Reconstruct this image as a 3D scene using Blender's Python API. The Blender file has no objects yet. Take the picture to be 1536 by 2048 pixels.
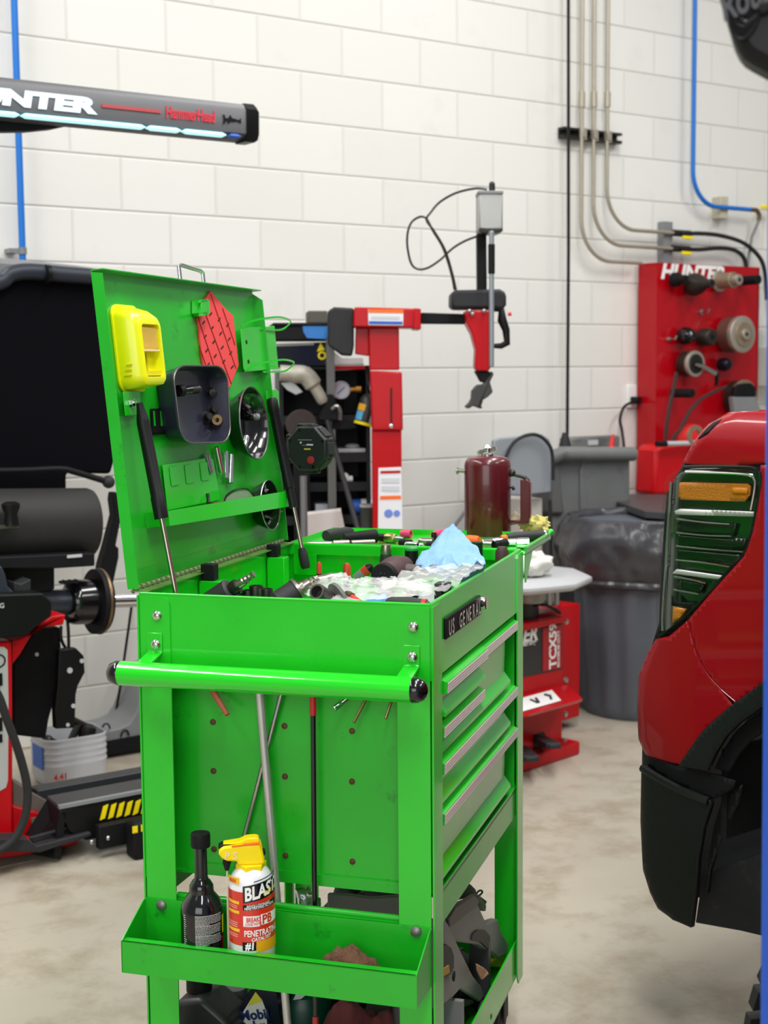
import bpy, bmesh, math, random
from mathutils import Vector as V, Matrix, noise
random.seed(7)
SC = bpy.context.scene
COL = SC.collection
PI = math.pi
# ------------------------------------------------------------------ camera
CAM_H, PITCH, ROLL, FPX = 1.414, .0984, -.0088, 2860.0
cp, sp = math.cos(PITCH), math.sin(PITCH)
_right, _up, _fwd = V((1, 0, 0)), V((0, sp, cp)), V((0, cp, -sp))
cr, sr = math.cos(ROLL), math.sin(ROLL)
RIGHT = _right*cr + _up*sr
UP = _up*cr - _right*sr
FWD = _fwd
EYE = V((0, 0, CAM_H))
cd = bpy.data.cameras.new('camera')
cd.sensor_fit = 'VERTICAL'; cd.sensor_height = 36; cd.lens = FPX/2048*36
cd.clip_start = .05; cd.clip_end = 100
cd.dof.use_dof = True; cd.dof.focus_distance = 2.55; cd.dof.aperture_fstop = 6.3
cam = bpy.data.objects.new('camera', cd); COL.objects.link(cam)
m3 = Matrix((RIGHT, UP, -FWD)).transposed()
cam.matrix_world = Matrix.Translation(EYE) @ m3.to_4x4()
SC.camera = cam
# ------------------------------------------------------------------ world, lamps, exposure
SC.view_settings.view_transform = 'Standard'
SC.view_settings.look = 'None'
SC.view_settings.gamma = 1
SC.view_settings.use_curve_mapping = False
SC.view_settings.exposure = 0.0
SC.cycles.use_denoising = True
SC.cycles.max_bounces = 8
SC.cycles.sample_clamp_indirect = 8
wd = bpy.data.worlds.new('shop_light'); SC.world = wd; wd.use_nodes = True
bg = wd.node_tree.nodes['Background']
bg.inputs[0].default_value = (.93, .97, 1, 1); bg.inputs[1].default_value = .27

def lamp(name, loc, size, power, target=None, col=(1, .99, .96)):
    l = bpy.data.lights.new(name, 'AREA'); l.shape = 'RECTANGLE'
    l.size, l.size_y = size; l.energy = power; l.color = col
    o = bpy.data.objects.new(name, l); COL.objects.link(o); o.location = loc
    if target:
        o.rotation_euler = (V(target)-V(loc)).to_track_quat('-Z', 'Y').to_euler()
    return o
for i, (x, y, p) in enumerate([(-2.6, 1.2, 70), (-2.4, 3.6, 60), (.3, -.6, 75), (.6, 2.0, 70), (1.2, 4.4, 60), (3.4, 1.2, 55), (3.6, 4.6, 60)]):
    lamp('ceiling_light', (x, y, 4.6), (.35, 2.2), p*1.27)
lamp('bay_daylight', (-1.5, -4.5, 2.4), (4.5, 3.2), 150, (0, 3, 1.0), (.97, .99, 1))

# ------------------------------------------------------------------ frames
def pix_ray(x, y):
    return RIGHT*((x-768)/FPX) - UP*((y-1024)/FPX) + FWD

class Fr:
    """A frame of a thing or a plane: origin and three axes."""
    def __init__(s, o, ex, ey, ez=None):
        s.o, s.x, s.y = V(o), V(ex).normalized(), V(ey).normalized()
        s.z = V(ez).normalized() if ez is not None else s.x.cross(s.y)
    def w(s, a, b, c): return s.o + s.x*a + s.y*b + s.z*c
    def l(s, p):
        d = p - s.o
        return V((d.dot(s.x), d.dot(s.y), d.dot(s.z)))
    def px(s, x, y, axis, val):
        n = (s.x, s.y, s.z)[axis]; d = pix_ray(x, y)
        t = ((s.o-EYE).dot(n)+val)/d.dot(n)
        return s.l(EYE+d*t)
    def at(s, a, b, c): return Fr(s.w(a, b, c), s.x, s.y, s.z)
    def mat(s):
        m = Matrix((s.x, s.y, s.z)).transposed().to_4x4(); m.translation = s.o
        return m
def yaw_frame(o, a): return Fr(o, (math.cos(a), math.sin(a), 0), (-math.sin(a), math.cos(a), 0), (0, 0, 1))
def floor_px(x, y, z=0):
    d = pix_ray(x, y); t = (z-CAM_H)/d.z
    return EYE+d*t
def depth_px(x, y, Y):
    d = pix_ray(x, y); return EYE+d*(Y/d.y)
WORLD = Fr((0, 0, 0), (1, 0, 0), (0, 1, 0))
TH, DW = .6056, 5.145
WALL = yaw_frame((-math.sin(TH)*DW, math.cos(TH)*DW, 0), TH)      # x along the back wall, y into it
CART = yaw_frame((-.4166, 2.421, 0), -.2945)                       # x across the near end, y away along the drawers
CW, CL, CT = .512, .72, 1.04
tilt = .0976
LID = Fr(CART.w(-.024, 0, 1.045), CART.y, CART.z*math.cos(tilt)-CART.x*math.sin(tilt))   # z = towards the inside

# ------------------------------------------------------------------ mesh builder
def ortho(w):
    w = V(w).normalized()
    a = V((0, 0, 1)) if abs(w.z) < .9 else V((1, 0, 0))
    u = a.cross(w).normalized()
    return u, w.cross(u), w

class B:
    def __init__(s): s.v, s.f = [], []
    def add(s, vs, fs):
        n = len(s.v); s.v += [V(p) for p in vs]; s.f += [[i+n for i in f] for f in fs]; return s
    def box(s, x0, x1, y0, y1, z0, z1):
        vs = [(x, y, z) for z in (z0, z1) for y in (y0, y1) for x in (x0, x1)]
        return s.add(vs, [(0, 2, 3, 1), (4, 5, 7, 6), (0, 1, 5, 4), (2, 6, 7, 3), (0, 4, 6, 2), (1, 3, 7, 5)])
    def obox(s, c, u, v, w, a, b, h):
        """oriented box: centre, three unit axes, full sizes"""
        c, u, v, w = V(c), V(u).normalized(), V(v).normalized(), V(w).normalized()
        vs = [c+u*(x*a/2)+v*(y*b/2)+w*(z*h/2) for z in (-1, 1) for y in (-1, 1) for x in (-1, 1)]
        return s.add(vs, [(0, 2, 3, 1), (4, 5, 7, 6), (0, 1, 5, 4), (2, 6, 7, 3), (0, 4, 6, 2), (1, 3, 7, 5)])
    def bar(s, p0, p1, a, b, up=(0, 0, 1)):
        """rectangular bar from p0 to p1"""
        p0, p1 = V(p0), V(p1); w = (p1-p0); L = w.length; w.normalize()
        u = V(up).cross(w)
        if u.length < 1e-4: u = V((1, 0, 0)).cross(w)
        u.normalize(); v = w.cross(u)
        return s.obox((p0+p1)/2, u, v, w, a, b, L)
    def cyl(s, p0, p1, r0, r1=None, n=20, caps=True):
        p0, p1 = V(p0), V(p1); r1 = r0 if r1 is None else r1
        u, v, w = ortho(p1-p0); vs, fs = [], []
        for p, r in ((p0, r0), (p1, r1)):
            for i in range(n):
                a = 2*PI*i/n; vs.append(p+u*(r*math.cos(a))+v*(r*math.sin(a)))
        for i in range(n):
            j = (i+1) % n; fs.append((i, j, n+j, n+i))
        if caps: fs += [tuple(range(n))[::-1], tuple(range(n, 2*n))]
        return s.add(vs, fs)
    def lathe(s, prof, o=(0, 0, 0), w=(0, 0, 1), n=24, caps=True, sx=1, sy=1):
        o = V(o); u, v, w = ortho(w); vs, fs = [], []; m = len(prof)
        for r, z in prof:
            for i in range(n):
                a = 2*PI*i/n; vs.append(o+u*(r*math.cos(a)*sx)+v*(r*math.sin(a)*sy)+w*z)
        for k in range(m-1):
            for i in range(n):
                j = (i+1) % n; fs.append((k*n+i, k*n+j, (k+1)*n+j, (k+1)*n+i))
        if caps: fs += [tuple(range(n))[::-1], tuple(range((m-1)*n, m*n))]
        return s.add(vs, fs)
    def tube(s, pts, r, n=8, closed=False):
        pts = [V(p) for p in pts]; m = len(pts); vs, fs = [], []
        rr = r if isinstance(r, (list, tuple)) else [r]*m
        t0 = (pts[1]-pts[0]).normalized(); u = ortho(t0)[0]
        for k in range(m):
            if closed: t = (pts[(k+1) % m]-pts[k-1]).normalized()
            elif k == 0: t = (pts[1]-pts[0]).normalized()
            elif k == m-1: t = (pts[-1]-pts[-2]).normalized()
            else: t = ((pts[k+1]-pts[k]).normalized()+(pts[k]-pts[k-1]).normalized()).normalized()
            u = (u-t*u.dot(t)).normalized(); v = t.cross(u)
            for i in range(n):
                a = 2*PI*i/n; vs.append(pts[k]+u*(rr[k]*math.cos(a))+v*(rr[k]*math.sin(a)))
        for k in range(m if closed else m-1):
            q = (k+1) % m
            for i in range(n):
                j = (i+1) % n; fs.append((k*n+i, k*n+j, q*n+j, q*n+i))
        if not closed: fs += [tuple(range(n))[::-1], tuple(range((m-1)*n, m*n))]
        return s.add(vs, fs)
    def prism(s, pts, o=(0, 0, 0), u=(1, 0, 0), v=(0, 1, 0), h=.01):
        o, u, v = V(o), V(u), V(v); w = u.cross(v).normalized(); n = len(pts)
        vs = [o+u*a+v*b for a, b in pts]+[o+u*a+v*b+w*h for a, b in pts]
        fs = [tuple(range(n))[::-1], tuple(range(n, 2*n))]+[(i, (i+1) % n, n+(i+1) % n, n+i) for i in range(n)]
        return s.add(vs, fs)
    def solid(s, pts, d):
        """polygon of 3D points thickened by vector d"""
        pts = [V(p) for p in pts]; d = V(d); n = len(pts)
        vs = pts+[p+d for p in pts]
        fs = [tuple(range(n))[::-1], tuple(range(n, 2*n))]+[(i, (i+1) % n, n+(i+1) % n, n+i) for i in range(n)]
        return s.add(vs, fs)
    def loft(s, rings, caps=True):
        n = len(rings[0]); vs = [V(p) for r in rings for p in r]; fs = []
        for k in range(len(rings)-1):
            for i in range(n):
                j = (i+1) % n; fs.append((k*n+i, k*n+j, (k+1)*n+j, (k+1)*n+i))
        if caps: fs += [tuple(range(n))[::-1], tuple(range((len(rings)-1)*n, len(rings)*n))]
        return s.add(vs, fs)
    def grid(s, nu, nv, f, thick=None):
        vs = [V(f(i/(nu-1), j/(nv-1))) for j in range(nv) for i in range(nu)]
        fs = [(j*nu+i, j*nu+i+1, (j+1)*nu+i+1, (j+1)*nu+i) for j in range(nv-1) for i in range(nu-1)]
        return s.add(vs, fs)
    def ball(s, c, r, nu=16, nv=10, bump=0, sc=6, axes=None):
        c = V(c); r = (r, r, r) if not isinstance(r, (tuple, list)) else r
        ax = axes or (V((1, 0, 0)), V((0, 1, 0)), V((0, 0, 1)))
        vs = []
        for j in range(1, nv):
            t = PI*j/nv
            for i in range(nu):
                a = 2*PI*i/nu
                d = V((math.sin(t)*math.cos(a), math.sin(t)*math.sin(a), math.cos(t)))
                k = 1+bump*noise.noise(d*sc*.35+c*9) if bump else 1
                vs.append(c+ax[0]*(d.x*r[0]*k)+ax[1]*(d.y*r[1]*k)+ax[2]*(d.z*r[2]*k))
        vs += [c+ax[2]*r[2], c-ax[2]*r[2]]; T, Bo = len(vs)-2, len(vs)-1; fs = []
        for j in range(nv-2):
            for i in range(nu):
                q = (i+1) % nu; fs.append((j*nu+i, (j+1)*nu+i, (j+1)*nu+q, j*nu+q))
        for i in range(nu):
            q = (i+1) % nu; fs.append((T, i, q)); fs.append((Bo, (nv-2)*nu+q, (nv-2)*nu+i))
        return s.add(vs, fs)
    def text(s, txt, size, o, u, v, h=.001, bold=.0, shear=0., align='LEFT', wrap=None, space=1., sx=1.):
        c = bpy.data.curves.new('lettering', 'FONT'); c.body = txt; c.size = size; c.extrude = 0
        c.offset = bold*size; c.shear = shear; c.align_x = align; c.space_character = space; c.resolution_u = 3
        ob = bpy.data.objects.new('lettering', c); COL.objects.link(ob)
        dg = bpy.context.evaluated_depsgraph_get(); me = bpy.data.meshes.new_from_object(ob.evaluated_get(dg))
        vs = [(p.co.x*sx, p.co.y) for p in me.vertices]; fs = [tuple(f.vertices) for f in me.polygons]
        bpy.data.objects.remove(ob); bpy.data.curves.remove(c); bpy.data.meshes.remove(me)
        if wrap: out = [wrap(a, b) for a, b in vs]
        else:
            o, u, v = V(o), V(u).normalized(), V(v).normalized(); w = u.cross(v).normalized()
            out = [o+u*a+v*b+w*h for a, b in vs]
        s.flat = True
        return s.add(out, fs)
    def xf(s, fn):
        s.v = [V(fn(p)) for p in s.v]; return s

def rrect(w, h, r, n=5, cx=0, cy=0):
    out = []
    for qx, qy, a0 in ((1, 1, 0), (-1, 1, 90), (-1, -1, 180), (1, -1, 270)):
        for k in range(n+1):
            a = math.radians(a0+90*k/n)
            out.append((cx+qx*(w/2-r)+r*math.cos(a), cy+qy*(h/2-r)+r*math.sin(a)))
    return out
def arc(cx, cy, r, a0, a1, n=10):
    return [(cx+r*math.cos(math.radians(a0+(a1-a0)*k/n)), cy+r*math.sin(math.radians(a0+(a1-a0)*k/n))) for k in range(n+1)]
def spline(pts, n=8):
    pts = [V(p) for p in pts]; out = []
    for i in range(len(pts)-1):
        p0 = pts[max(i-1, 0)]; p1, p2 = pts[i], pts[i+1]; p3 = pts[min(i+2, len(pts)-1)]
        for k in range(n):
            t = k/n
            out.append(.5*((2*p1)+(p2-p0)*t+(2*p0-5*p1+4*p2-p3)*t*t+(3*p1-p0-3*p2+p3)*t**3))
    out.append(pts[-1]); return out

# ------------------------------------------------------------------ objects
def mesh_of(name, b, mat, ang=38):
    me = bpy.data.meshes.new(name); me.from_pydata([tuple(p) for p in b.v], [], b.f)
    bm = bmesh.new(); bm.from_mesh(me)
    if not getattr(b, 'flat', False): bmesh.ops.recalc_face_normals(bm, faces=bm.faces)
    bm.to_mesh(me); bm.free()
    me.polygons.foreach_set('use_smooth', [True]*len(me.polygons))
    me.set_sharp_from_angle(angle=math.radians(ang))
    for m in (mat if isinstance(mat, (list, tuple)) else [mat]): me.materials.append(m)
    return me
def obj(name, b, mat, parent=None, bev=0, sub=0, ang=38, label=None, thick=0):
    o = bpy.data.objects.new(name, mesh_of(name, b, mat, ang)); COL.objects.link(o)
    if parent is not None: o.parent = parent
    if thick:
        m = o.modifiers.new('thickness', 'SOLIDIFY'); m.thickness = thick; m.offset = 0
    if bev:
        m = o.modifiers.new('bevel', 'BEVEL'); m.width = bev; m.segments = 2; m.limit_method = 'ANGLE'; m.angle_limit = math.radians(40)
        m.harden_normals = False
    if sub:
        m = o.modifiers.new('subdivision', 'SUBSURF'); m.levels = sub; m.render_levels = sub
    if label: o['label'] = label
    return o
def tag(o, label, cat, group=None):
    o['label'] = label; o['category'] = cat
    if group: o['group'] = group
    return o
def thing(name, label, cat, fr, group=None):
    o = bpy.data.objects.new(name, None); COL.objects.link(o)
    o.empty_display_size = .05; o.matrix_world = fr.mat()
    return tag(o, label, cat, group)
def single(name, b, mat, label, cat, fr=WORLD, group=None, **k):
    o = obj(name, b, mat, None, **k); o.matrix_world = fr.mat()
    return tag(o, label, cat, group)
def struct(name, b, mat, fr=WORLD, **k):
    o = obj(name, b, mat, None, **k); o.matrix_world = fr.mat(); o['kind'] = 'structure'; return o
def dup(root, fr, label=None, group=None):
    r = root.copy(); COL.objects.link(r); r.matrix_world = fr.mat()
    if label: r['label'] = label
    if group: r['group'] = group
    for ch in list(root.children):
        c = ch.copy(); COL.objects.link(c); c.parent = r
        for g in list(ch.children):
            d = g.copy(); COL.objects.link(d); d.parent = c
    return r

# ------------------------------------------------------------------ materials
def lin(c):
    f = lambda u: u/12.92 if u <= .04045 else ((u+.055)/1.055)**2.4
    return tuple(f(x/255) for x in c)+(1,)
def mat(name, rgb, rough=.5, metal=0, var=0, scale=12, rvar=0, bump=0, bscale=40, coat=0, crough=.04, spec=.5, dark=None, dscale=5, damt=.55, trans=0, ior=1.45, emit=0, stretch=None):
    m = bpy.data.materials.new(name); m.use_nodes = True; nt = m.node_tree; N, L = nt.nodes, nt.links
    p = N['Principled BSDF']; c = lin(rgb)
    p.inputs['Base Color'].default_value = c; p.inputs['Roughness'].default_value = rough
    p.inputs['Metallic'].default_value = metal; p.inputs['Specular IOR Level'].default_value = spec
    p.inputs['Coat Weight'].default_value = coat; p.inputs['Coat Roughness'].default_value = crough
    p.inputs['Transmission Weight'].default_value = trans; p.inputs['IOR'].default_value = ior
    if emit:
        p.inputs['Emission Color'].default_value = c; p.inputs['Emission Strength'].default_value = emit
    tc = N.new('ShaderNodeTexCoord'); vec = tc.outputs['Object']
    if stretch:
        mp = N.new('ShaderNodeMapping'); mp.inputs['Scale'].default_value = stretch
        L.new(vec, mp.inputs['Vector']); vec = mp.outputs[0]
    src = None
    if var or dark or rvar:
        n = N.new('ShaderNodeTexNoise'); n.inputs['Scale'].default_value = scale; n.inputs['Detail'].default_value = 5
        L.new(vec, n.inputs['Vector'])
        hs = N.new('ShaderNodeMix'); hs.data_type = 'RGBA'; hs.blend_type = 'MIX'
        hs.inputs['A'].default_value = tuple(x*(1-var) for x in c[:3])+(1,)
        hs.inputs['B'].default_value = tuple(min(1, x*(1+var)) for x in c[:3])+(1,)
        L.new(n.outputs['Fac'], hs.inputs['Factor']); src = hs.outputs['Result']
        if dark:
            n2 = N.new('ShaderNodeTexNoise'); n2.inputs['Scale'].default_value = dscale; n2.inputs['Detail'].default_value = 8
            n2.inputs['Roughness'].default_value = .7
            L.new(vec, n2.inputs['Vector'])
            rp = N.new('ShaderNodeValToRGB'); rp.color_ramp.elements[0].position = damt; rp.color_ramp.elements[1].position = min(1, damt+.16)
            L.new(n2.outputs['Fac'], rp.inputs[0])
            h2 = N.new('ShaderNodeMix'); h2.data_type = 'RGBA'; h2.inputs['B'].default_value = lin(dark)
            L.new(rp.outputs[0], h2.inputs['Factor']); L.new(src, h2.inputs['A']); src = h2.outputs['Result']
        L.new(src, p.inputs['Base Color'])
        if rvar:
            mr = N.new('ShaderNodeMapRange'); mr.inputs['To Min'].default_value = max(.02, rough-rvar); mr.inputs['To Max'].default_value = rough+rvar
            L.new(n.outputs['Fac'], mr.inputs['Value']); L.new(mr.outputs[0], p.inputs['Roughness'])
    if bump:
        nb = N.new('ShaderNodeTexNoise'); nb.inputs['Scale'].default_value = bscale; nb.inputs['Detail'].default_value = 4
        L.new(vec, nb.inputs['Vector'])
        bp = N.new('ShaderNodeBump'); bp.inputs['Strength'].default_value = bump; bp.inputs['Distance'].default_value = .004
        L.new(nb.outputs['Fac'], bp.inputs['Height']); L.new(bp.outputs[0], p.inputs['Normal'])
    return m
def clear(name, rgb, alpha=.25, rough=.05, bump=0, bscale=30):
    """thin clear film: part see-through, part glossy"""
    m = bpy.data.materials.new(name); m.use_nodes = True; nt = m.node_tree; N, L = nt.nodes, nt.links
    p = N['Principled BSDF']; p.inputs['Base Color'].default_value = lin(rgb); p.inputs['Roughness'].default_value = rough
    p.inputs['Alpha'].default_value = alpha; p.inputs['Specular IOR Level'].default_value = .8
    if bump:
        tc = N.new('ShaderNodeTexCoord'); nb = N.new('ShaderNodeTexNoise'); nb.inputs['Scale'].default_value = bscale
        L.new(tc.outputs['Object'], nb.inputs['Vector'])
        bp = N.new('ShaderNodeBump'); bp.inputs['Strength'].default_value = bump; bp.inputs['Distance'].default_value = .006
        L.new(nb.outputs['Fac'], bp.inputs['Height']); L.new(bp.outputs[0], p.inputs['Normal'])
    return m
GREEN = mat('green_cart_enamel', (20, 190, 26), .3, coat=.8, crough=.12, var=.1, scale=9, rvar=.08, dark=(14, 120, 22), dscale=26, damt=.66)
GREEN2 = mat('green_enamel_oily', (20, 172, 28), .34, coat=.5, crough=.16, var=.18, scale=7, rvar=.1, dark=(10, 92, 24), dscale=18, damt=.6)
CHROME = mat('chrome', (226, 226, 228), .12, 1)
STEEL = mat('brushed_steel', (176, 176, 176), .3, 1, var=.15, scale=60)
DSTEEL = mat('dark_oxide_steel', (62, 60, 58), .38, .8, var=.2, scale=30)
RUSTY = mat('worn_bronze_steel', (128, 104, 80), .4, .85, var=.2, scale=40)
BLACK = mat('black_plastic', (14, 14, 16), .42, spec=.3)
BLACKG = mat('glossy_black', (13, 13, 16), .16, coat=.4)
BLACKM = mat('matt_black_steel', (18, 18, 21), .6, var=.2, spec=.25)
RUBBER = mat('black_rubber', (30, 30, 31), .75, var=.2, scale=30)
CHAR = mat('charcoal_plastic', (44, 44, 47), .55, spec=.3, var=.12, scale=20)
GREYP = mat('grey_plastic', (128, 130, 132), .5, var=.1)
LGREY = mat('light_grey_paint', (186, 188, 190), .4, var=.05)
WHITE = mat('white_print', (240, 240, 238), .5)
PAPER = mat('white_paper', (236, 236, 234), .7, var=.03)
RED = mat('red_machine_paint', (182, 6, 18), .4, coat=.08, spec=.3, var=.08, scale=6)
REDB = mat('bright_red_plastic', (222, 42, 40), .4)
YEL = mat('yellow_plastic', (250, 226, 10), .35)
ORANGE = mat('orange_print', (244, 112, 22), .5)
BLUEP = mat('blue_print', (44, 96, 190), .5)
BLUEPIPE = mat('blue_pipe_paint', (22, 112, 202), .4)
DARKFLESH = mat('dark_rag_cloth', (96, 44, 44), .9, var=.35, scale=14, bump=.6, bscale=60)
# ================================================================== the setting
def wall_material():
    m = bpy.data.materials.new('painted_block'); m.use_nodes = True; nt = m.node_tree; N, L = nt.nodes, nt.links
    p = N['Principled BSDF']; p.inputs['Roughness'].default_value = .48
    tc = N.new('ShaderNodeTexCoord'); sx = N.new('ShaderNodeSeparateXYZ'); cx = N.new('ShaderNodeCombineXYZ')
    L.new(tc.outputs['Object'], sx.inputs[0])
    ad = N.new('ShaderNodeMath'); ad.operation = 'ADD'; ad.inputs[1].default_value = 40*.4064-.322+.2032
    L.new(sx.outputs['X'], ad.inputs[0]); L.new(ad.outputs[0], cx.inputs['X']); L.new(sx.outputs['Z'], cx.inputs['Y'])
    br = N.new('ShaderNodeTexBrick'); br.offset = .5; br.inputs['Scale'].default_value = 1
    br.inputs['Brick Width'].default_value = .4064; br.inputs['Row Height'].default_value = .2032
    br.inputs['Mortar Size'].default_value = .0055; br.inputs['Mortar Smooth'].default_value = .35; br.inputs['Bias'].default_value = -.2
    a = lin((231, 230, 225)); b = lin((226, 225, 219))
    br.inputs['Color1'].default_value = a; br.inputs['Color2'].default_value = b; br.inputs['Mortar'].default_value = lin((222, 221, 213))
    L.new(cx.outputs[0], br.inputs['Vector'])
    n = N.new('ShaderNodeTexNoise'); n.inputs['Scale'].default_value = 3.2; n.inputs['Detail'].default_value = 7; n.inputs['Roughness'].default_value = .65
    L.new(tc.outputs['Object'], n.inputs['Vector'])
    rp = N.new('ShaderNodeValToRGB'); rp.color_ramp.elements[0].position = .58; rp.color_ramp.elements[1].position = .85
    rp.color_ramp.elements[1].color = (.35, .35, .35, 1)
    L.new(n.outputs['Fac'], rp.inputs[0])
    mx = N.new('ShaderNodeMix'); mx.data_type = 'RGBA'; mx.inputs['B'].default_value = lin((196, 190, 178))
    L.new(rp.outputs[0], mx.inputs['Factor']); L.new(br.outputs['Color'], mx.inputs['A']); L.new(mx.outputs['Result'], p.inputs['Base Color'])
    def mth(op, a, b):
        n_ = N.new('ShaderNodeMath'); n_.operation = op
        for i, v in enumerate((a, b)):
            if isinstance(v, (int, float)): n_.inputs[i].default_value = v
            else: L.new(v, n_.inputs[i])
        return n_.outputs[0]
    row = mth('FRACT', mth('DIVIDE', sx.outputs['Z'], .2032), 0)
    edge_d = mth('MINIMUM', row, mth('SUBTRACT', 1, row))
    bed = mth('SUBTRACT', 1, mth('SMOOTH_MIN', mth('MULTIPLY', edge_d, 38), 1)); bed.node.use_clamp = True
    joint = mth('MAXIMUM', bed, mth('MULTIPLY', br.outputs['Fac'], .4))
    iv = N.new('ShaderNodeMath'); iv.operation = 'SUBTRACT'; iv.inputs[0].default_value = 1; L.new(joint, iv.inputs[1])
    nb = N.new('ShaderNodeTexNoise'); nb.inputs['Scale'].default_value = 26; nb.inputs['Detail'].default_value = 6; L.new(tc.outputs['Object'], nb.inputs['Vector'])
    am = N.new('ShaderNodeMath'); am.operation = 'MULTIPLY_ADD'; am.inputs[1].default_value = .14; L.new(nb.outputs['Fac'], am.inputs[0]); L.new(iv.outputs[0], am.inputs[2])
    bp = N.new('ShaderNodeBump'); bp.inputs['Strength'].default_value = .7; bp.inputs['Distance'].default_value = .006
    L.new(am.outputs[0], bp.inputs['Height']); L.new(bp.outputs[0], p.inputs['Normal'])
    return m
FLOORM = mat('sealed_concrete', (176, 168, 153), .34, var=.14, scale=2.6, rvar=.14, dark=(156, 145, 127), dscale=4.5, damt=.47, bump=.08, bscale=30)
struct('wall_back', B().box(-7, 9, 0, .25, 0, 5.2), wall_material(), WALL)
struct('floor', B().box(-7, 9, -12, .25, -.1, 0), FLOORM, WALL)

# ------------------------------------------------------------------ pipes and cables on the back wall
def wp(x, y, off=.03): return WALL.px(x, y, 1, -off)
CONDUIT = mat('galvanised_conduit', (176, 168, 152), .4, .5, var=.12, scale=20)
def vline(x, y, z0, z1, off):
    p = wp(x, y, off); return [V((p.x, -off, z)) for z in (z0, z1)]
def bend(u, zt, zb, r, ue, off):
    pts = [(u, -off, zt)] + [(u+r-r*math.cos(math.radians(a)), -off, zb+r-r*math.sin(math.radians(a))) for a in range(0, 91, 9)] + [(ue, -off, zb)]
    return pts
OFF = .06
for (xv, xb, yb, xe, lab) in ((1163, 1240, 524, 1283, 'leftmost grey conduit on block wall bending low behind the red tool board'),
                              (1187, 1290, 494, 1344, 'middle grey conduit on block wall bending right to the lower yellow valve'),
                              (1214, 1290, 462, 1348, 'rightmost grey conduit on block wall bending right to the upper yellow valve')):
    u = wp(xv, 330, OFF).x; zb = wp(xb, yb, OFF).z; ue = wp(xe, yb+4, OFF).x
    root = thing('conduit', lab, 'pipe', WALL, 'grey conduits on the back wall')
    obj('pipe', B().tube(bend(u, 4.9, zb, .19, ue, OFF), .0095, 10), CONDUIT, root)
    zc = wp(xv, 199, OFF).z
    obj('coupling', B().cyl((u, -OFF, zc-.035), (u, -OFF, zc+.035), .015, n=14), CONDUIT, root)
t = thing('strut_channel', 'short dark metal strut channel holding three conduits against wall', 'bracket', WALL)
a, b_ = wp(1121, 268, .02), wp(1237, 275, .02)
zc = (a.z+b_.z)/2
obj('rail', B().box(a.x, b_.x, -.045, -.002, zc+.012, zc+.024).box(a.x, b_.x, -.045, -.002, zc-.026, zc-.012).box(a.x, b_.x, -.01, -.002, zc-.012, zc+.012), DSTEEL, t)
for xv in (1166, 1189, 1216):
    u = wp(xv, 270, OFF).x
    obj('clamp', B().cyl((u, -.046, zc-.03), (u, -.085, zc-.03), .004, n=8).box(u-.013, u+.013, -.074, -.046, zc-.022, zc+.022), CONDUIT, t, bev=.002)
p0, p1 = vline(1136, 430, .95, 4.9, .09)
tag(obj('power_cable', B().tube([p0, p0+V((.004, 0, 1)), p0+V((-.003, 0, 2.2)), p1], .0075, 8), BLACK), 'thick black cable hanging straight down the block wall left of conduits', 'cable').matrix_world = WALL.mat()
# blue pipes
u = wp(37, 266, .05).x
r = thing('air_pipe', 'straight blue air pipe on wall at far left, behind light bar', 'pipe', WALL)
obj('pipe', B().tube([(u, -.05, .9), (u, -.05, 4.9)], .0125, 12), BLUEPIPE, r)
zc = wp(47, 502, .05).z
obj('pipe_clip', B().cyl((u, -.05, zc-.012), (u, -.05, zc+.012), .016, n=14).box(u-.05, u-.01, -.055, -.002, zc-.008, zc+.008), GREYP, r)
r = thing('air_pipe', 'curved blue air pipe dropping down wall at right and bending right', 'pipe', WALL)
u = wp(1387, 250, .07).x; zb = wp(1450, 415, .07).z; ue = wp(1500, 420, .07).x
obj('pipe', B().tube(bend(u, 4.9, zb, .17, ue, .07), .0115, 12), BLUEPIPE, r)
obj('elbow_fitting', B().tube([(ue, -.07, zb), (ue+.05, -.07, zb), (ue+.07, -.07, zb-.02), (ue+.07, -.07, zb-.05)], .012, 10), RUSTY, r)
obj('yellow_valve_handle', B().box(ue+.09, ue+.2, -.08, -.06, zb+.01, zb+.03), YEL, r, bev=.004)
e1 = wp(1503, 527, .07)
obj('down_hose', B().tube([(ue+.07, -.07, zb-.05), ((ue+.07+e1.x)/2, -.045, (zb+e1.z)/2), (e1.x, -.025, e1.z-.1)], .008, 8), GREYP, r)
q = wp(1440, 416, .03)
tag(obj('pipe_bracket', B().box(q.x-.028, q.x+.028, -.06, -.002, q.z-.055, q.z+.055), mat('beige_block', (190, 182, 160), .6), bev=.003), 'beige block bracket under the curved blue pipe', 'bracket').matrix_world = WALL.mat()
q = wp(1329, 485, .02)
tag(obj('strut_channel', B().box(q.x-.03, q.x+.03, -.045, -.03, q.z-.25, q.z+.1).box(q.x-.03, q.x-.024, -.03, -.002, q.z-.25, q.z+.1).box(q.x+.024, q.x+.03, -.03, -.002, q.z-.25, q.z+.1), GREYP), 'upright grey strut channel on wall above red tool board', 'bracket').matrix_world = WALL.mat()
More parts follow.
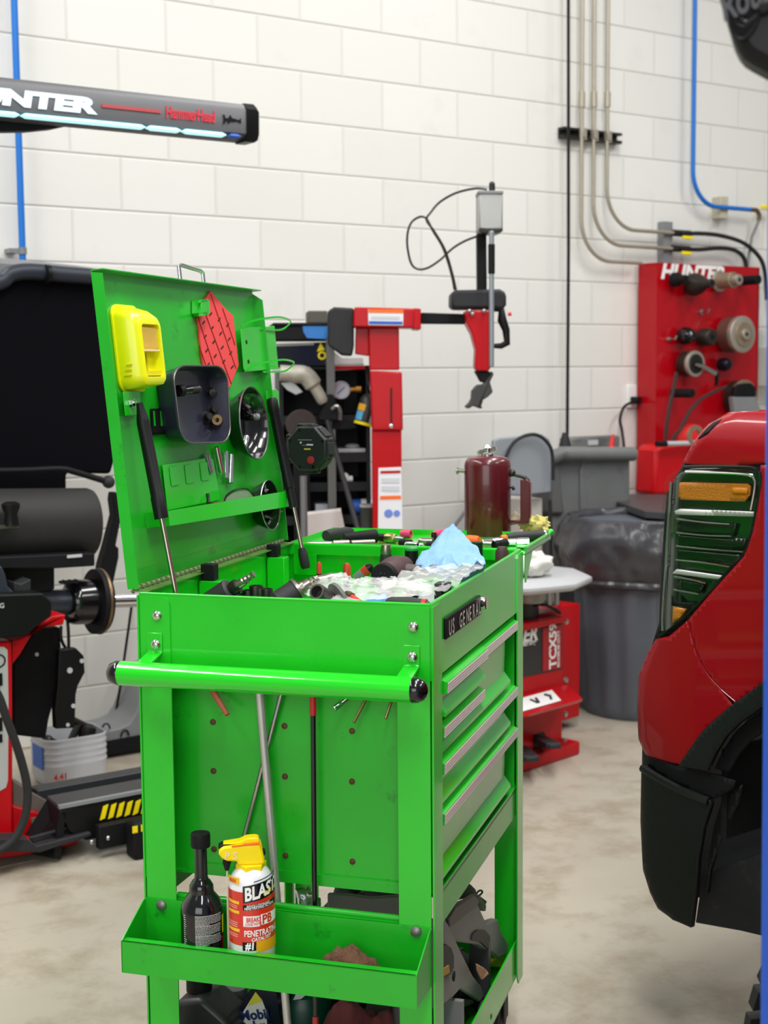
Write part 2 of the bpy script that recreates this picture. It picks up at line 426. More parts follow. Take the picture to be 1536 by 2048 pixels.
for (xa, ya, hp, lab) in ((1352, 466, [(1400, 467), (1440, 471), (1485, 485), (1517, 512), (1530, 545), (1534, 600)], 'upper valve with yellow lever and long black hose above red board'),
                          (1350, 497, [(1400, 499), (1440, 496), (1468, 500), (1485, 512), (1492, 530), (1494, 560)], 'lower valve with yellow lever and short black hose above red board')):
    r = thing('air_valve', lab, 'valve', WALL, 'valves above the tool board')
    q = wp(xa, ya, OFF)
    obj('valve_body', B().cyl((q.x-.02, -OFF, q.z), (q.x+.1, -OFF, q.z), .017, n=12).cyl((q.x+.03, -OFF, q.z), (q.x+.03, -OFF-.03, q.z-.005), .01, n=10), DSTEEL, r)
    obj('yellow_lever', B().box(q.x+.01, q.x+.075, -OFF-.045, -OFF-.03, q.z-.032, q.z-.016), YEL, r, bev=.003)
    obj('hose', B().tube(spline([q+V((.09, 0, 0))]+[wp(x, y, OFF) for x, y in hp]), .011, 8), RUBBER, r)
r = thing('power_outlet', 'wall outlet with black plug and cord beside red tool board', 'outlet', WALL)
q = wp(1265, 793, .01)
obj('cover_plate', B().box(q.x-.035, q.x+.03, -.012, -.001, q.z-.055, q.z+.055), WHITE, r, bev=.003)
obj('plug', B().box(q.x-.02, q.x+.015, -.06, -.012, q.z-.035, q.z+.0), BLACK, r, bev=.006)
obj('cord', B().tube(spline([(q.x-.005, -.05, q.z-.02), wp(1250, 812, .06), wp(1240, 838, .06), wp(1244, 862, .07), wp(1248, 900, .1), wp(1246, 960, .12)]), .007, 8), BLACK, r)
r = thing('control_box', 'pale control box with dark bottle shape at right edge beside board', 'box', WALL)
q = wp(1533, 735, .1)
obj('case', B().box(q.x-.02, q.x+.2, -.18, -.002, q.z-.1, q.z+.11), mat('pale_enamel', (206, 212, 204), .5), r, bev=.006)
obj('blue_cap_bottle', B().cyl((q.x+.05, -.14, q.z+.112), (q.x+.05, -.14, q.z+.24), .045, n=16), BLACKM, r)
obj('cap', B().cyl((q.x+.05, -.14, q.z+.241), (q.x+.05, -.14, q.z+.28), .04, n=16), BLUEP, r)
# ================================================================== left machinery
def poly(fr, pts, axis, val):
    return [fr.px(x, y, axis, val) for x, y in pts]
BALO = WALL.px(0, 1725, 2, 0)
BAL = WALL.at(BALO.x, BALO.y, 0)                       # front floor line of the balancer, x right, y back
bal = thing('wheel_balancer', 'red and black wheel balancer with dark drum, shaft and wheel guard at left', 'machine', BAL)
HOODM = mat('navy_black_guard', (4, 4, 10), .8, var=.2, spec=.12)
NAVY = mat('dark_slate_tube', (42, 46, 58), .45)
Y = V((0, 1, 0))
# wheel guard
pts = poly(BAL, [(-160, 552), (190, 552), (222, 600), (236, 900), (222, 948), (134, 946), (134, 986), (-160, 986)], 1, .42)
obj('wheel_guard', B().solid(pts, Y*.34), HOODM, bal, bev=.01)
fp = spline([BAL.px(x, y, 1, .40) for x, y in ((-160, 575), (-40, 572), (4, 562), (22, 548), (60, 543), (130, 549), (182, 553), (225, 560))], 5)
obj('guard_rim_tube', B().tube(fp, .026, 12), NAVY, bal)
q = BAL.px(95, 548, 1, .38)
obj('rim_clamp', B().cyl(q+V((-.006, 0, 0)), q+V((.006, 0, 0)), .03, n=14), BLACK, bal)
pts = poly(BAL, [(-160, 508), (-20, 513), (60, 520), (150, 529), (230, 541), (275, 556), (292, 580), (296, 700), (-160, 700)], 1, .80)
obj('rear_cover', B().solid(pts, Y*.08), mat('grey_cover', (132, 132, 134), .5), bal, bev=.02)
fp = spline([BAL.px(x, y, 1, .36) for x, y in ((-160, 944), (40, 941), (120, 938), (150, 944), (190, 956), (216, 964))], 5)
obj('guard_lower_tube', B().tube(fp, .0105, 10), BLACKM, bal)
obj('ball_knob', B().ball(BAL.px(217, 964, 1, .36), .021), CHAR, bal)
ap = [BAL.px(x, y, 1, .50) for x, y in ((228, 985), (241, 985), (252, 1010), (240, 1050), (232, 1092), (238, 1096), (238, 1115), (223, 1185), (196, 1180), (203, 1130), (214, 1092), (230, 1030), (226, 1000))]
obj('guard_arm', B().solid(ap, Y*.05), BLACKM, bal, bev=.004)
# drum
c0 = BAL.px(-160, 1053, 1, .24); c1 = BAL.px(172, 1045, 1, .24)
rr = abs(BAL.px(80, 977, 1, .24).z - BAL.px(80, 1118, 1, .24).z)/2
DRUM = mat('charcoal_drum', (44, 43, 43), .55, spec=.3, var=.1, scale=8)
w = (c1-c0); wl = w.length
obj('weight_drum', B().lathe([(rr, 0), (rr, wl), (rr*.96, wl+.012), (rr*.75, wl+.022), (.001, wl+.026)], c0, w, 40, True), DRUM, bal)
def pbox(name, px4, y0, y1, m, bev=.004, par=None, fr=None):
    f = fr or BAL
    return obj(name, B().solid(poly(f, px4, 1, y0), V((0, y1-y0, 0))), m, par or bal, bev=bev)
pbox('drum_tray', [(-160, 1121), (190, 1106), (190, 1132), (112, 1137), (-160, 1140)], .10, .38, BLACKM)
q = BAL.px(150, 1113, 1, .09)
obj('tray_label', B().box(q.x-.022, q.x+.025, .095, .099, q.z-.004, q.z+.005), LGREY, bal)
pbox('head_body', [(-160, 1138), (110, 1132), (110, 1180), (60, 1190), (-160, 1200)], .18, .50, mat('dark_teal_black', (20, 25, 28), .5, spec=.3, var=.1), .006)
pbox('weight_bin', [(-160, 1128), (4, 1132), (12, 1150), (16, 1172), (28, 1184), (42, 1188), (42, 1198), (-160, 1200)], .02, .16, NAVY, .006)
pbox('v_block', [(28, 1164), (42, 1168), (62, 1158), (62, 1186), (28, 1186)], .05, .12, CHAR, .003)
pbox('tool_holder_plate', [(-160, 1194), (86, 1186), (104, 1204), (104, 1232), (78, 1250), (52, 1273), (-160, 1290)], -.03, .05, mat('black_panel', (9, 12, 12), .5, spec=.25), .006)
q = BAL.px(6, 1209, 1, -.035)
obj('panel_mark', B().text('G', .02, (q.x-.01, -.032, q.z-.01), (1, 0, 0), (0, 0, 1), .001, .02), LGREY, bal)
# spindle
def spx(x, y): return BAL.px(x, y, 1, .20)
s0, s1 = spx(85, 1206), spx(290, 1200)
ax = (s1-s0).normalized(); L = (s1-s0).length
def sp(x): return s0+ax*((x-85)/205*L)
k = L/205
obj('spindle_housing', B().cyl(sp(60), sp(142), 24*k, n=20), mat('slate_steel', (58, 64, 74), .35, .4), bal)
obj('spindle_drum', B().lathe([(30*k, 0), (37*k, 2*k), (41*k, 8*k), (42*k, 14*k), (42*k, 56*k)], sp(133), ax, 32), BLACKG, bal)
obj('flange', B().lathe([(61*k, 0), (61*k, 14*k), (57*k, 20*k), (30*k, 26*k)], sp(184), ax, 40), BLACKM, bal)
obj('flange_rim', B().lathe([(62*k, 0), (62.4*k, 3*k), (62*k, 5*k)], sp(193), ax, 40), RUSTY, bal)
obj('hub_nut', B().lathe([(24*k, 0), (24*k, 6*k), (20*k, 7*k), (20*k, 14*k)], sp(207), ax, 24), STEEL, bal)
obj('threaded_shaft', B().cyl(sp(210), sp(300), 13*k, n=20), CHROME, bal)
b = B()
for i in range(6):
    q = BAL.px(120+i*6, 1164-i*.4, 1, .1); b.cyl(q, q+V((0, -.012, 0)), .005+.002*(i % 2), n=8)
obj('stop_bolts', b, CHROME, bal)
# column
pbox('column', [(-160, 1286), (24, 1282), (26, 1480), (26, 1696), (-160, 1730)], .0, .36, RED, .006)
pbox('column_shoulder', [(24, 1330), (24, 1282), (52, 1273), (78, 1250), (104, 1232), (132, 1229), (127, 1250), (72, 1256), (40, 1310)], .02, .2, RED, .004)
SILV = mat('silver_label', (186, 188, 188), .4, .3)
lp = poly(BAL, [(-160, 1292), (8, 1294), (15, 1300), (17, 1400), (16, 1560), (12, 1575), (0, 1582), (-160, 1600)], 1, -.004)
lab = obj('label_plate', B().solid(lp, Y*.004), SILV, bal)
b = B()
for y0, hh in ((1360, .018), (1450, .02), (1478, .012)):
    q = BAL.px(-6, y0, 1, -.006); b.box(q.x-.02, q.x+.016, -.007, -.0045, q.z-hh, q.z+hh)
q = BAL.px(-2, 1322, 1, -.006); b.lathe([(.02, 0), (.02, .002), (.016, .002), (.016, 0)], (q.x, -.0045, q.z), (0, -1, 0), 20, False)
obj('label_print', b, BLACK, lab)
# lower skirts and brackets
pbox('rear_panel', [(26, 1330), (72, 1258), (120, 1254), (124, 1310), (112, 1390), (98, 1440), (92, 1478), (26, 1470)], .24, .5, BLACKM, .006)
pl = obj('caliper_plate', B().solid(poly(BAL, [(119, 1300), (152, 1296), (168, 1312), (170, 1345), (156, 1372), (152, 1390), (150, 1456), (112, 1458), (110, 1420), (116, 1370)], 1, .16), Y*.03), BLACK, bal, bev=.003)
b = B()
for x, y, r in ((140, 1341, .009), (164, 1322, .007), (147, 1412, .007), (136, 1450, .006)):
    q = BAL.px(x, y, 1, .157); b.cyl(q, q+V((0, .004, 0)), r, n=12)
q = BAL.px(74, 1309, 1, .235); b.cyl(q, q+V((0, .006, 0)), .006, n=10)
obj('plate_holes', b, LGREY, pl)
cb = spline([BAL.px(x, y, 1, .2) for x, y in ((122, 1252), (123, 1280), (136, 1300), (137, 1270), (135, 1240))], 5)
obj('wire', B().tube(cb, .005, 6), BLACK, bal)
# base
pbox('base_frame', [(-160, 1700), (26, 1690), (95, 1676), (150, 1662), (172, 1640), (172, 1648), (152, 1690), (95, 1702), (20, 1715), (-160, 1730)], -.04, .2, RED, .004)
pbox('base_wedge', [(26, 1612), (90, 1630), (150, 1655), (172, 1662), (120, 1685), (26, 1700)], .03, .3, RED, .004)
pbox('wedge_top_plate', [(26, 1560), (60, 1582), (110, 1610), (170, 1650), (172, 1660), (110, 1634), (26, 1612)], .06, .4, mat('worn_grey_steel', (112, 104, 98), .5, .3, var=.2), .003)
fr_ = [(-160, 1682), (55, 1676), (70, 1688), (184, 1663), (168, 1650), (160, 1648), (62, 1676)]
pbox('foot_pedal', [(-160, 1680), (56, 1677), (74, 1692), (182, 1664), (184, 1672), (80, 1706), (52, 1704), (-160, 1706)], -.12, -.05, CHAR, .004)
b = B()
q = [BAL.px(x, y, 1, -.085) for x, y in ((60, 1677), (158, 1649), (184, 1664), (78, 1692))]
b.tube(q, .006, 8, True)
obj('pedal_loop', b, CHAR, bal)
cr_ = BAL.px(22, 1028, 1, .10)
obj('crank_knob', B().lathe([(.022, -.035), (.018, 0), (.026, .018), (.027, .03), (.016, .036)], cr_, (0, 0, 1), 14), BLACK, bal)
obj('crank_arm', B().bar(cr_+V((-.2, 0, -.036)), cr_+V((.02, 0, -.036)), .012, .01), STEEL, bal)
hp = [BAL.px(x, y, 1, -.16) for x, y in ((-60, 1340), (-10, 1380), (14, 1440), (36, 1500), (52, 1560), (55, 1600), (48, 1640), (30, 1675), (0, 1700), (-60, 1722))]
single('air_hose', B().tube(spline(hp, 6), .012, 10), RUBBER, 'black hose looping down in front of the red balancer column', 'hose', BAL)

# ------------------------------------------------------------------ light bar
LB = WALL.at(WALL.px(0, 190, 1, -1.02).x, -1.02, 0)
ALU = mat('anodised_grey', (98, 98, 101), .45, .35, var=.1, scale=5)
lb = thing('light_bar', 'long grey overhead machine light bar with lettering and glowing strip', 'light', LB)
a0, a1 = LB.px(-120, 138, 1, 0), LB.px(488, 209, 1, 0)
b0, b1 = LB.px(-120, 208, 1, 0), LB.px(488, 281, 1, 0)
ht = (a1.z-b1.z)
zt, zb_ = a1.z, b1.z
sec = [(0, zb_+.01), (-.012, zb_+.02), (-.014, zt-.02), (0, zt), (.07, zt), (.08, zt-.02), (.08, zb_+.02), (.06, zb_)]
x0, x1 = a0.x, a1.x
obj('housing', B().loft([[(x, y, z) for y, z in sec] for x in (x0, x1)]), ALU, lb)
e = LB.px(515, 245, 1, 0).x
sec2 = [(0-.004, zb_-.004), (-.016, zb_+.016), (-.018, zt-.016), (0, zt+.004), (.075, zt+.004), (.085, zt-.02), (.085, zb_+.02), (.06, zb_-.004)]
obj('end_cap', B().loft([[(x, y*k_+.03*(1-k_), (z-zb_-ht/2)*k_+zb_+ht/2) for y, z in sec2] for x, k_ in ((x1, 1), (x1+(e-x1)*.7, 1), (e, .86))]), BLACK, lb)
LED = mat('cool_led', (168, 226, 236), .4, emit=1.1)
for xa, xb in ((-120, 38), (43, 289), (294, 360), (365, 450), (457, 480)):
    p, q = LB.px(xa, 229+(xa)*.098, 1, -.016).x, LB.px(xb, 229, 1, -.016).x
    obj('led_strip', B().loft([[(x, -.013+.011*math.cos(t), zb_+.008+.008*math.sin(t)*s_) for t in [i*PI/5 for i in range(10)]] for x, s_ in ((p, .2), (p+.012, 1), (q-.012, 1), (q, .2))]), LED if xa < 455 else BLUEP, lb)
def lbt(name, txt, xl, yl, xr, hpx, m, shear=0, bold=0, sx=1, al='RIGHT'):
    q = LB.px(xr, yl, 1, -.016); return obj(name, B().text(txt, hpx, (q.x, -.0155, q.z), (1, 0, 0), (0, 0, 1), .001, bold, shear, al, sx=sx), m, lb)
lbt('maker_lettering', 'HUNTER', 0, 226, 187, .060, mat('lit_letter', (205, 226, 238), .5, emit=.55), .1, .065, 1.9)
q0, q1 = LB.px(204, 211, 1, -.016), LB.px(322, 222, 1, -.016)
obj('red_stripe', B().box(q0.x, q1.x, -.0165, -.0145, q0.z-.005, q0.z+.005), mat('faded_red', (186, 78, 84), .5), lb)
lbt('model_lettering', 'HammerHead', 0, 245, 431, .054, mat('pinkish_red_print', (222, 44, 66), .5), 0, .02, .56)
# shark emblem
so = LB.px(463, 240, 1, -.016)
sh = [(-.030, .024), (-.024, .022), (-.022, .006), (-.010, .009), (-.004, .026), (.002, .010), (.016, .007), (.024, .003), (.036, .014), (.034, 0), (.036, -.012), (.022, -.003), (.010, -.007), (-.004, -.008), (-.010, -.022), (-.014, -.008), (-.022, -.005), (-.024, -.022), (-.030, -.024), (-.028, 0)]
obj('shark_emblem', B().prism([(x*1.0, z*.62) for x, z in sh], (so.x, -.0165, so.z), (1, 0, 0), (0, 0, 1), -.0015), BLACK, lb)
ar = [LB.px(x, y, 1, .06) for x, y in ((-310, 226), (-40, 238), (60, 240), (146, 248), (110, 256), (60, 261), (-20, 262), (-310, 250))]
obj('support_arm', B().solid(ar, Y*.06), BLACKM, lb, bev=.01)
pp = LB.px(-300, 250, 1, .09)
obj('support_post', B().box(pp.x-.08, pp.x+.02, .06, .16, 0, pp.z+.1), BLACKM, lb)

# ------------------------------------------------------------------ wheel lift platform
LFO = WALL.px(290, 1690, 2, 0)
LF = WALL.at(LFO.x, LFO.y, 0)
lf = thing('wheel_lift', 'low black steel lift platform with yellow hazard stripes beside green cart', 'platform', LF)
PLATE = mat('scuffed_black_plate', (66, 66, 68), .35, .5, var=.3, scale=9)
zp = LF.px(292, 1582, 1, 0).z
def lz(x, y): return LF.px(x, y, 2, zp)
xe = .62
fl, fr2 = lz(118, 1614), lz(292, 1582)
bl, br_ = lz(60, 1572), lz(292, 1530)
mid = lz(95, 1592)
y0, yb = fl.y, bl.y
obj('top_plate', B().solid([V((fl.x, y0, zp)), V((xe, y0, zp)), V((xe, y0+(yb-y0)*.5, zp)), V((mid.x, y0+(yb-y0)*.5, zp))], V((0, 0, -.02))), PLATE, lf, bev=.003)
obj('rear_rail', B().solid([V((bl.x, yb-.06, zp)), V((xe, yb-.06, zp)), V((xe, yb, zp)), V((bl.x, yb, zp))], V((0, 0, -.07))), mat('grey_black_rail', (58, 60, 64), .4, .4), lf, bev=.003)
obj('inner_floor', B().box(mid.x-.05, xe, y0+(yb-y0)*.5, yb-.06, zp-.075, zp-.06), mat('worn_steel_tread', (124, 112, 98), .5, .4, var=.3, scale=14, dark=(48, 44, 42), dscale=8), lf)
obj('front_skirt', B().solid([V((fl.x, y0, zp-.002)), V((xe, y0, zp-.002)), V((xe, y0, .05)), V((fl.x+.08, y0, .05)), V((fl.x+.03, y0, zp-.08))], V((0, .03, 0))), BLACK, lf, bev=.002)
obj('front_edge', B().box(fl.x, xe, y0-.004, y0+.012, zp-.006, zp+.004), GREYP, lf)
b = B()
for i in range(9):
    xx = 200+i*16.4
    q = LF.px(xx, 1641-i*2.6, 1, y0-.003); d = LF.px(xx+17, 1641-i*2.6, 1, y0-.003).x-q.x
    hh = .04
    b.solid([V((q.x, y0-.003, q.z)), V((q.x+d*.6, y0-.003, q.z+.004)), V((q.x+d*1.05, y0-.003, q.z+hh+.004)), V((q.x+d*.45, y0-.003, q.z+hh))], V((0, .0025, 0)))
obj('hazard_stripes', b, YEL, lf)
obj('link_bar', B().box(fl.x+.1, xe-.1, y0-.05, y0-.02, .03, .10), BLACKM, lf, bev=.003)
for x, y in ((216, 1676), (183, 1684)):
    q = LF.px(x, y, 1, y0-.052); obj('link_bolt', B().ball((q.x, y0-.052, q.z), .008, 10, 6), STEEL, lf)
q = LF.px(276, 1680, 1, y0-.12)
obj('roller_foot', B().box(q.x-.012, q.x+.14, y0-.12, y0-.055, 0, .11), BLACKM, lf, bev=.01)
b = B()
for i in range(2):
    p = LF.px(270+i*17, 1649-i*3, 1, y0-.122); b.box(p.x-.008, p.x+.008, y0-.1225, y0-.1205, .085, .105)
obj('foot_stripes', b, YEL, lf)
obj('ramp_slope', B().solid([V((fl.x, y0, zp-.01)), V((mid.x, y0+(yb-y0)*.5, zp-.01)), V((mid.x-.1, y0+(yb-y0)*.5, .02)), V((fl.x-.02, y0, .02))], V((.02, 0, -.012))), BLACKM, lf)

# ------------------------------------------------------------------ cut jug with clamps
JG = WORLD.at(*floor_px(128, 1572)); JG = yaw_frame(JG.o+V((0, .09, 0)), TH)
jug = thing('cut_plastic_jug', 'cut open white plastic jug holding dark clamps beside balancer', 'jug', JG)
JUGM = mat('milky_plastic', (206, 208, 214), .45, var=.06, trans=.15)
rz = rrect(.235, .2, .06, 6)
def ring(z, k): return [(x*k, y*k, z) for x, y in rz]
ztop = JG.px(160, 1478, 1, -.1).z
zback = JG.px(120, 1449, 1, .1).z
def topz(x, y): return ztop+(zback-ztop)*(y+.1)/.2
rings = [ring(.004, .93), ring(.03, 1.0)]
for i in range(5):
    z = .07+i*.022; rings += [ring(z, 1.0), ring(z+.006, 1.02), ring(z+.012, 1.0)]
rings += [[(x, y, topz(x, y)) for x, y in rz]]
inner = [[(x*.965, y*.965, topz(x, y)) for x, y in rz], [(x*.94, y*.94, .01) for x, y in rz]]
obj('jug_body', B().loft(rings+inner), JUGM, jug)
p = JG.px(63, 1500, 0, -.12)
obj('blue_print', B().box(-.1205, -.118, -.06, .03, ztop-.1, ztop-.02), BLUEP, jug)
q = JG.px(78, 1536, 1, -.104)
obj('red_lettering', B().text('4.41', .03, (-.10, -.104, ztop-.13), (1, 0, 0), (0, 0, 1), .001, .02), RED, jug)
cl = thing('pipe_clamp', 'dark rusty clamp with T handle sticking out of the cut white jug', 'clamp', JG)
k0 = JG.px(146, 1440, 1, .0); k1 = JG.px(172, 1453, 1, .0); k2 = JG.px(130, 1492, 1, .0)
obj('handle', B().cyl(k0, k1, .013, n=10), DSTEEL, cl)
obj('screw_arm', B().tube(spline([(k0+k1)/2, V((.03, 0, ztop+.01)), k2+V((0, 0, -.02)), V((-.02, .01, .1))], 5), .014, 8), DSTEEL, cl)
obj('jaw', B().lathe([(.02, -.03), (.032, 0), (.03, .03), (.012, .04)], k1+V((.0, .0, -.03)), (.3, 0, 1), 12), DSTEEL, cl)
cl2 = thing('pipe_clamp', 'short dark bar clamp lying low inside the cut white jug', 'clamp', JG)
obj('handle', B().cyl(JG.px(92, 1478, 1, -.02), JG.px(124, 1492, 1, .0), .013, n=10), DSTEEL, cl2)
obj('jaw', B().ball(JG.px(95, 1481, 1, -.02), .02, 12, 8), DSTEEL, cl2)
# grey curved ramp by the wall
RP = WALL.at(WALL.px(240, 1470, 1, -.32).x, -.32, 0)
rp = thing('grey_ramp', 'grey moulded plastic ramp with dark base standing along the wall', 'ramp', RP)
pts = [(190, 1500), (196, 1468), (215, 1462), (240, 1456), (258, 1448), (270, 1430), (276, 1415), (286, 1380), (300, 1350), (330, 1330), (330, 1470)]
q = poly(RP, pts, 1, 0)
obj('body', B().solid(q, Y*.2), GREYP, rp, bev=.006)
q = poly(RP, [(190, 1488), (330, 1462), (330, 1490), (190, 1514)], 1, -.012)
obj('base_strip', B().solid(q, Y*.2), BLACKM, rp)
for x, y in ((212, 1459), (250, 1472), (202, 1483)):
    p = RP.px(x, y, 1, -.004); obj('arch_mark', B().tube([(p.x+.014*math.cos(t)*1.1, -.004, p.z+.022*math.sin(t)) for t in [i*PI/8 for i in range(9)]], .0035, 6), BLACK, rp)
p0 = WALL.px(266, 1190, 1, -.25); p1 = WALL.px(226, 1458, 1, -.14)
single('lamp_cord', B().tube(spline([WALL.px(269, 1150, 1, -.25), p0, WALL.px(248, 1320, 1, -.2), WALL.px(236, 1400, 1, -.17), p1, V((p1.x, p1.y, .02))], 5), .005, 6), BLACK, 'thin dark cord hanging in front of wall left of the green cart', 'cord', WALL)
# ================================================================== tyre changer
TWO = depth_px(772, 742, 5.15)
TW = yaw_frame((TWO.x, TWO.y, 0), .02)
tc = thing('tire_changer', 'red and black tire changer with tall tower, swing arm and foot pedals', 'machine', TW)
def tp(x, y, d=0): return TW.px(x, y, 1, d)
def tsol(name, pts, d0, d1, m, bev=.004, par=None, label=None):
    return obj(name, B().solid([tp(x, y, d0) for x, y in pts], V((0, d1-d0, 0))), m, par or tc, bev=bev, label=label)
def tcyl(name, xa, ya, xb, yb, rpx, d, m, n=20, par=None, r2=None):
    a, b = tp(xa, ya, d), tp(xb, yb, d); k = 5.2/2860
    return obj(name, B().cyl(a, b, rpx*k, None if r2 is None else r2*k, n=n), m, par or tc, bev=.003)
WARN = mat('warning_label', (232, 232, 236), .5)
zf = tp(772, 1000).z
pA, pB = tp(744, 860), tp(803, 860)
obj('tower_column', B().solid([V((pA.x, 0, 0)), V((pB.x, 0, 0)), V((pB.x, 0, pA.z)), V((pA.x, 0, pA.z))], V((0, .16, 0))), RED, tc, bev=.006)
tsol('tower_sleeve', [(740, 741), (804, 744), (806, 861), (744, 861)], -.012, .17, RED, .006)
tsol('upper_column', [(737, 655), (798, 655), (799, 740), (739, 740)], 0, .15, RED, .005)
tsol('side_gusset', [(711, 655), (737, 655), (739, 712), (710, 708)], .02, .12, RED, .004)
tsol('arm_head', [(708, 614), (841, 617), (842, 656), (706, 654)], -.03, .14, RED, .006)
tsol('arm_tip_collar', [(828, 616), (842, 617), (842, 659), (826, 658)], -.036, .146, RED, .004)
tsol('arm_motor', [(655, 622), (668, 614), (708, 616), (708, 690), (704, 712), (682, 710), (655, 690)], .0, .16, CHAR, .008)
lb_ = tsol('warning_label', [(736, 618), (807, 619), (806, 651), (737, 650)], -.034, -.031, WARN, 0)
tsol('orange_band', [(737, 618), (807, 619), (807, 626), (737, 625)], -.036, -.0345, ORANGE, 0, lb_)
tsol('blue_line', [(738, 642), (805, 643), (805, 649), (738, 648)], -.036, -.0345, BLUEP, 0, lb_)
tsol('grey_lines', [(742, 631), (800, 632), (800, 638), (742, 637)], -.036, -.0345, mat('pale_print', (205, 208, 214), .6), 0, lb_)
lb2 = tsol('warning_label', [(757, 936), (803, 934), (805, 1078), (756, 1078)], -.004, -.001, WARN, 0)
tsol('red_band', [(761, 942), (801, 941), (801, 946), (761, 947)], -.006, -.0042, RED, 0, lb2)
tsol('orange_band', [(760, 992), (802, 991), (802, 998), (760, 999)], -.006, -.0042, ORANGE, 0, lb2)
for yy in (956, 972):
    tsol('grey_lines', [(763, yy), (799, yy), (799, yy+10), (763, yy+10)], -.006, -.0042, bpy.data.materials['pale_print'], 0, lb2)
q = tp(777, 1027, -.004)
obj('blue_symbol', B().lathe([(.016, 0), (.014, .002)], q, (0, -1, 0), 16).lathe([(.012, 0), (.012, .002)], q+V((.03, 0, 0)), (0, -1, 0), 16), mat('pale_blue_print', (110, 140, 214), .5), lb2)
tsol('sleeve_slot', [(781, 776), (784, 776), (784, 846), (781, 846)], -.016, -.011, BLACK, 0)
q = tp(782, 852, -.014); obj('slot_bolt', B().ball(q, .01, 12, 8), CHROME, tc)
tsol('swing_arm', [(842, 625), (962, 629), (962, 648), (842, 647)], .03, .1, BLACKM, .004)
tsol('head_housing', [(903, 586), (910, 580), (1000, 578), (1010, 584), (1013, 592), (1013, 610), (1006, 619), (990, 617), (908, 617), (903, 610)], -.05, .12, CHAR, .01)
tsol('mast', [(954, 470), (973, 470), (974, 582), (955, 582)], .02, .07, BLACKM, .003)
tsol('mast_upper', [(954, 385), (962, 385), (962, 470), (954, 470)], .02, .06, DSTEEL, .002)
cy = tsol('air_cylinder', [(958, 386), (975, 384), (1006, 387), (1006, 458), (975, 460), (958, 458)], -.07, .02, mat('cast_aluminium', (176, 178, 174), .45, .6, var=.1), .006)
tsol('cylinder_cap', [(956, 381), (1007, 381), (1007, 388), (956, 388)], -.075, .03, GREYP, .003, cy)
tsol('cylinder_foot', [(958, 456), (1006, 456), (1006, 462), (996, 466), (964, 466), (958, 462)], -.075, .03, DSTEEL, .003, cy)
q = tp(984, 376, -.03); obj('top_fitting', B().cyl(q+V((0, 0, -.01)), q+V((0, 0, .008)), .011, n=12).ball(q+V((0, 0, .012)), .011, 12, 8), DSTEEL, cy)
tcyl('lever_rod', 983, 462, 983, 734, 5, -.10, mat('grey_rod', (150, 158, 164), .35, .6), 16)
tcyl('lever_grip', 983, 488, 983, 548, 6.6, -.10, BLACK, 16)
kk = 5.2/2860
hd = []
for y, xl, xr, dp in ((622, 929, 986, .09), (648, 932, 986, .09), (668, 942, 984, .08), (700, 950, 981, .07), (735, 948, 979, .065), (742, 952, 976, .06)):
    a, b = tp(xl, y, -.02), tp(xr, y, -.02)
    hd.append([V((a.x, -.06, a.z)), V((b.x, -.06, b.z)), V((b.x, -.06+dp*1.4, b.z)), V((a.x, -.06+dp*1.4, a.z))])
obj('mount_head', B().loft(hd), RED, tc, bev=.005)
tsol('head_nose', [(950, 742), (978, 742), (985, 748), (972, 766), (962, 764)], -.045, .02, BLACKM, .004)
tsol('mount_hook', [(972, 756), (984, 742), (988, 748), (980, 764), (986, 784), (976, 794), (966, 800), (958, 812), (966, 814), (962, 818), (946, 812), (937, 818), (930, 814), (938, 806), (943, 798), (944, 782), (954, 770), (968, 768)], -.045, .01, mat('hook_dark_steel', (74, 74, 74), .5, .5), .005)
b = B()
for x, y in ((939, 622), (945, 628), (968, 622)):
    b.ball(tp(x, y, -.075), .008, 10, 6)
obj('head_studs', b, STEEL, tc)
hp = [tp(x, y, -.03) for x, y in ((986, 618), (1002, 618), (1004, 640), (1012, 660), (1014, 686), (1002, 692), (984, 692))]
obj('control_handle', B().tube(hp, [.010, .014, .017, .014, .013, .011, .008], 10), BLACK, tc, bev=0)
q = tp(1016, 628, -.03); obj('handle_button', B().cyl(q, q+V((.012, 0, 0)), .007, n=10), REDB, tc)
hose = [(974, 379), (950, 377), (912, 386), (880, 404), (862, 424), (853, 440), (868, 462), (890, 500), (904, 545), (912, 580)]
obj('air_line', B().tube(spline([tp(x, y, .0) for x, y in hose], 6), .0045, 6), DSTEEL, tc)
hose = [(956, 472), (930, 482), (905, 497), (880, 520), (855, 536), (835, 538), (822, 526), (815, 495), (815, 468), (822, 446), (836, 435), (848, 434), (856, 442), (866, 462), (886, 496), (902, 545), (909, 580)]
obj('air_line', B().tube(spline([tp(x, y, .03) for x, y in hose], 6), .0045, 6), DSTEEL, tc)
# body: its own yaw, local to the changer
BO = V((.705, 5.222, 0)); FB = yaw_frame(BO, .80)
def f2t(p): return TW.l(FB.w(*p))
def bp(x, y, d=0): return FB.px(x, y, 1, d)
def bsol(name, pts, d0, d1, m, bev=.004, par=None):
    b = B().solid([bp(x, y, d0) for x, y in pts], V((0, d1-d0, 0))).xf(f2t); return obj(name, b, m, par or tc, bev=bev)
xr = bp(1125, 1300, 0).x
zt = bp(1125, 1243, 0).z
xl = bp(905, 1300, 0).x
obj('body_front', B().box(xl, xr, 0, .25, .03, zt).xf(f2t), RED, tc, bev=.004)
zt2 = bp(1128, 1222, .0).z
xr2 = FB.px(1155, 1300, 1, .22).x
zc = FB.px(1155, 1205, 1, .22).z
obj('body_side', B().solid([V((xr, .02, .12)), V((xr, .02, zt2)), V((xr2, .3, zc)), V((xr2, .3, .12))], V((-.3, .03, 0))).xf(f2t), RED, tc, bev=.004)
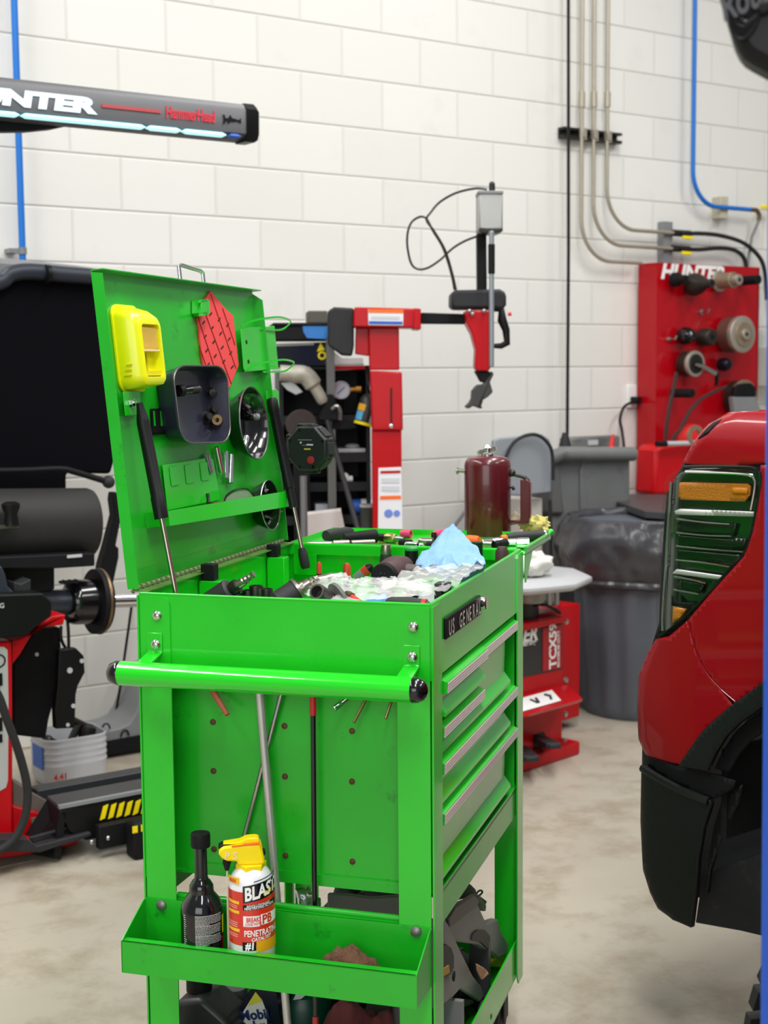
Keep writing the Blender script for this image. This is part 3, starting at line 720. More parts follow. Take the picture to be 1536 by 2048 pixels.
obj('body_block', B().box(xl, xr2-.01, .2, .5, .04, zc).xf(f2t), RED, tc, bev=.006)
bsol('top_rail', [(905, 1288), (1044, 1248), (1132, 1233), (1136, 1240), (1132, 1244), (1044, 1264), (905, 1300)], -.03, .02, RED, .004)
obj('base_foot', B().box(xl, bp(1152, 1490, -.03).x, -.05, .5, 0, .05).xf(f2t), RED, tc, bev=.008)
dk = bsol('label_panel', [(905, 1305), (1044, 1262), (1125, 1247), (1124, 1338), (1044, 1355), (905, 1395)], -.003, .0, mat('dark_panel', (46, 46, 46), .5, var=.15), 0)
bsol('red_label', [(1086, 1257), (1123, 1249), (1123, 1335), (1086, 1343)], -.006, -.0035, mat('dark_red_label', (168, 26, 36), .5), 0, dk)
def btxt(name, txt, x, y, size, u, v, bold, shear=0, sx=1, al='LEFT', par=None):
    q = bp(x, y, -.0065); return obj(name, B().text(txt, size, q, u, v, .0006, bold, shear, al, sx=sx).xf(f2t), WHITE, par or dk)
btxt('model_lettering', 'TCX59', 1112, 1335, .058, (0, 0, 1), (-1, 0, 0), .035, 0, .95)
btxt('small_lettering', 'MAXIMUM DUTY', 1119, 1334, .021, (0, 0, 1), (-1, 0, 0), .02, 0, .85)
btxt('maker_lettering', 'HUNTER', 1074, 1279, .075, (1, 0, 0), (0, 0, 1), .04, .2, 1.0, 'RIGHT')
btxt('under_lettering', 'Engineering', 1072, 1287, .03, (1, 0, 0), (0, 0, 1), .02, .2, 1.2, 'RIGHT')
# tray
SHELFR = mat('glossy_red_machine_paint', (182, 6, 18), .3, coat=.6)
sh = [bp(905, 1420, -.003), bp(1134, 1366, -.003), bp(1166, 1398, -.16), bp(905, 1470, -.16)]
e0, e1 = bp(905, 1418, 0), bp(1134, 1365, 0)
f1 = bp(1166, 1398, -.13); f0 = V((e0.x, -.13, f1.z))
obj('splash_shelf', B().solid([V((e0.x, 0, e1.z)), e1, f1, f0], V((0, .006, -.012))).xf(f2t), SHELFR, tc, bev=.002)
def shp(s, t, off=.004):
    a = V((e0.x, 0, e1.z)).lerp(e1, s); b = f0.lerp(f1, s); return a.lerp(b, t)+V((0, -off*.5, off))
lbl = obj('white_label', B().solid([shp(.25, .2), shp(.82, .2), shp(.80, .82), shp(.25, .82)], V((0, .001, -.002))).xf(f2t), PAPER, tc)
b = B(); b.tube([shp(.72, .35, .006), shp(.75, .5, .006), shp(.73, .65, .006)], .005, 6); b.bar(shp(.58, .4, .006), shp(.6, .65, .006), .008, .004).bar(shp(.63, .4, .006), shp(.61, .65, .006), .008, .004)
obj('label_symbols', b.xf(f2t), CHAR, lbl)
for x, y in ((1134, 1243), (1133, 1360), (1132, 1428), (1131, 1482)):
    q = bp(x-2, y, -.003); obj('bolt', B().lathe([(.012, 0), (.010, .006), (.004, .009)], q, (0, -1, 0), 12).xf(f2t), STEEL, tc)
for x0, y0, x1, y1 in ((1078, 1478, 1108, 1492), (1040, 1498, 1062, 1518)):
    q0, q1 = bp(x0, y0, .0), bp(x1, y1, -.16)
    obj('foot_pedal', B().bar(q0, q1, .055, .022).bar(q1, q1+(q1-q0).normalized()*.012, .04, .016).xf(f2t), CHAR, tc, bev=.004)
bsol('pedal_opening', [(1068, 1470), (1088, 1464), (1096, 1480), (1092, 1494), (1068, 1500)], -.003, .0, BLACK, 0)
# turntable
zt3 = FB.px(1100, 1150, 1, .05).z
c = V((bp(1090, 1150, .12).x-.215, .12, 0)); c.z = zt3
obj('turntable', B().lathe([(.285, -.02), (.30, -.008), (.30, .006), (.285, .014), (.08, .014)], c, (0, 0, 1), 10).xf(f2t), LGREY, tc, bev=.003)
obj('turntable_pedestal', B().lathe([(.11, -.14), (.11, -.02)], c, (0, 0, 1), 24).xf(f2t), DSTEEL, tc)
for x, y, r in ((1062, 1185, .05), (1090, 1192, .026), (1106, 1190, .024)):
    q = bp(x, y, .02); obj('gear_fitting', B().cyl(q+V((0, 0, -.035)), q+V((0, 0, .035)), r, n=14).xf(f2t), mat('dull_aluminium', (160, 158, 150), .5, .4) if r > .04 else STEEL, tc, bev=.004)
q = c+V((-.05, -.08, 0))
obj('bridge_block', B().box(c.x-.2, c.x+.20, .14, .3, zt+.0, zt3-.03).xf(f2t), BLACKM, tc, bev=.006)
q0, q1 = bp(1080, 1215, -.0), bp(1118, 1226, .0)
obj('air_line', B().tube(spline([bp(1064, 1212, .02), bp(1084, 1208, -.01), bp(1108, 1218, -.02), bp(1120, 1226, 0)], 5), .006, 6).xf(f2t), BLACK, tc)
# white rag on turntable
q = f2t(c+V((.0, -.10, .060)))
rg = yaw_frame(TW.w(q.x, q.y, q.z), TH)
b = B().ball((0, 0, 0), (.085, .07, .042), 24, 14, .5, 9)
single('white_rag', b, mat('white_cloth', (222, 220, 212), .9), 'crumpled white rag lying on the grey turntable', 'rag', rg, sub=1)

# ================================================================== black shelf cabinet and its things
CBO = depth_px(650, 1000, 5.42)
CB = yaw_frame((CBO.x, CBO.y, 0), .12)
cab = thing('shelf_cabinet', 'open black metal shelf cabinet between raised green lid and red tower', 'cabinet', CB)
def cx(x, y, d=0): return CB.px(x, y, 1, d)
XL, XR = cx(560, 900).x, cx(741, 900).x
ztop = cx(700, 738).z
SHM = mat('black_shelf_steel', (18, 19, 24), .5, var=.15)
obj('back_panel', B().box(XL, XR, .33, .345, .02, ztop), SHM, cab)
for n_, xa in (('side_panel', XL), ('side_panel', XR-.015)):
    obj(n_, B().box(xa, xa+.015, 0, .33, 0, ztop), SHM, cab)
shz = [cx(700, y).z for y in (832, 908, 966, 1032)]
for z in shz+[.12]:
    obj('shelf', B().box(XL+.015, XR-.015, .0, .33, z-.012, z).box(XL+.015, XR-.015, -.004, .0, z-.03, z+.004), SHM, cab)
obj('top_panel', B().box(XL, XR, 0, .345, ztop, ztop+.012), SHM, cab)
q = cx(700, 734)
obj('red_top_edge', B().box(cx(660, 740).x, XR+.01, -.008, .004, ztop-.002, ztop+.012), RED, cab)
# upper tray with blue tape
zt_ = cx(620, 652, -.05).z
tr = thing('tool_tray', 'black upper tool tray with strip of blue masking tape on front', 'tray', CB)
obj('tray_body', B().box(cx(545, 660, -.06).x, cx(686, 660, -.06).x, -.06, .24, cx(620, 680, -.06).z, zt_).box(cx(545, 660, -.06).x, cx(686, 660, -.06).x, -.066, .25, zt_, zt_+.012), BLACKM, tr, bev=.004)
obj('blue_tape', B().solid([cx(x, y, -.062) for x, y in ((605, 650), (663, 650), (660, 672), (652, 678), (614, 676), (607, 664))], V((0, .0015, 0))), mat('blue_masking_tape', (52, 122, 196), .6), tr)
obj('support_post', B().bar(cx(660, 679, -.05), V((cx(660, 690, -.05).x, -.05, .03)), .03, .03), mat('grey_tube', (126, 126, 124), .4, .6), tr)
obj('post_foot', B().box(cx(640, 800, -.05).x, cx(680, 800, -.05).x, -.12, -.02, 0, .03), BLACKM, tr)
single('small_box', B().box(cx(617, 630).x, cx(656, 630).x, .02, .16, zt_+.013, cx(630, 621).z), mat('olive_grey_box', (84, 82, 74), .6), 'small olive grey box standing on black upper tool tray', 'box', CB, bev=.004)
wb = thing('control_unit', 'black control unit with yellow warning stickers under the tool tray', 'box', CB)
obj('case', B().solid([cx(x, y, -.02) for x, y in ((540, 688), (655, 684), (655, 733), (540, 733))], V((0, .2, 0))), BLACKG, wb, bev=.005)
b = B().solid([cx(x, y, -.024) for x, y in ((634, 703), (641, 685), (650, 700))], V((0, .002, 0)))
obj('warning_sticker', b, YEL, wb)
q = cx(644, 711, -.024); obj('warning_sticker', B().lathe([(.016, 0), (.016, .002), (.009, .002), (.009, 0)], q, (0, -1, 0), 16, False), YEL, wb)
for ya, yb2, xb in ((686, 690, 628), (734, 740, 620)):
    obj('silver_trim', B().solid([cx(x, y, -.026) for x, y in ((545, ya+3), (xb, ya), (xb, yb2), (545, yb2+3))], V((0, .004, 0))), LGREY, wb)
# papers
single('paper_stack', B().solid([cx(x, y, .04) for x, y in ((664, 700), (684, 716), (726, 716), (728, 738), (664, 742))], V((0, .003, 0))).box(cx(664, 742, .04).x, cx(728, 742, .04).x, .04, .2, ztop+.0125, ztop+.02), PAPER, 'white papers standing on top of black shelf cabinet', 'paper', CB)
# gauge
g = thing('pressure_gauge', 'round white dial pressure gauge with brass fitting on the cabinet', 'gauge', CB)
gc = cx(682, 780, -.03)
rg_ = abs(cx(698, 780, -.03).x-cx(666, 780, -.03).x)/2
obj('dial', B().cyl(gc, gc+V((0, -.004, 0)), rg_, n=28), mat('gauge_face', (214, 214, 232), .4), g)
obj('bezel', B().lathe([(rg_, .02), (rg_*1.12, .02), (rg_*1.12, -.012), (rg_, -.012)], gc, (0, 1, 0), 28, False), STEEL, g)
obj('needle', B().bar(gc+V((-.015, -.006, -.014)), gc+V((.012, -.006, .011)), .004, .002), BLACK, g)
q = cx(706, 779, -.02)
obj('brass_fitting', B().cyl(gc+V((.03, .01, 0)), q+V((.01, 0, 0)), .009, n=10).cyl(q+V((.01, 0, 0)), q+V((.03, 0, 0)), .013, n=12), mat('brass', (196, 142, 66), .35, .9), g)
obj('gauge_mount', B().cyl(gc+V((0, .001, 0)), gc+V((0, .05, 0)), rg_*.9, n=20).bar(gc+V((0, .05, 0)), V((gc.x, .05, shz[0])), .03, .02), BLACKM, g)
# bottle hanging by its tube
sb = thing('spray_bottle', 'black bottle with yellow and blue label hanging beside red tower', 'bottle', CB)
a, c2 = cx(741, 795, -.06), cx(727, 850, -.06)
w = (c2-a).normalized(); L = (c2-a).length
obj('bottle', B().lathe([(.02, -.012), (.03, 0), (.037, .012), (.038, L*.8), (.037, L)], a, w, 22), mat('smoky_black', (40, 42, 44), .4), sb)
u_ = w.cross(V((0, 1, 0)))
def wrapb(a0, a1, t0, t1, m, nm):
    o_ = ortho(w)
    vs = B()
    f = lambda s, t: a+w*(L*(t0+(t1-t0)*t))+(V((0, -1, 0))*math.cos(math.radians(a0+(a1-a0)*s))+(w.cross(V((0, 1, 0))))*math.sin(math.radians(a0+(a1-a0)*s)))*.0386
    vs.grid(8, 2, f); return obj(nm, vs, m, sb)
wrapb(-75, -20, .28, .52, mat('amber_label', (236, 176, 40), .5), 'yellow_label')
wrapb(-75, -25, .54, .86, mat('sky_label', (96, 176, 216), .5), 'blue_label')
wrapb(-80, 80, .90, 1.0, YEL, 'yellow_base_band')
wrapb(20, 80, .6, .88, LGREY, 'grey_label')
obj('hook', B().tube(spline([a+V((0, 0, .01)), cx(735, 770, -.06), cx(733, 752, -.03), cx(735, 742, .0)], 5), .004, 6).box(cx(735, 742).x-.01, cx(735, 742).x+.01, -.01, .01, ztop-.02, ztop+.013), BLACK, sb)
# boxes and cans on shelves
single('small_carton', B().box(cx(632, 1010).x, cx(671, 1010).x, .02, .14, shz[3]+.001, shz[3]+.045), mat('white_grey_carton', (206, 210, 220), .6), 'small white and grey carton on the lowest cabinet shelf', 'box', CB, bev=.002)
sc_ = thing('spray_can', 'blue and white spray can lying on lowest cabinet shelf', 'can', CB)
p0, p1 = cx(700, 992, .05), cx(738, 1000, .05)
p0.z = p1.z = shz[3]+.031
obj('can_body', B().cyl(p0, p0.lerp(p1, .55), .03, n=18), BLUEP, sc_)
obj('white_cap', B().lathe([(.03, 0), (.031, .03), (.024, .05), (.02, .055)], p0.lerp(p1, .56), p1-p0, 18), WHITE, sc_)
for (x, y, hh, lab) in ((692, 904, .014, 'bright metal parts heaped on the second cabinet shelf'), ):
    q0, q1 = cx(672, y), cx(732, y)
    single('metal_tray', B().box(q0.x, q1.x, .01, .16, shz[1]+.005, shz[1]+.02).ball((q0.x*.4+q1.x*.6, .06, shz[1]+.026), (.03, .03, .012), 12, 8), LGREY, 'pale flat metal tray on the second cabinet shelf', 'tray', CB, bev=.002)
q = cx(695, 955, .03)
single('white_fitting', B().cyl((q.x-.018, .04, shz[2]+.013), (q.x+.02, .04, shz[2]+.013), .012, n=12).ball((q.x-.01, .04, shz[2]+.02), .018, 12, 8), WHITE, 'tiny white fitting on third cabinet shelf', 'fitting', CB)
# grinder, glove, wheels on left
q = cx(603, 850, -.12)
dk_ = thing('abrasive_wheel', 'large dark brown abrasive wheel standing behind the octagonal light', 'wheel', CB)
rw = abs(cx(634, 850, -.12).x-cx(572, 850, -.12).x)/2
obj('disc', B().cyl(q, q+V((0, .03, 0)), rw, n=36), mat('brown_black_disc', (56, 48, 46), .8, var=.2, scale=30), dk_, bev=.004)
obj('stand', B().box(q.x-.03, q.x+.03, .032, .06, 0, q.z), BLACKM, dk_).location = q*V((0, 1, 0)) if False else (0, q.y, 0)
gl = thing('air_gun', 'pale grey air gun nozzle hanging tilted over the cabinet', 'tool', CB)
ps = [cx(x, y, -.09) for x, y in ((560, 746), (590, 748), (612, 752), (630, 775), (648, 806))]
obj('barrel', B().tube(spline(ps, 5), [.03]*5+[.034]*5+[.034]*5+[.022]*5+[.016], 12), mat('dusty_aluminium', (176, 172, 158), .5, .3, var=.2, scale=16), gl)
obj('trigger_guard', B().solid([cx(x, y, -.09) for x, y in ((562, 766), (585, 762), (606, 784), (592, 790), (574, 780))], V((0, .02, 0))), LGREY, gl, bev=.003)
obj('hanger', B().bar(cx(600, 760, -.06), V((cx(600, 760).x, .0, ztop-.02)), .02, .01), BLACKM, gl)
st = thing('light_stand', 'black stand head with thin slanted rod before the dark shelves', 'stand', CB)
obj('clamp_head', B().solid([cx(x, y, -.1) for x, y in ((652, 790), (666, 788), (674, 806), (682, 830), (676, 842), (640, 842), (634, 838), (648, 810))], V((0, .05, 0))), BLACK, st, bev=.006)
a, c2 = cx(654, 840, -.09), cx(716, 1060, -.33)
d_ = (c2-a).normalized()
obj('slanted_rod', B().cyl(a, a+d_*(a.z/abs(d_.z)-.002), .0095, n=10), CHAR, st)
obj('chrome_hook', B().tube(spline([cx(664, 818, -.11), cx(674, 812, -.12), (cx(680, 822, -.12)), cx(679, 840, -.12)], 5), .007, 8), STEEL, st)
obj('dark_plate', B().solid([cx(x, y, -.07) for x, y in ((664, 840), (700, 842), (714, 854), (700, 858), (664, 858))], V((0, .03, 0))), BLACKM, st)
a = cx(607, 952, -.16)
single('grey_tube', B().cyl((a.x, a.y, 0), (a.x, a.y, a.z), .013, n=14).cyl((a.x, a.y, 0), (a.x, a.y, .02), .07, n=20), mat('grey_tube_paint', (126, 126, 128), .4, .4), 'upright grey tube on round foot below the octagonal light', 'tube', CB)
single('white_board', B().solid([cx(x, y, -.10) for x, y in ((612, 1030), (682, 1022), (697, 1092), (612, 1096))], V((0, .01, .01))).box(cx(650, 1090, -.1).x-.08, cx(650, 1090, -.1).x+.06, -.08, -.06, 0, cx(650, 1090, -.1).z+.03), mat('off_white_board', (214, 208, 204), .6), 'blank off white board leaning against cabinet bottom', 'board', CB)
cn = thing('metal_can', 'dark green grey can with pale rim in front of red tower', 'can', CB)
a, b_ = cx(720, 1014, -.09), cx(752, 1014, -.09); rc_ = (b_.x-a.x)/2; mx_ = (a.x+b_.x)/2
obj('can_body', B().cyl((mx_, -.09, 0), (mx_, -.09, a.z), rc_, n=24), mat('dark_sage', (60, 64, 60), .5), cn)
obj('can_rim', B().lathe([(rc_, 0), (rc_*1.04, 0), (rc_*1.04, .01), (rc_*.9, .01)], (mx_, -.09, a.z), (0, 0, 1), 24, False), LGREY, cn)
# ================================================================== red tool board and adapters
BDO = WALL.px(1412, 740, 1, -.14)
BD = WALL.at(BDO.x, -.14, 0)
bd = thing('tool_board', 'tall red wall board lettered in white and hung with steel adapters', 'board', BD)
def bq(x, y, d=0): return BD.px(x, y, 1, d)
xl, xr = bq(1312, 740).x, bq(1516, 740).x
zt, zb_ = bq(1400, 529).z, bq(1290, 985).z
REDBD = mat('glossy_red_board', (172, 6, 20), .22, coat=.25, spec=.3, var=.06)
obj('face_panel', B().box(xl, xr, 0, .02, zb_, zt), REDBD, bd)
fl = bq(1275, 740, .12).x
obj('left_return', B().solid([V((xl, 0, zb_)), V((xl, 0, zt)), V((fl, .12, zt)), V((fl, .12, zb_))], V((.012, .012, 0))), REDBD, bd)
obj('right_return', B().box(xr-.012, xr, 0, .12, zb_, zt), REDBD, bd)
obj('bottom_lip', B().box(xl, xr, -.05, 0, zb_, zb_+.02), REDBD, bd, bev=.004)
q = bq(1320, 556)
obj('maker_lettering', B().text('HUNTER', .098, (q.x, -.003, q.z), (1, 0, 0), (0, 0, 1), .001, .045, .22, sx=1.16), WHITE, bd)
IRON = mat('dark_cast_iron', (58, 52, 48), .45, .6, var=.25, scale=30)
TAN = mat('worn_tan_steel', (158, 140, 118), .45, .6, var=.2, scale=30)
PALE = mat('pale_machined_steel', (172, 164, 150), .4, .6, var=.15, scale=40)
N_ = V((0, -1, 0))
def pr(x, r): return r*5.95/2860*1.05
def adapter(name, x, y, prof, mats, lab, peg=True, cat='adapter'):
    """prof: list of segments (part name, [(r px, dist m)...], material) along the board normal"""
    q = bq(x, y, -.0); q.y = 0
    t = thing(name, lab, cat, BD, 'adapters hung on the red board')
    for pn, pf, m in prof:
        obj(pn, B().lathe([(pr(x, r), d) for r, d in pf], (q.x, -.024, q.z), N_, 28), m, t, bev=.002)
    obj('bore', B().lathe([(pr(x, prof[-1][1][-1][0])*.35, 0), (pr(x, prof[-1][1][-1][0])*.35, .002)], (q.x, -.024-prof[-1][1][-1][1], q.z), N_, 16), BLACK, t)
    return t
adapter('clamping_cone', 1340, 560, [('cone', [(16, 0), (16, .03), (9, .055), (9, .08)], BLACKM)], 0, 'small black stepped cone at top left of the red board')
adapter('clamping_cone', 1374, 570, [('cone', [(24, .0), (26, .03), (22, .06), (10, .11), (10, .14)], IRON)], 0, 'large dark iron cone below the N on the red board')
adapter('spacer_sleeve', 1430, 563, [('back_flange', [(24, 0), (24, .012)], PALE), ('sleeve', [(18, .013), (18, .1)], TAN), ('front_collar', [(12, .101), (12, .135)], PALE)], 0, 'tan sleeve with pale flange under the E on red board')
adapter('spacer_sleeve', 1476, 562, [('sleeve', [(11, 0), (11, .11)], BLACKM)], 0, 'slim black sleeve at top right of red board')
adapter('clamping_cone', 1357, 672, [('cone', [(19, .0), (20, .02), (18, .05), (12, .075), (7, .085)], BLACKG)], 0, 'glossy black rounded cone at mid left of red board')
adapter('clamping_cone', 1396, 675, [('cup', [(20, .0), (20, .06), (16, .072)], IRON)], 0, 'dark blunt cup between black cone and big disc')
adapter('flange_plate', 1448, 670, [('drum', [(40, 0), (41, .075)], mat('brown_steel', (120, 92, 82), .45, .6, var=.15)), ('face', [(42, .076), (42, .1), (38, .104)], PALE), ('face_ring', [(28, .105), (28, .110)], TAN), ('hub', [(13, .111), (12, .125)], PALE)], 0, 'large pale round flange disc at right of red board')
r = adapter('ring_adapter', 1362, 728, [('ring_back', [(28, 0), (28, .055)], IRON), ('ring_rim', [(29, .056), (29, .075)], PALE), ('ring_inside', [(22, .076), (22, .077)], DSTEEL)], 0, 'pale rimmed open ring at middle left of red board')
adapter('clamping_cone', 1434, 729, [('cone', [(15, 0), (15, .03), (11, .055), (8, .06)], mat('blue_black_steel', (34, 32, 46), .3, .7))], 0, 'small blue black cone right of the open ring')
adapter('spacer_sleeve', 1338, 786, [('sleeve', [(10, 0), (10, .13)], BLACKM)], 0, 'black sleeve low at left on the red board')
adapter('ring_adapter', 1462, 795, [('ring_back', [(40, 0), (40, .05)], IRON), ('ring_rim', [(41, .051), (41, .07)], TAN), ('ring_inside', [(33, .071), (33, .072)], BLACKM)], 0, 'large tan rimmed ring at lower right of red board')
pl = thing('grey_pouch', 'grey plastic pouch with black top hanging by the large tan ring', 'pouch', BD)
obj('pouch_body', B().solid([bq(x, y, -.12) for x, y in ((1466, 794), (1512, 794), (1526, 832), (1470, 832))], V((0, .03, 0))), GREYP, pl, bev=.003)
obj('pouch_top', B().solid([bq(x, y, -.12) for x, y in ((1468, 792), (1472, 776), (1484, 768), (1502, 766), (1512, 774), (1513, 792))], V((0, .03, 0))), BLACKM, pl, bev=.003)
obj('hang_hook', B().cyl(bq(1490, 770, -.1), V((bq(1490, 770, -.1).x, -.001, bq(1490, 770, -.1).z)), .006, n=8), STEEL, pl)
hk = thing('hook_tool', 'grey bent hook tool reaching out from the open ring on board', 'tool', BD)
obj('handle', B().tube([bq(x, y, -.12) for x, y in ((1392, 729), (1406, 733), (1430, 747))], [.008, .010, .014], 10), STEEL, hk)
obj('clip', B().bar(bq(1434, 744, -.11), bq(1433, 772, -.11), .014, .012), BLACK, hk)
obj('peg', B().cyl(bq(1434, 744, -.11), V((bq(1434, 744, -.11).x, -.001, bq(1434, 744, -.11).z)), .005, n=8), STEEL, hk)
for (x, y) in ((1337, 678), (1402, 624)):
    q = bq(x, y); h_ = thing('board_hook', 'small bare steel hook %s' % ('at left edge under the black cone' if x < 1350 else 'near upper middle of red board'), 'hook', BD)
    obj('peg', B().tube([(q.x, -.001, q.z), (q.x, -.045, q.z), (q.x, -.055, q.z+.015)], .006, 8), STEEL, h_)
    obj('washer', B().cyl((q.x, -.001, q.z), (q.x, -.006, q.z), .013, n=14), STEEL, h_)
for pts, lab in (([(1353, 745), (1348, 775), (1340, 810), (1334, 845), (1332, 866), (1331, 882)], 'dark hose hanging from the open ring down the red board'),
                 ([(1452, 774), (1425, 785), (1400, 800), (1378, 825), (1360, 860), (1350, 870), (1346, 884)], 'dark hose sweeping from big tan ring down to red machine')):
    single('air_hose', B().tube(spline([bq(x, y, -.17) for x, y in pts], 6), .0085, 8), mat('brown_black_hose', (46, 34, 34), .6), lab, 'hose', BD, 'hoses on the red board')

# red portable machine below the board
RMO = WALL.px(1360, 950, 1, -.34)
RM = WALL.at(RMO.x, -.34, 0)
def rq(x, y, d=0): return RM.px(x, y, 1, d)
rm = thing('red_air_tank', 'small bright red tank with grey carry bar in front of board', 'tank', RM)
zt = rq(1340, 900).z; xl, xr = rq(1312, 930).x, rq(1412, 930).x; zb_ = rq(1340, 990).z
obj('tank_body', B().solid([rq(x, y) for x, y in ((1309, 990), (1314, 902), (1322, 890), (1360, 884), (1420, 884), (1430, 990))], V((0, .14, 0))), mat('tomato_red', (196, 10, 20), .4, spec=.3), rm, bev=.02)
obj('tank_neck', B().lathe([(.06, 0), (.075, .03), (.07, .06)], rq(1388, 878, .05)+V((0, .05, 0)), (0, -1, 0), 24), mat('tomato_red_neck', (224, 44, 40), .4), rm)
obj('neck_ring', B().lathe([(.05, 0), (.052, .012), (.03, .012), (.03, 0)], rq(1388, 872, -.04), (0, -1, 0), 24, False), TAN, rm)
obj('carry_bar', B().cyl(rq(1316, 888, -.04), rq(1400, 886, -.04), .012, n=14), LGREY, rm)
obj('bar_grip', B().cyl(rq(1313, 888, -.04), rq(1332, 888, -.04), .0135, n=14), BLACKM, rm)
obj('tank_stand', B().box(xl+.02, xr, .02, .12, 0, zb_+.01), DSTEEL, rm)
single('black_table_top', B().solid([RM.px(x, y, 2, rq(1300, 992, -.1).z) for x, y in ((1218, 998), (1262, 988), (1420, 990), (1420, 1030), (1290, 1022))], V((0, 0, -.03))), mat('slate_board', (70, 70, 72), .45), 'dark flat board lying across the black lined trash can', 'board', RM, bev=.003)

# ================================================================== trash can
TRO = floor_px(1250, 1447)
rc = .27
tcx = TRO + V((.10, .25, 0))
TR_ = yaw_frame((tcx.x-.0, tcx.y, 0), 0)
can = thing('trash_can', 'round ribbed blue grey trash can lined with black bag', 'trash can', TR_)
zrim = TR_.px(1220, 1058, 1, -.27).z
SL = mat('slate_plastic', (92, 98, 108), .5, var=.08)
rings = []; n = 96
for z, r in ((0, .225), (.012, .232), (.05, .235), (zrim-.14, .27), (zrim-.12, .285), (zrim, .288)):
    ribbed = .02 < z < zrim-.13
    rings.append([(r_*math.cos(2*PI*i/n), r_*math.sin(2*PI*i/n), z) for i in range(n) for r_ in [r+(.012 if ribbed and i % 6 < 3 else 0)]])
obj('can_body', B().loft(rings), SL, can)
BAG = mat('black_bin_bag', (66, 66, 70), .26, var=.2, bump=1.0, bscale=16)
def bagf(u, v):
    a = 2*PI*u; z = zrim+.03-.27*v; k = noise.noise(V((math.cos(a)*2.2, math.sin(a)*2.2, v*3)))
    k2 = noise.noise(V((math.cos(a)*6, math.sin(a)*6, v*5+4)))
    r = .300+.045*math.sin(min(1, v*1.1)*PI)+.022*k+.014*k2+(.015 if v > .9 else 0)
    if v > .96: r -= .01
    zz = z-.035*v*(noise.noise(V((math.cos(a)*1.5, math.sin(a)*1.5, 7))))
    return (r*math.cos(a), r*math.sin(a), zz)
bag = B().grid(121, 26, bagf)
def bagin(u, v):
    a = 2*PI*u; r = (.29-.02*v+.014*noise.noise(V((math.cos(a)*5, math.sin(a)*5, v*4))))
    return (r*math.cos(a), r*math.sin(a), zrim+.03-.2*v)
bag.grid(97, 8, bagin).add([(.27*math.cos(2*PI*i/24), .27*math.sin(2*PI*i/24), zrim-.16) for i in range(24)], [tuple(range(24))])
obj('bin_bag', bag, BAG, can, thick=.002)

# ================================================================== grey bin, panel and odds behind
GBO = WALL.px(1190, 960, 1, -.53); GB = WALL.at(GBO.x, -.53, 0)
def gq(x, y, d=0): return GB.px(x, y, 1, d)
gb = thing('grey_plastic_bin', 'large scuffed grey plastic bin with rolled top edge behind trash can', 'bin', GB)
GRB = mat('scuffed_grey_plastic', (112, 114, 113), .45, var=.14, scale=8, dark=(84, 84, 84), dscale=6)
xl, xr = gq(1098, 950).x, gq(1262, 950).x
zt = gq(1180, 898).z
obj('bin_body', B().solid([V((xl, 0, .35)), V((xr, 0, .35)), V((xr, 0, zt-.05)), V((xl+.01, 0, zt-.03))], V((0, .4, 0))), GRB, gb, bev=.03)
obj('rolled_edge', B().tube([(xl-.01, -.02, zt-.03), (xl+.05, -.03, zt-.012), (xr-.02, -.03, zt-.03)], .032, 14), GRB, gb)
obj('left_post', B().solid([gq(x, y, -.02) for x, y in ((1095, 905), (1118, 900), (1130, 1030), (1100, 1030))], V((0, .1, 0))), mat('darker_grey_plastic', (98, 98, 98), .5), gb, bev=.015)
x0, x1 = gq(1158, 980).x, gq(1256, 980).x
z0, z1 = gq(1200, 1022).z, gq(1200, 922).z
obj('recess_panel', B().solid([V((x0, -.012, z0)), V((x1, -.012, z0)), V((x1, -.012, z1)), V((x0+.02, -.012, z1)), V((x0, -.012, z1-.03))], V((0, .012, 0))), GRB, gb, bev=.006)
obj('rear_lid', B().box(gq(1135, 885, .3).x, gq(1235, 885, .3).x, .28, .36, zt-.1, gq(1180, 873, .3).z), GRB, gb, bev=.01)
q = gq(1186, 885, .275); obj('lid_label', B().box(q.x-.03, q.x+.03, .272, .279, q.z-.012, q.z+.012), LGREY, gb)
obj('bin_legs', B().box(xl+.03, xr-.03, .05, .35, 0, .36), mat('dark_grey_stand', (64, 64, 66), .6), gb)
q = gq(1222, 882, .2); single('red_cone_tip', B().cyl((q.x, .2, zt-.03), (q.x+.012, .2, q.z+.03), .016, .006, n=12), REDB, 'small red pointed cap on the grey plastic bin', 'cap', GB)
q = gq(1130, 888, .1); single('cable_grommet', B().lathe([(.032, -.05), (.026, 0), (.014, .04), (.012, .05)], (q.x, .1, q.z), (0, 0, 1), 16), CHAR, 'dark grey cone where the black wall cable enters the grey bin', 'grommet', GB)
PNO = WALL.px(1045, 935, 1, -.625); PN = WALL.at(PNO.x, -.625, 0)
pn = thing('folding_chair', 'blue grey folded chair back leaning by wall under black loop', 'chair', PN)
def pq(x, y, d=0): return PN.px(x, y, 1, d)
obj('backrest', B().solid([pq(x, y) for x, y in ((988, 880), (1000, 876), (1085, 868), (1100, 878), (1104, 900), (1103, 985), (1040, 992), (985, 990))], V((0, .02, 0))), mat('blue_grey_plastic', (146, 152, 158), .5), pn, bev=.006)
obj('frame_tube', B().tube(spline([pq(x, y, -.03) for x, y in ((996, 985), (1004, 940), (1020, 896), (1040, 876), (1068, 869), (1090, 880), (1104, 905), (1106, 960))], 6), .0075, 8), CHAR, pn)
p = pq(1000, 1000, -.03); p2 = pq(1100, 1000, -.03)
obj('leg', B().cyl((p.x, -.03, p.z), (p.x-.03, -.03, 0.0), .0075, n=8), CHAR, pn)
obj('leg', B().cyl((p2.x, -.03, p2.z), (p2.x+.02, -.03, 0.0), .0075, n=8), CHAR, pn)
q0, q1 = pq(1040, 1000, .05), pq(1084, 1000, .05)
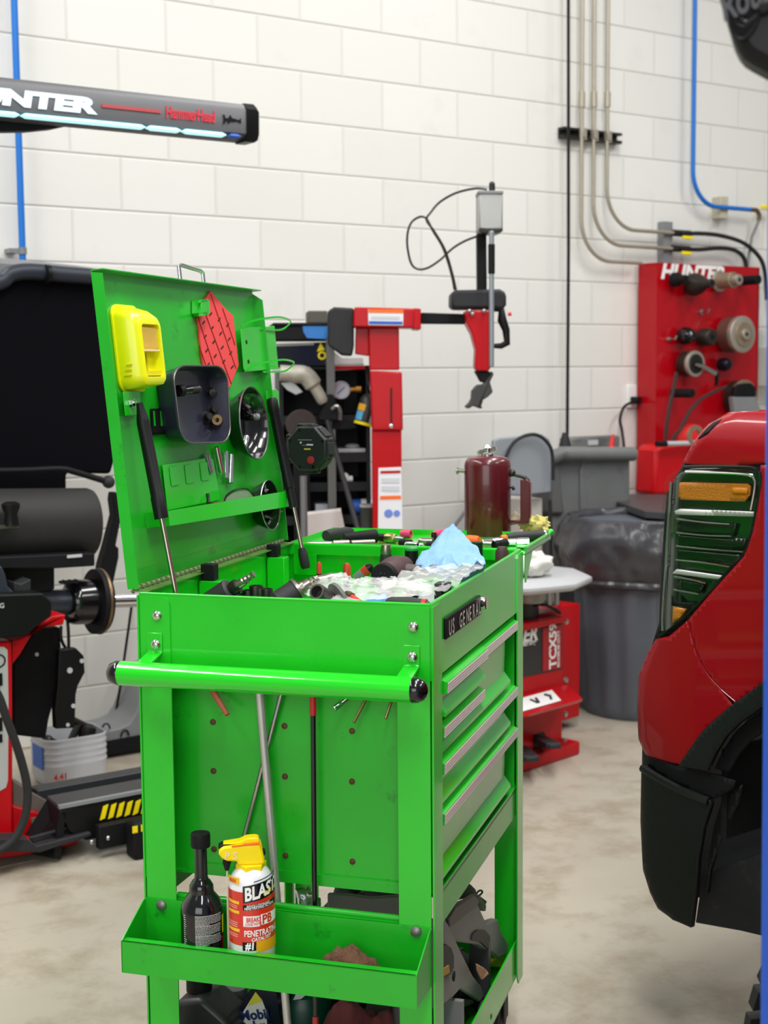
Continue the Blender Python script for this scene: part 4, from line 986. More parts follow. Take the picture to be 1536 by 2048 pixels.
single('white_carton', B().box(q0.x, q1.x, .05, .3, 0, q0.z), mat('cream_carton', (208, 204, 196), .6), 'tall cream carton below blue grey folded chair', 'box', PN)
single('thin_rod', B().tube([pq(940, 1010, .05), pq(912, 1048, .06), pq(880, 1110, .1), V((pq(860, 1180, .1).x, .12, 0.0))], .007, 6), GREYP, 'thin grey rod slanting left of dark red canister', 'rod', PN)
# ================================================================== green tool cart
W, Ln, ZT = CW, CL, CT
cart = thing('tool_cart', 'bright green steel tool cart with raised lid, drawers and push handle', 'tool cart', CART)
cq = CART.px
T_ = .003
def post(name, sx, sy):
    x0, y0 = (0 if sx > 0 else W), (0 if sy > 0 else Ln)
    # L shaped angle, outer faces flush with the box sides
    b = B()
    pz0, pz1 = .116, ZT-.004
    o = V((x0, y0-sy*T_, 0))
    pts = [(0, pz0), (.042, pz0), (.055, pz0+.02), (.055, pz1-.014)]+[(.055-.014+.014*math.cos(math.radians(a)), pz1-.014+.014*math.sin(math.radians(a))) for a in (30, 60, 90)]+[(0, pz1)]
    b.solid([o+V((sx*p, 0, q)) for p, q in pts], V((0, -sy*T_, 0)))
    o = V((x0-sx*T_, y0, 0))
    b.solid([o+V((0, sy*p-sy*T_*2, q)) for p, q in pts], V((-sx*T_, 0, 0)))
    return obj(name, b, GREEN, cart)
for sx, sy in ((1, 1), (-1, 1), (1, -1), (-1, -1)): post('corner_post', sx, sy)
# tub
zb_ = .915
tub = B()
tub.box(0, W, -T_, 0, zb_, ZT).box(0, W, Ln, Ln+T_, .54, ZT).box(-T_, 0, -T_, Ln+T_, .54, ZT).box(W, W+T_, -T_, Ln+T_, zb_, ZT)
tub.box(0, W, 0, Ln, .922, .928)
tub.cyl((W-.001, -.001, ZT-.001), (W-.001, Ln+.001, ZT-.001), .0035, n=10).cyl((0, -.001, ZT-.001), (W, -.001, ZT-.001), .0028, n=10).cyl((0, Ln-.001, ZT-.001), (W, Ln-.001, ZT-.001), .0035, n=10)
tub.box(0, W, Ln-.010, Ln, ZT-.022, ZT-.001)
tub.box(0, W, -T_, .05, zb_-.003, zb_)
obj('tub', tub, GREEN, cart)
body = B()
body.box(.0, W, .05, .053, .541, zb_).box(.0, W, .045, Ln, .536, .541).box(.055, W-.055, .045, .05, .541, .556)
body.box(W-.032, W-.029, .053, Ln, .541, zb_)
body.box(W-.03, W, .053, .056, .541, zb_).box(W-.03, W, Ln-.056, Ln-.052, .541, zb_)
bo = obj('lower_body', body, GREEN2, cart)
RUSTS = mat('rusty_screw', (96, 60, 44), .6, .5, var=.3, scale=90)
for x, y in ((426, 1444), (569, 1452), (704, 1462), (427, 1542), (570, 1553), (704, 1563), (428, 1698), (571, 1711), (705, 1723)):
    q = cq(x, y, 1, .05); obj('panel_screw', B().lathe([(.0055, 0), (.005, .002), (.002, .003)], q, (0, -1, 0), 10), RUSTS, bo)
# screws
def screw(name, x, y, axis, val, r, m, d):
    k = .4 if axis == 0 else 1
    q = cq(x, y, axis, val-(.003 if axis == 0 else 0)); obj(name, B().lathe([(r, 0), (r*.95, r*.3*k), (r*.7, r*.6*k), (r*.3, r*.75*k)], q, d, 16), m, cart)
BOLT = mat('bright_bolt', (206, 202, 196), .2, 1)
for x, y, d in ((314.5, 1231.5, -.006), (826.9, 1254, -.006), (311.5, 1289, -.009), (824.7, 1314, -.009)): screw('bolt', x, y, 1, d, .0092, BOLT, (0, -1, 0))
for x, y in ((870, 1254), (870, 1308), (1038.6, 1135), (1038.6, 1180)): screw('bolt', x, y, 0, W+.006, .0092, BOLT, (1, 0, 0))
for x, y in ((872, 1853), (1040.5, 1600), (1042, 1880), (1042.5, 1925)): screw('bolt', x, y, 0, W+.006, .009, DSTEEL, (1, 0, 0))
# drawers
ALU2 = mat('ribbed_aluminium', (216, 206, 200), .35, .45)
def drawer(y0, y1, zt, zbm, out=0.0):
    X = W+out
    pf = [(X-.028, zt-.003), (X-.022, zt-.003), (X+.006, zt-.014), (X+.007, zt-.032), (X-.008, zt-.036), (X-.010, zbm+.028), (X+.003, zbm+.010), (X+.003, zbm+.004), (X-.028, zbm+.003)]
    ye = y1 if y1 < .5 else .612
    b = B().loft([[(x, y, z) for x, z in pf] for y in (y0, ye)])
    if ye < y1: b.loft([[(x, y, z) for x, z in pf[:4]+[(X-.010, zt-.034), (X-.028, zt-.03)]] for y in (ye, y1)])
    d = obj('drawer', b, GREEN, cart, ang=18)
    s = B(); n = 4
    zz = [zt-.0145-.018*i/(2*n) for i in range(2*n+1)]
    prof = [(X+.0075+(.0012 if i % 2 else 0), zz[i]) for i in range(2*n+1)]+[(X+.0068, zz[-1]), (X+.0068, zz[0])]
    s.loft([[(x, y, z) for x, z in prof] for y in (y0+.001, y1-.001)])
    obj('drawer_pull', s, ALU2, d, ang=20)
ya, ym, yb_ = .058, .362, .664
drawer(ya, ym-.002, .914, .838, .006)
drawer(ya, ym-.002, .838, .776)
drawer(ym, yb_, .914, .776)
drawer(ya, yb_, .776, .690)
drawer(ya, yb_, .690, .560)
# rails, lower shelf
b = B()
for X, s in ((W, 1), (0, -1)):
    b.box(min(X, X-s*.003), max(X, X-s*.003), .04, Ln-.02, .484, .544)
    b.box(min(X-s*.03, X+s*.001), max(X-s*.03, X+s*.001), .04, Ln-.02, .544, .547)
    b.box(min(X-s*.026, X-s*.023), max(X-s*.026, X-s*.023), .04, Ln-.02, .546, .562)
b.box(0.04, W-.04, -.0, .022, .500, .504)
b.cyl((.05, .012, .507), (W-.05, .012, .507), .006, n=10)
obj('side_rails', b, GREEN2, cart)
b = B().box(0, W, 0, Ln, .128, .132)
b.box(W-.003, W, .04, Ln-.02, .130, .207).box(0, .003, .04, Ln-.02, .130, .207).box(.04, W-.04, Ln-.003, Ln, .130, .207).box(.04, W-.04, 0, .003, .130, .207)
obj('lower_shelf', b, GREEN, cart)
for sx, sy in ((.04, .04), (W-.04, .04), (.04, Ln-.05), (W-.04, Ln-.05)):
    cst = obj('caster', B().box(sx-.026, sx+.026, sy-.03, sy+.03, .118, .127).box(sx-.022, sx-.018, sy-.02, sy+.02, .04, .118).box(sx+.018, sx+.022, sy-.02, sy+.02, .04, .118), CHAR, cart, bev=.002)
    obj('wheel', B().lathe([(.03, -.015), (.048, -.014), (.051, -.006), (.051, .006), (.048, .014), (.03, .015)], (sx, sy, .0515), (1, 0, 0), 28), RUBBER, cst)
# side tray at the near end
b = B()
yf = -.100
b.box(-.004, W+.001, -.0085, -.0065, .409, .505)
b.box(-.004, .511, yf, yf+.002, .409, .463)
b.box(-.004, .511, yf, yf+.016, .461, .463)
b.box(-.004, W+.001, yf, -.0065, .407, .409)
for X in (-.004, W-.001):
    b.solid([V((X, -.0065, .409)), V((X, -.0065, .503)), V((X, -.016, .503)), V((X, yf, .463)), V((X, yf, .409))], V((.002, 0, 0)))
tray = obj('side_tray', b, GREEN2, cart)
for x, y in ((323, 1810), (832, 1863)):
    q = cq(x, y, 1, -.009); obj('tray_rivet', B().lathe([(.0095, 0), (.009, .003), (.005, .0055), (.002, .006)], q, (0, -1, 0), 16), mat('dull_rivet', (132, 130, 124), .4, .7), tray)
# push handle
hy, hz, hr = -.07, .9145, .0205
hd = obj('push_handle', B().cyl((-.006, hy, hz), (.501, hy, hz), hr, n=32), mat('green_gloss_tube', (30, 206, 30), .16, coat=.7), cart)
for xa, d in ((-.006, -1), (.501, 1)):
    obj('end_cap', B().lathe([(hr*.99, 0), (hr*1.02, .002), (hr*.97, .010), (hr*.75, .019), (hr*.4, .0235), (.001, .025)], (xa, hy, hz), (d, 0, 0), 28), BLACKG, hd)
for xa in (cq(311, 1289, 1, -.006).x, cq(824, 1314, 1, -.006).x):
    w2 = .0135
    b = B()
    zt_, zk = cq(311, 1265, 1, -.006).z, cq(311, 1303, 1, -.006).z
    pr = [(-.006, zt_), (-.009, zt_), (-.009, zk), (hy-.002, hz+hr*.6), (hy+.004, hz+hr*.3), (-.006, zk-.003)]
    b.loft([[(xx, y, z) for y, z in pr] for xx in (xa-w2, xa+w2)])
    obj('handle_bracket', b, GREEN, hd, bev=.0015)
# badge and lock
bq0, bq1 = cq(888, 1256, 0, W+.004), cq(958, 1211, 0, W+.004)
zc = (bq0.z+bq1.z)/2
bd_ = obj('name_badge', B().box(W+.003, W+.008, bq0.y, bq1.y, zc-.018, zc+.018), BLACKM, cart, bev=.002)
for i, ch in enumerate('US GENERAL'):
    if ch == ' ': continue
    y = bq0.y+.008+(bq1.y-bq0.y-.012)*i/10
    obj('badge_letter', B().text(ch, .037, (W+.0085, y, zc-.0132), (0, 1, 0), (0, 0, 1), .002, .014, 0, sx=.78), CHROME, bd_)
lq = cq(966, 1206, 0, W+.008)
obj('lock', B().lathe([(.0125, -.005), (.0125, .010), (.010, .012), (.004, .012)], (W+.004, lq.y, lq.z), (1, 0, 0), 24), CHROME, cart)

# ---------------------------------------------------------------- lid (local frame of the lid carried into the cart frame)
def l2c(p): return CART.l(LID.w(*p))
def lq_(x, y, off=.001): return LID.px(x, y, 2, off)
LH = .546
b = B()
b.box(0, Ln, 0, LH, -.0015, 0)
b.solid([V((0, .0, 0)), V((0, LH-.004, 0)), V((0, LH-.008, .0205)), V((0, .0, .0205))], V((-.002, 0, 0)))
b.solid([V((Ln, .0, 0)), V((Ln, LH-.006, 0)), V((Ln, LH-.022, .021)), V((Ln, .0, .021))], V((.002, 0, 0)))
b.box(0, Ln, LH-.002, LH, 0, .021)
b.box(0, Ln, .028, .0285, 0, .0006)
lid = obj('lid', b.xf(l2c), GREEN2, cart)
# hinge
b = B().box(-.020, .012, .0, Ln, ZT+.001, ZT+.0025)
obj('hinge_leaf', b, mat('oily_brass_green', (92, 132, 62), .45, .3, var=.3, scale=30, dark=(52, 70, 40), dscale=20), cart)
b = B()
for i in range(36):
    y = .006+i*.0198; b.cyl((-.013, y, ZT+.007), (-.013, y+.010, ZT+.007), .0042, n=10)
hp_ = obj('hinge_knuckles', b, mat('dull_hinge_pin', (170, 176, 140), .35, .7), cart)
hp_['kind'] = 'stuff'
# chrome carry handle on the lid
q = [lq_(x, y, -.012) for x, y in ((360, 556), (357, 533), (362, 530), (400, 541), (405, 546), (407, 568))]
q[0] = V((q[0].x, LH-.03, -.012)); q[-1] = V((q[-1].x, LH-.03, -.012))
obj('lid_handle', B().tube(q, .0045, 10).xf(l2c), CHROME, lid)
# gas struts
def strut(top, bot, xa, ya, bottom_pt, r1, rod_from):
    pass
sA = l2c(lq_(279, 806, .026)); sB = cq(352, 1187, 1, .055)
sB = sB+(sB-sA).normalized()*.06
mA = sA.lerp(sB, .515)
s1 = obj('gas_strut', B().lathe([(.006, 0), (.007, .01), (.0105, .028), (.0115, .034), (.0115, (mA-sA).length-.04), (.0125, (mA-sA).length-.038), (.0125, (mA-sA).length)], sA, sB-sA, 18), BLACK, cart)
obj('strut_rod', B().cyl(mA, sB, .0045, n=12), mat('strut_rod_steel', (170, 160, 146), .25, 1), s1)
tA = l2c(lq_(543, 797, .026)); tB = cq(610, 1128, 1, .66)
mB = tA.lerp(tB, .66)
s2 = obj('gas_strut', B().lathe([(.010, 0), (.0125, .006), (.0125, .03), (.0115, .032), (.0115, (mB-tA).length*.82), (.009, (mB-tA).length*.83), (.009, (mB-tA).length)], tA, tB-tA, 18), BLACK, cart)
obj('strut_rod', B().cyl(mB, tB, .0045, n=12), bpy.data.materials['strut_rod_steel'], s2)
obj('strut_socket', B().lathe([(.0075, -.035), (.0105, -.02), (.0105, .004), (.008, .010)], tB, tB-tA, 16), RUBBER, s2)
# brackets
def lsol(name, pts, o0, o1, m, par=None, bev=.001):
    ps = [lq_(x, y, o0) for x, y in pts]
    return obj(name, B().solid(ps, V((0, 0, o1-o0))).xf(l2c), m, par or lid, bev=bev)
br1 = lsol('strut_bracket', [(244, 784), (276, 782), (279, 786), (279, 826), (275, 830), (249, 832)], .010, .0125, GREEN)
q0 = lq_(262, 805, .0128); obj('bracket_nut', B().lathe([(.0095, 0), (.0095, .001), (.0075, .001), (.0075, .006), (.004, .006), (.004, .010)], q0, (0, 0, 1), 6).xf(l2c), CHROME, br1, ang=20)
lsol('bracket_leg', [(244, 784), (249, 784), (254, 832), (249, 832)], .0, .0105, GREEN, br1)
br2 = lsol('strut_bracket', [(531, 782), (550, 778), (556, 783), (557, 818), (535, 822)], .008, .0105, GREEN)
lsol('bracket_leg', [(531, 782), (535, 782), (539, 822), (535, 822)], .0, .0085, GREEN, br2)
# latch catch
lc = lsol('latch_catch', [(383, 602), (396, 601), (398, 633), (387, 634), (383, 628)], .001, .022, GREEN)
fr_ = B()
for a_ in ([(395, 601), (413, 599), (413, 604), (395, 606)], [(396, 627), (414, 624), (414, 630), (397, 633)], [(412, 598), (417, 602), (418, 625), (412, 630)]):
    fr_.solid([lq_(x, y, .020) for x, y in a_], V((0, 0, .002)))
obj('catch_frame', fr_.xf(l2c), GREEN, lc)
# can holder with wire loops
ch = lsol('can_holder', [(480, 659), (500, 655), (548, 652), (556, 738), (510, 742), (490, 744), (486, 738)], .012, .0135, GREEN)
for x, y in ((493, 684), (497, 723)):
    q = lq_(x, y, .0138); obj('holder_hole', B().lathe([(.0045, 0), (.0045, .0004)], q, (0, 0, 1), 12).xf(l2c), BLACK, ch)
lsol('holder_leg', [(483, 659), (487, 658), (494, 743), (490, 744)], .001, .012, GREEN, ch)
ua, ub = lq_(484, 655, .012), lq_(500, 655, .012)
xR = Ln
for (yy, xs, nm) in ((lq_(500, 655, .012).y, lq_(482, 655, .012).x, 'holder_loop'), (lq_(500, 742, .012).y, lq_(489, 742, .012).x, 'holder_loop')):
    lp = spline([V((xs, yy, .012)), V((xs+.03, yy+.012, .03)), V((xs+.12, yy+.02, .05)), V((xs+.21, yy+.016, .045)), V((xs+.235, yy+.008, .03)), V((xs+.21, yy-.002, .018)), V((xs+.1, yy-.002, .014))], 6)
    bb = B()
    for i in range(len(lp)-1):
        bb.obox((lp[i]+lp[i+1])/2, lp[i+1]-lp[i], V((0, 1, 0)), (lp[i+1]-lp[i]).cross(V((0, 1, 0))), (lp[i+1]-lp[i]).length*1.1, .004, .0018)
    obj(nm, bb.xf(l2c), GREEN, ch)
# shelf on the lid
sh = lsol('lid_shelf', [(324, 930), (410, 916), (425, 918), (440, 1000), (334, 1021)], .004, .0055, GREEN)
for x, y in ((348, 952), (378, 948), (408, 943)):
    c = lq_(x, y, .0058); obj('embossed_square', B().prism(rrect(.034, .036, .003, 3), c, (1, 0, 0), (0, 1, 0), .0016).xf(l2c), GREEN, sh, bev=.0008)
p0, p1, p2, p3 = lq_(334, 1022, .045), lq_(585, 980, .045), lq_(590, 1011, .045), lq_(338, 1052, .045)
obj('shelf_front', B().solid([p0, p1, p2, p3], V((0, 0, .0018))).xf(l2c), GREEN, sh)
obj('shelf_floor', B().solid([p3, p2, V((p2.x, p2.y, .001)), V((p3.x, p3.y, .001))], V((0, .0015, 0))).xf(l2c), GREEN2, sh)
obj('shelf_end', B().solid([p0, p3, V((p3.x, p3.y, .001)), V((p0.x, p0.y, .001))], V((.0015, 0, 0))).xf(l2c), GREEN, sh)
obj('shelf_end', B().solid([p1, p2, V((p2.x, p2.y, .001)), V((p1.x, p1.y, .001))], V((-.0015, 0, 0))).xf(l2c), GREEN, sh)
# bumper posts and plate inside the tub
for (xa, xb, yt, bx0, bx1, by0) in ((374, 440, 1161, 403, 430, 1128), (511, 568, 1114, 534, 556, 1089)):
    mid_ = CART.l(floor_px((xa+xb)/2, yt, ZT-.012)); yy = mid_.y
    a, c = cq(xa, yt, 1, yy), cq(xb, yt, 1, yy)
    a.x = max(a.x, .002)
    po = obj('bumper_post', B().box(a.x, c.x, yy, yy+.03, .929, a.z), GREEN, cart, bev=.0015)
    a2, c2, d2 = cq(bx0, yt, 1, yy+.008), cq(bx1, yt, 1, yy+.008), cq(bx0, by0, 1, yy+.008)
    obj('rubber_bumper', B().box(a2.x, c2.x, yy+.004, yy+.026, a.z+.0005, d2.z), BLACKM, po, bev=.0015)
a, c = cq(588, 1106, 1, Ln-.012), cq(634, 1150, 1, Ln-.012)
obj('corner_plate', B().prism(rrect(c.x-a.x, a.z-c.z, .006, 4, (a.x+c.x)/2, (a.z+c.z)/2), (0, Ln-.012, 0), (1, 0, 0), (0, 0, 1), .003), GREEN, cart)
# far side tray
yf0, yf1 = Ln+.0065, Ln+.30
b = B().box(0, W+.012, yf0, yf1, ZT-.012, ZT-.009)
b.box(0, W+.012, yf1-.002, yf1, ZT-.012, ZT+.003).box(-.0, .002, yf0, yf1, ZT-.012, ZT+.003).box(W+.010, W+.012, yf0, yf1, ZT-.012, ZT+.003)
b.cyl((W+.011, yf0, ZT+.003), (W+.011, yf1, ZT+.003), .004, n=8).ball((W+.011, yf1, ZT+.004), .008, 12, 8)
b.solid([V((W+.009, yf0, ZT-.012)), V((W+.009, yf0, ZT-.07)), V((W+.009, yf0+.01, ZT-.07)), V((W+.009, yf0+.08, ZT-.012))], V((.002, 0, 0)))
obj('far_tray', b, GREEN, cart)
# ================================================================== things stuck on the raised lid
def lthing(name, label, cat, x, y, group=None):
    p = lq_(x, y, .0005); f = LID.at(p.x, p.y, p.z)
    t = thing(name, label, cat, f, group)
    def g(x, y, off=.001):
        return LID.px(x, y, 2, off)-p
    return t, g
def quadmap(c, u, v):
    """c: four corners (tl, tr, br, bl); u, v in 0..1"""
    return (c[0]*(1-u)+c[1]*u)*(1-v)+(c[3]*(1-u)+c[2]*u)*v
unit = [(x+.5, .5-y) for x, y in rrect(1, 1, .22, 6)]
# yellow case
t, g = lthing('yellow_case', 'bright yellow moulded plastic case with amber window on raised lid', 'case', 278, 700)
bk = [g(226, 610, 0), g(300, 620, 0), g(304, 782, 0), g(240, 782, 0)]
u2 = [(x+.5, .5-y) for x, y in rrect(1, 1, .16, 6)]
xl, xr = g(230, 700, 0).x, g(330, 720, .046).x
yb, yt = g(270, 781, 0).y, g(250, 614, 0).y
def rr_(x0, x1, y0, y1, r, z): return [(x, y, z) for x, y in rrect(x1-x0, y1-y0, r, 6, (x0+x1)/2, (y0+y1)/2)]
xr0 = xr
rings = [rr_(xl-.004, xr0+.004, yb-.003, yt+.003, .022, .0), rr_(xl-.004, xr0+.004, yb-.003, yt+.003, .022, .003), rr_(xl, xr0, yb, yt, .02, .004),
         rr_(xl+.002, xr0-.002, yb+.004, yt-.010, .018, .03), rr_(xl+.006, xr0-.003, yb+.006, yt-.022, .016, .044), rr_(xl+.010, xr0-.006, yb+.010, yt-.028, .013, .047)]
rings += [rr_(xl+.016, xr0-.012, yb+.020, yt-.036, .008, .047), rr_(xl+.018, xr0-.014, yb+.022, yt-.038, .007, .030)]
obj('case_body', B().loft(rings), mat('fluorescent_yellow', (236, 240, 6), .3, coat=.3), t)
xa, xb = xl+.019, xr0-.015
ya, ym, yc = yb+.024, (yb+yt)/2-.006, yt-.040
obj('amber_window', B().box(xa, xb, ym, yc, .031, .044), clear('amber_clear', (250, 206, 96), .5, .12), t, bev=.003)
obj('window_edge', B().box(xa, xb, ym-.003, ym, .031, .045), mat('pale_amber', (240, 218, 170), .3), t)
b = B()
for i in range(3): b.box(xa+.004+i*.013, xa+.007+i*.013, ya, ym-.004, .0305, .034)
b.box(xa, xb, ya-.002, ya+.006, .0305, .043)
obj('inner_ribs', b, mat('deep_yellow', (222, 206, 10), .4), t)
b = B()
for i, (h0, w0) in enumerate(((0, .014), (.009, .012), (.018, .011))):
    b.box(xl-.0015, xl+.0015, yb+.024+h0, yb+.026+h0, .012+i*.003, .012+i*.003+w0)
obj('embossed_mark', b, bpy.data.materials['deep_yellow'], t)
# red pad
t, g = lthing('red_pad', 'thin red hexagonal pad with dark grid lines under lid catch', 'pad', 430, 670)
PADM = mat('salmon_red_pad', (232, 74, 74), .65)
hexp = [(418, 582), (446, 616), (463, 632), (474, 730), (456, 775), (432, 768), (404, 735), (399, 700), (392, 634), (402, 606)]
P = [g(x, y, .001) for x, y in hexp]
obj('pad_sheet', B().solid(P, V((0, 0, .004))), PADM, t)
LINE = mat('dark_red_line', (166, 14, 26), .6)
for (xa, ya_), (xb, yb_) in (((421, 587), (472, 737)), ((445, 616), (470, 690)), ((403, 606), (463, 768)), ((396, 634), (441, 772)), ((398, 690), (417, 746))):
    a, c = g(xa, ya_, .0055), g(xb, yb_, .0055)
    obj('grid_line', B().bar(a, c, .0022, .0012, (0, 0, 1)), LINE, t)
b = B(); k = 0
for i in range(5):
    for j in range(4):
        x, y = 408+j*17+i*3-6, 620+i*28+j*11
        if 402+i*2 < x < 464 and y < 758-(x-440)*.4 and y > 600+(x-418)*1.1:
            a, c = g(x, y, .0053), g(x+5, y-6, .0053)
            b.bar(a, c, .0035, .0007, (0, 0, 1))
o = obj('print_marks', b, mat('brown_print', (60, 22, 22), .6), t); o['kind'] = 'stuff'
# square tray
NAVYT = mat('navy_black_enamel', (36, 38, 54), .34, coat=.3)
t, g = lthing('magnetic_tray', 'square navy black tray with bolts sticking out from raised lid', 'tray', 395, 810)
rim = [g(341, 730, .04), g(452, 731, .04), g(461, 886, .04), g(360, 888, .04)]
def rg(c, k, z, dx=0):
    m = (c[0]+c[1]+c[2]+c[3])/4
    return [V(((quadmap(c, u, v)-m).x*k+m.x+dx, (quadmap(c, u, v)-m).y*k+m.y, z)) for u, v in unit]
obj('tray_body', B().loft([rg(rim, .80, .0), rg(rim, .9, .003), rg(rim, .98, .037), rg(rim, 1.0, .038), rg(rim, 1.0, .041), rg(rim, .955, .041), rg(rim, .90, .008), rg(rim, .84, .0055)]), NAVYT, t, ang=50)
obj('rim_edge', B().tube(rg(rim, .985, .0415), .0017, 6, True), mat('worn_rim', (104, 102, 102), .35, .6), t)
def stud(name, label, cat, g0, x, y, x2, y2, off, off2, segs, group=None):
    """threaded piece from pixel to pixel over the lid"""
    a, c = LID.px(x, y, 2, off), LID.px(x2, y2, 2, off2)
    f = LID.at(*a); d = c-a; L = d.length
    t = thing(name, label, cat, f, group)
    for nm, pf, mm in segs: obj(nm, B().lathe([(r, h*L) for r, h in pf], (0, 0, 0), d, 14), mm, t, ang=30)
    return t
stud('air_fitting', 'black threaded air fitting sticking out at left of square tray', 'fitting', None, 356, 782, 398, 778, .018, .034,
     [('hex', [(.011, 0), (.011, .2)], BLACKM), ('stem', [(.007, .2), (.007, .45), (.0075, .46), (.0075, .6)], BLACKG), ('barbs', [(.006, .6), (.0085, .64), (.006, .7), (.0085, .74), (.006, .8), (.0085, .84), (.006, .9), (.008, .94), (.007, 1)], DSTEEL)], None)
stud('flange_nut', 'dark flange nut at upper right inside the square tray', 'nut', None, 420, 787, 426, 786, .0068, .02,
     [('flange', [(.013, 0), (.013, .2), (.009, .35)], DSTEEL), ('hex', [(.007, .35), (.007, .95), (.005, 1)], DSTEEL)])
stud('flange_nut', 'lower dark flange nut left of the bronze bushing in square tray', 'nut', None, 410, 836, 420, 832, .0068, .022,
     [('flange', [(.013, 0), (.013, .15), (.009, .3)], BLACKM), ('hex', [(.007, .3), (.007, 1), (.004, 1.0)], DSTEEL)])
stud('flange_nut', 'dark flange nut just above the bronze bushing in square tray', 'nut', None, 421, 821, 430, 818, .0068, .02,
     [('flange', [(.011, 0), (.011, .2), (.008, .3)], BLACKM), ('hex', [(.0065, .3), (.0065, 1)], DSTEEL)])
stud('bronze_bushing', 'round bronze bushing at lower right inside square tray', 'bushing', None, 431, 841, 434, 840, .007, .024,
     [('body', [(.010, 0), (.0115, .2), (.0115, .9), (.010, 1), (.0045, 1), (.0045, .6)], mat('bronze', (150, 124, 84), .35, .85, var=.15, scale=60))])
# round tray
t, g = lthing('magnetic_bowl', 'round glossy black bowl of bolts hanging on raised lid', 'bowl', 500, 847)
c = g(506, 846, .036); ry = (g(506, 773, .036).y-g(506, 920, .036).y)/2
bc = V((c.x, c.y, 0))
obj('bowl_body', B().lathe([(ry*.55, 0), (ry*.75, .002), (ry*.99, .034), (ry, .036), (ry, .038), (ry*.965, .038), (ry*.90, .024), (ry*.72, .008), (ry*.3, .006), (.001, .006)], bc, (0, 0, 1), 44, True), BLACKG, t, ang=50)
obj('bowl_rim', B().lathe([(ry*.965, .0375), (ry*1.0, .0395), (ry*1.012, .037)], bc, (0, 0, 1), 44, False), bpy.data.materials['worn_rim'], t)
stud('bolt', 'dark bolt at upper left inside the round black bowl', 'bolt', None, 484, 806, 499, 818, .012, .026,
     [('head', [(.010, 0), (.010, .35)], DSTEEL), ('shank', [(.006, .35), (.006, 1)], DSTEEL)])
stud('bolt', 'dark short stud beneath the upper bolt in round black bowl', 'bolt', None, 488, 826, 498, 822, .010, .024,
     [('head', [(.009, 0), (.009, .4)], BLACKM), ('shank', [(.006, .4), (.007, 1)], DSTEEL)])
stud('bolt', 'pale grey bolt pointing right inside the round black bowl', 'bolt', None, 498, 832, 516, 834, .014, .026,
     [('head', [(.0075, 0), (.0075, .3)], DSTEEL), ('shank', [(.005, .3), (.005, .6), (.0075, .62), (.0075, 1)], GREYP)])
stud('chrome_socket', 'tiny chrome socket lying low in the round black bowl', 'socket', None, 488, 894, 493, 874, .012, .012,
     [('body', [(.005, 0), (.0065, .2), (.0065, 1)], CHROME)])
# black plate behind square tray
t, g = lthing('slotted_plate', 'flat black plate with narrow slots behind the square tray', 'plate', 322, 845)
obj('plate', B().solid([g(x, y, .001) for x, y in ((300, 818), (372, 812), (374, 868), (303, 868))], V((0, 0, .003))), BLACKM, t)
for x in (306, 320):
    obj('green_slot', B().solid([g(x, 822, .0042), g(x+3, 822, .0042), g(x+5, 852, .0042), g(x+2, 852, .0042)], V((0, 0, .0006))), GREEN, t)
obj('plate_edge', B().bar(g(302, 868, .004), g(345, 866, .004), .004, .004), BLACKG, t)
# sockets on the lid
for (x, y, x2, y2, r, m, lab) in ((443, 944, 433, 894, .0065, 'green_mirror', 'tilted deep socket with dark green sheen on lid below trays'),
                                  (452, 957, 451, 903, .0066, None, 'middle of three chrome deep sockets stuck on green lid'),
                                  (460, 967, 462, 910, .0068, None, 'lowest right of three chrome deep sockets stuck on green lid')):
    stud('deep_socket', lab, 'socket', None, x, y, x2, y2, .0085, .0085, [('drive_end', [(r*.8, 0), (r, .02), (r, .2)], CHROME), ('socket_tube', [(r*.94, .2), (r*.94, 1), (r*.7, 1), (r*.7, .9)], CHROME)], 'deep sockets on the lid')
t, g = lthing('razor_blade', 'single grey razor blade stuck on the green lid shelf plate', 'blade', 417, 928)
obj('blade', B().solid([g(x, y, .0065) for x, y in ((410, 910), (417, 907), (426, 944), (421, 950))], V((0, 0, .0008))), STEEL, t)
obj('blade_spine', B().solid([g(x, y, .0063) for x, y in ((414, 908), (418, 906), (427, 942), (424, 946))], V((0, 0, .0018))), GREYP, t)
# oval bowl and glasses in the lid shelf
t, g = lthing('small_bowl', 'small steel bowl of screws half behind the lid shelf', 'bowl', 538, 1010)
c = g(540, 1010, .03); ry = (g(540, 959, .03).y-g(540, 1062, .03).y)/2; bc = V((c.x, c.y, .001))
obj('bowl_body', B().lathe([(ry*.5, 0), (ry*.8, .004), (ry*.98, .027), (ry, .029), (ry*.95, .029), (ry*.8, .012), (ry*.5, .005), (.001, .004)], bc, (0, 0, 1), 36, True), mat('dark_steel_bowl', (82, 84, 82), .25, .9), t, ang=50)
obj('bowl_rim', B().tube([bc+V((ry*.985*math.cos(a), ry*.985*math.sin(a), .0295)) for a in [2*PI*i/40 for i in range(40)]], .0013, 6, True), STEEL, t)
sp = [(522, 1040, 530, 1046), (530, 1030, 546, 1040), (540, 1024, 564, 1022), (534, 1052, 540, 1042), (526, 1030, 534, 1034), (529, 967, 531, 985), (524, 983, 535, 980)]
for i, (x, y, x2, y2) in enumerate(sp):
    stud('screw', 'grey screw among the pile in small steel bowl', 'screw', None, x, y, x2, y2, .014+.001*i, .016+.001*i,
         [('head', [(.0045, 0), (.0045, .15)], DSTEEL), ('shank', [(.0028, .15), (.0026, 1)], GREYP)], 'screws in the small steel bowl')
t, g = lthing('safety_glasses', 'smoky safety glasses folded in the lid shelf', 'glasses', 475, 990)
lens = [g(x, y, .030) for x, y in ((447, 1003), (452, 992), (466, 982), (484, 978), (496, 980), (506, 992), (508, 1000), (490, 1008), (470, 1012), (452, 1012))]
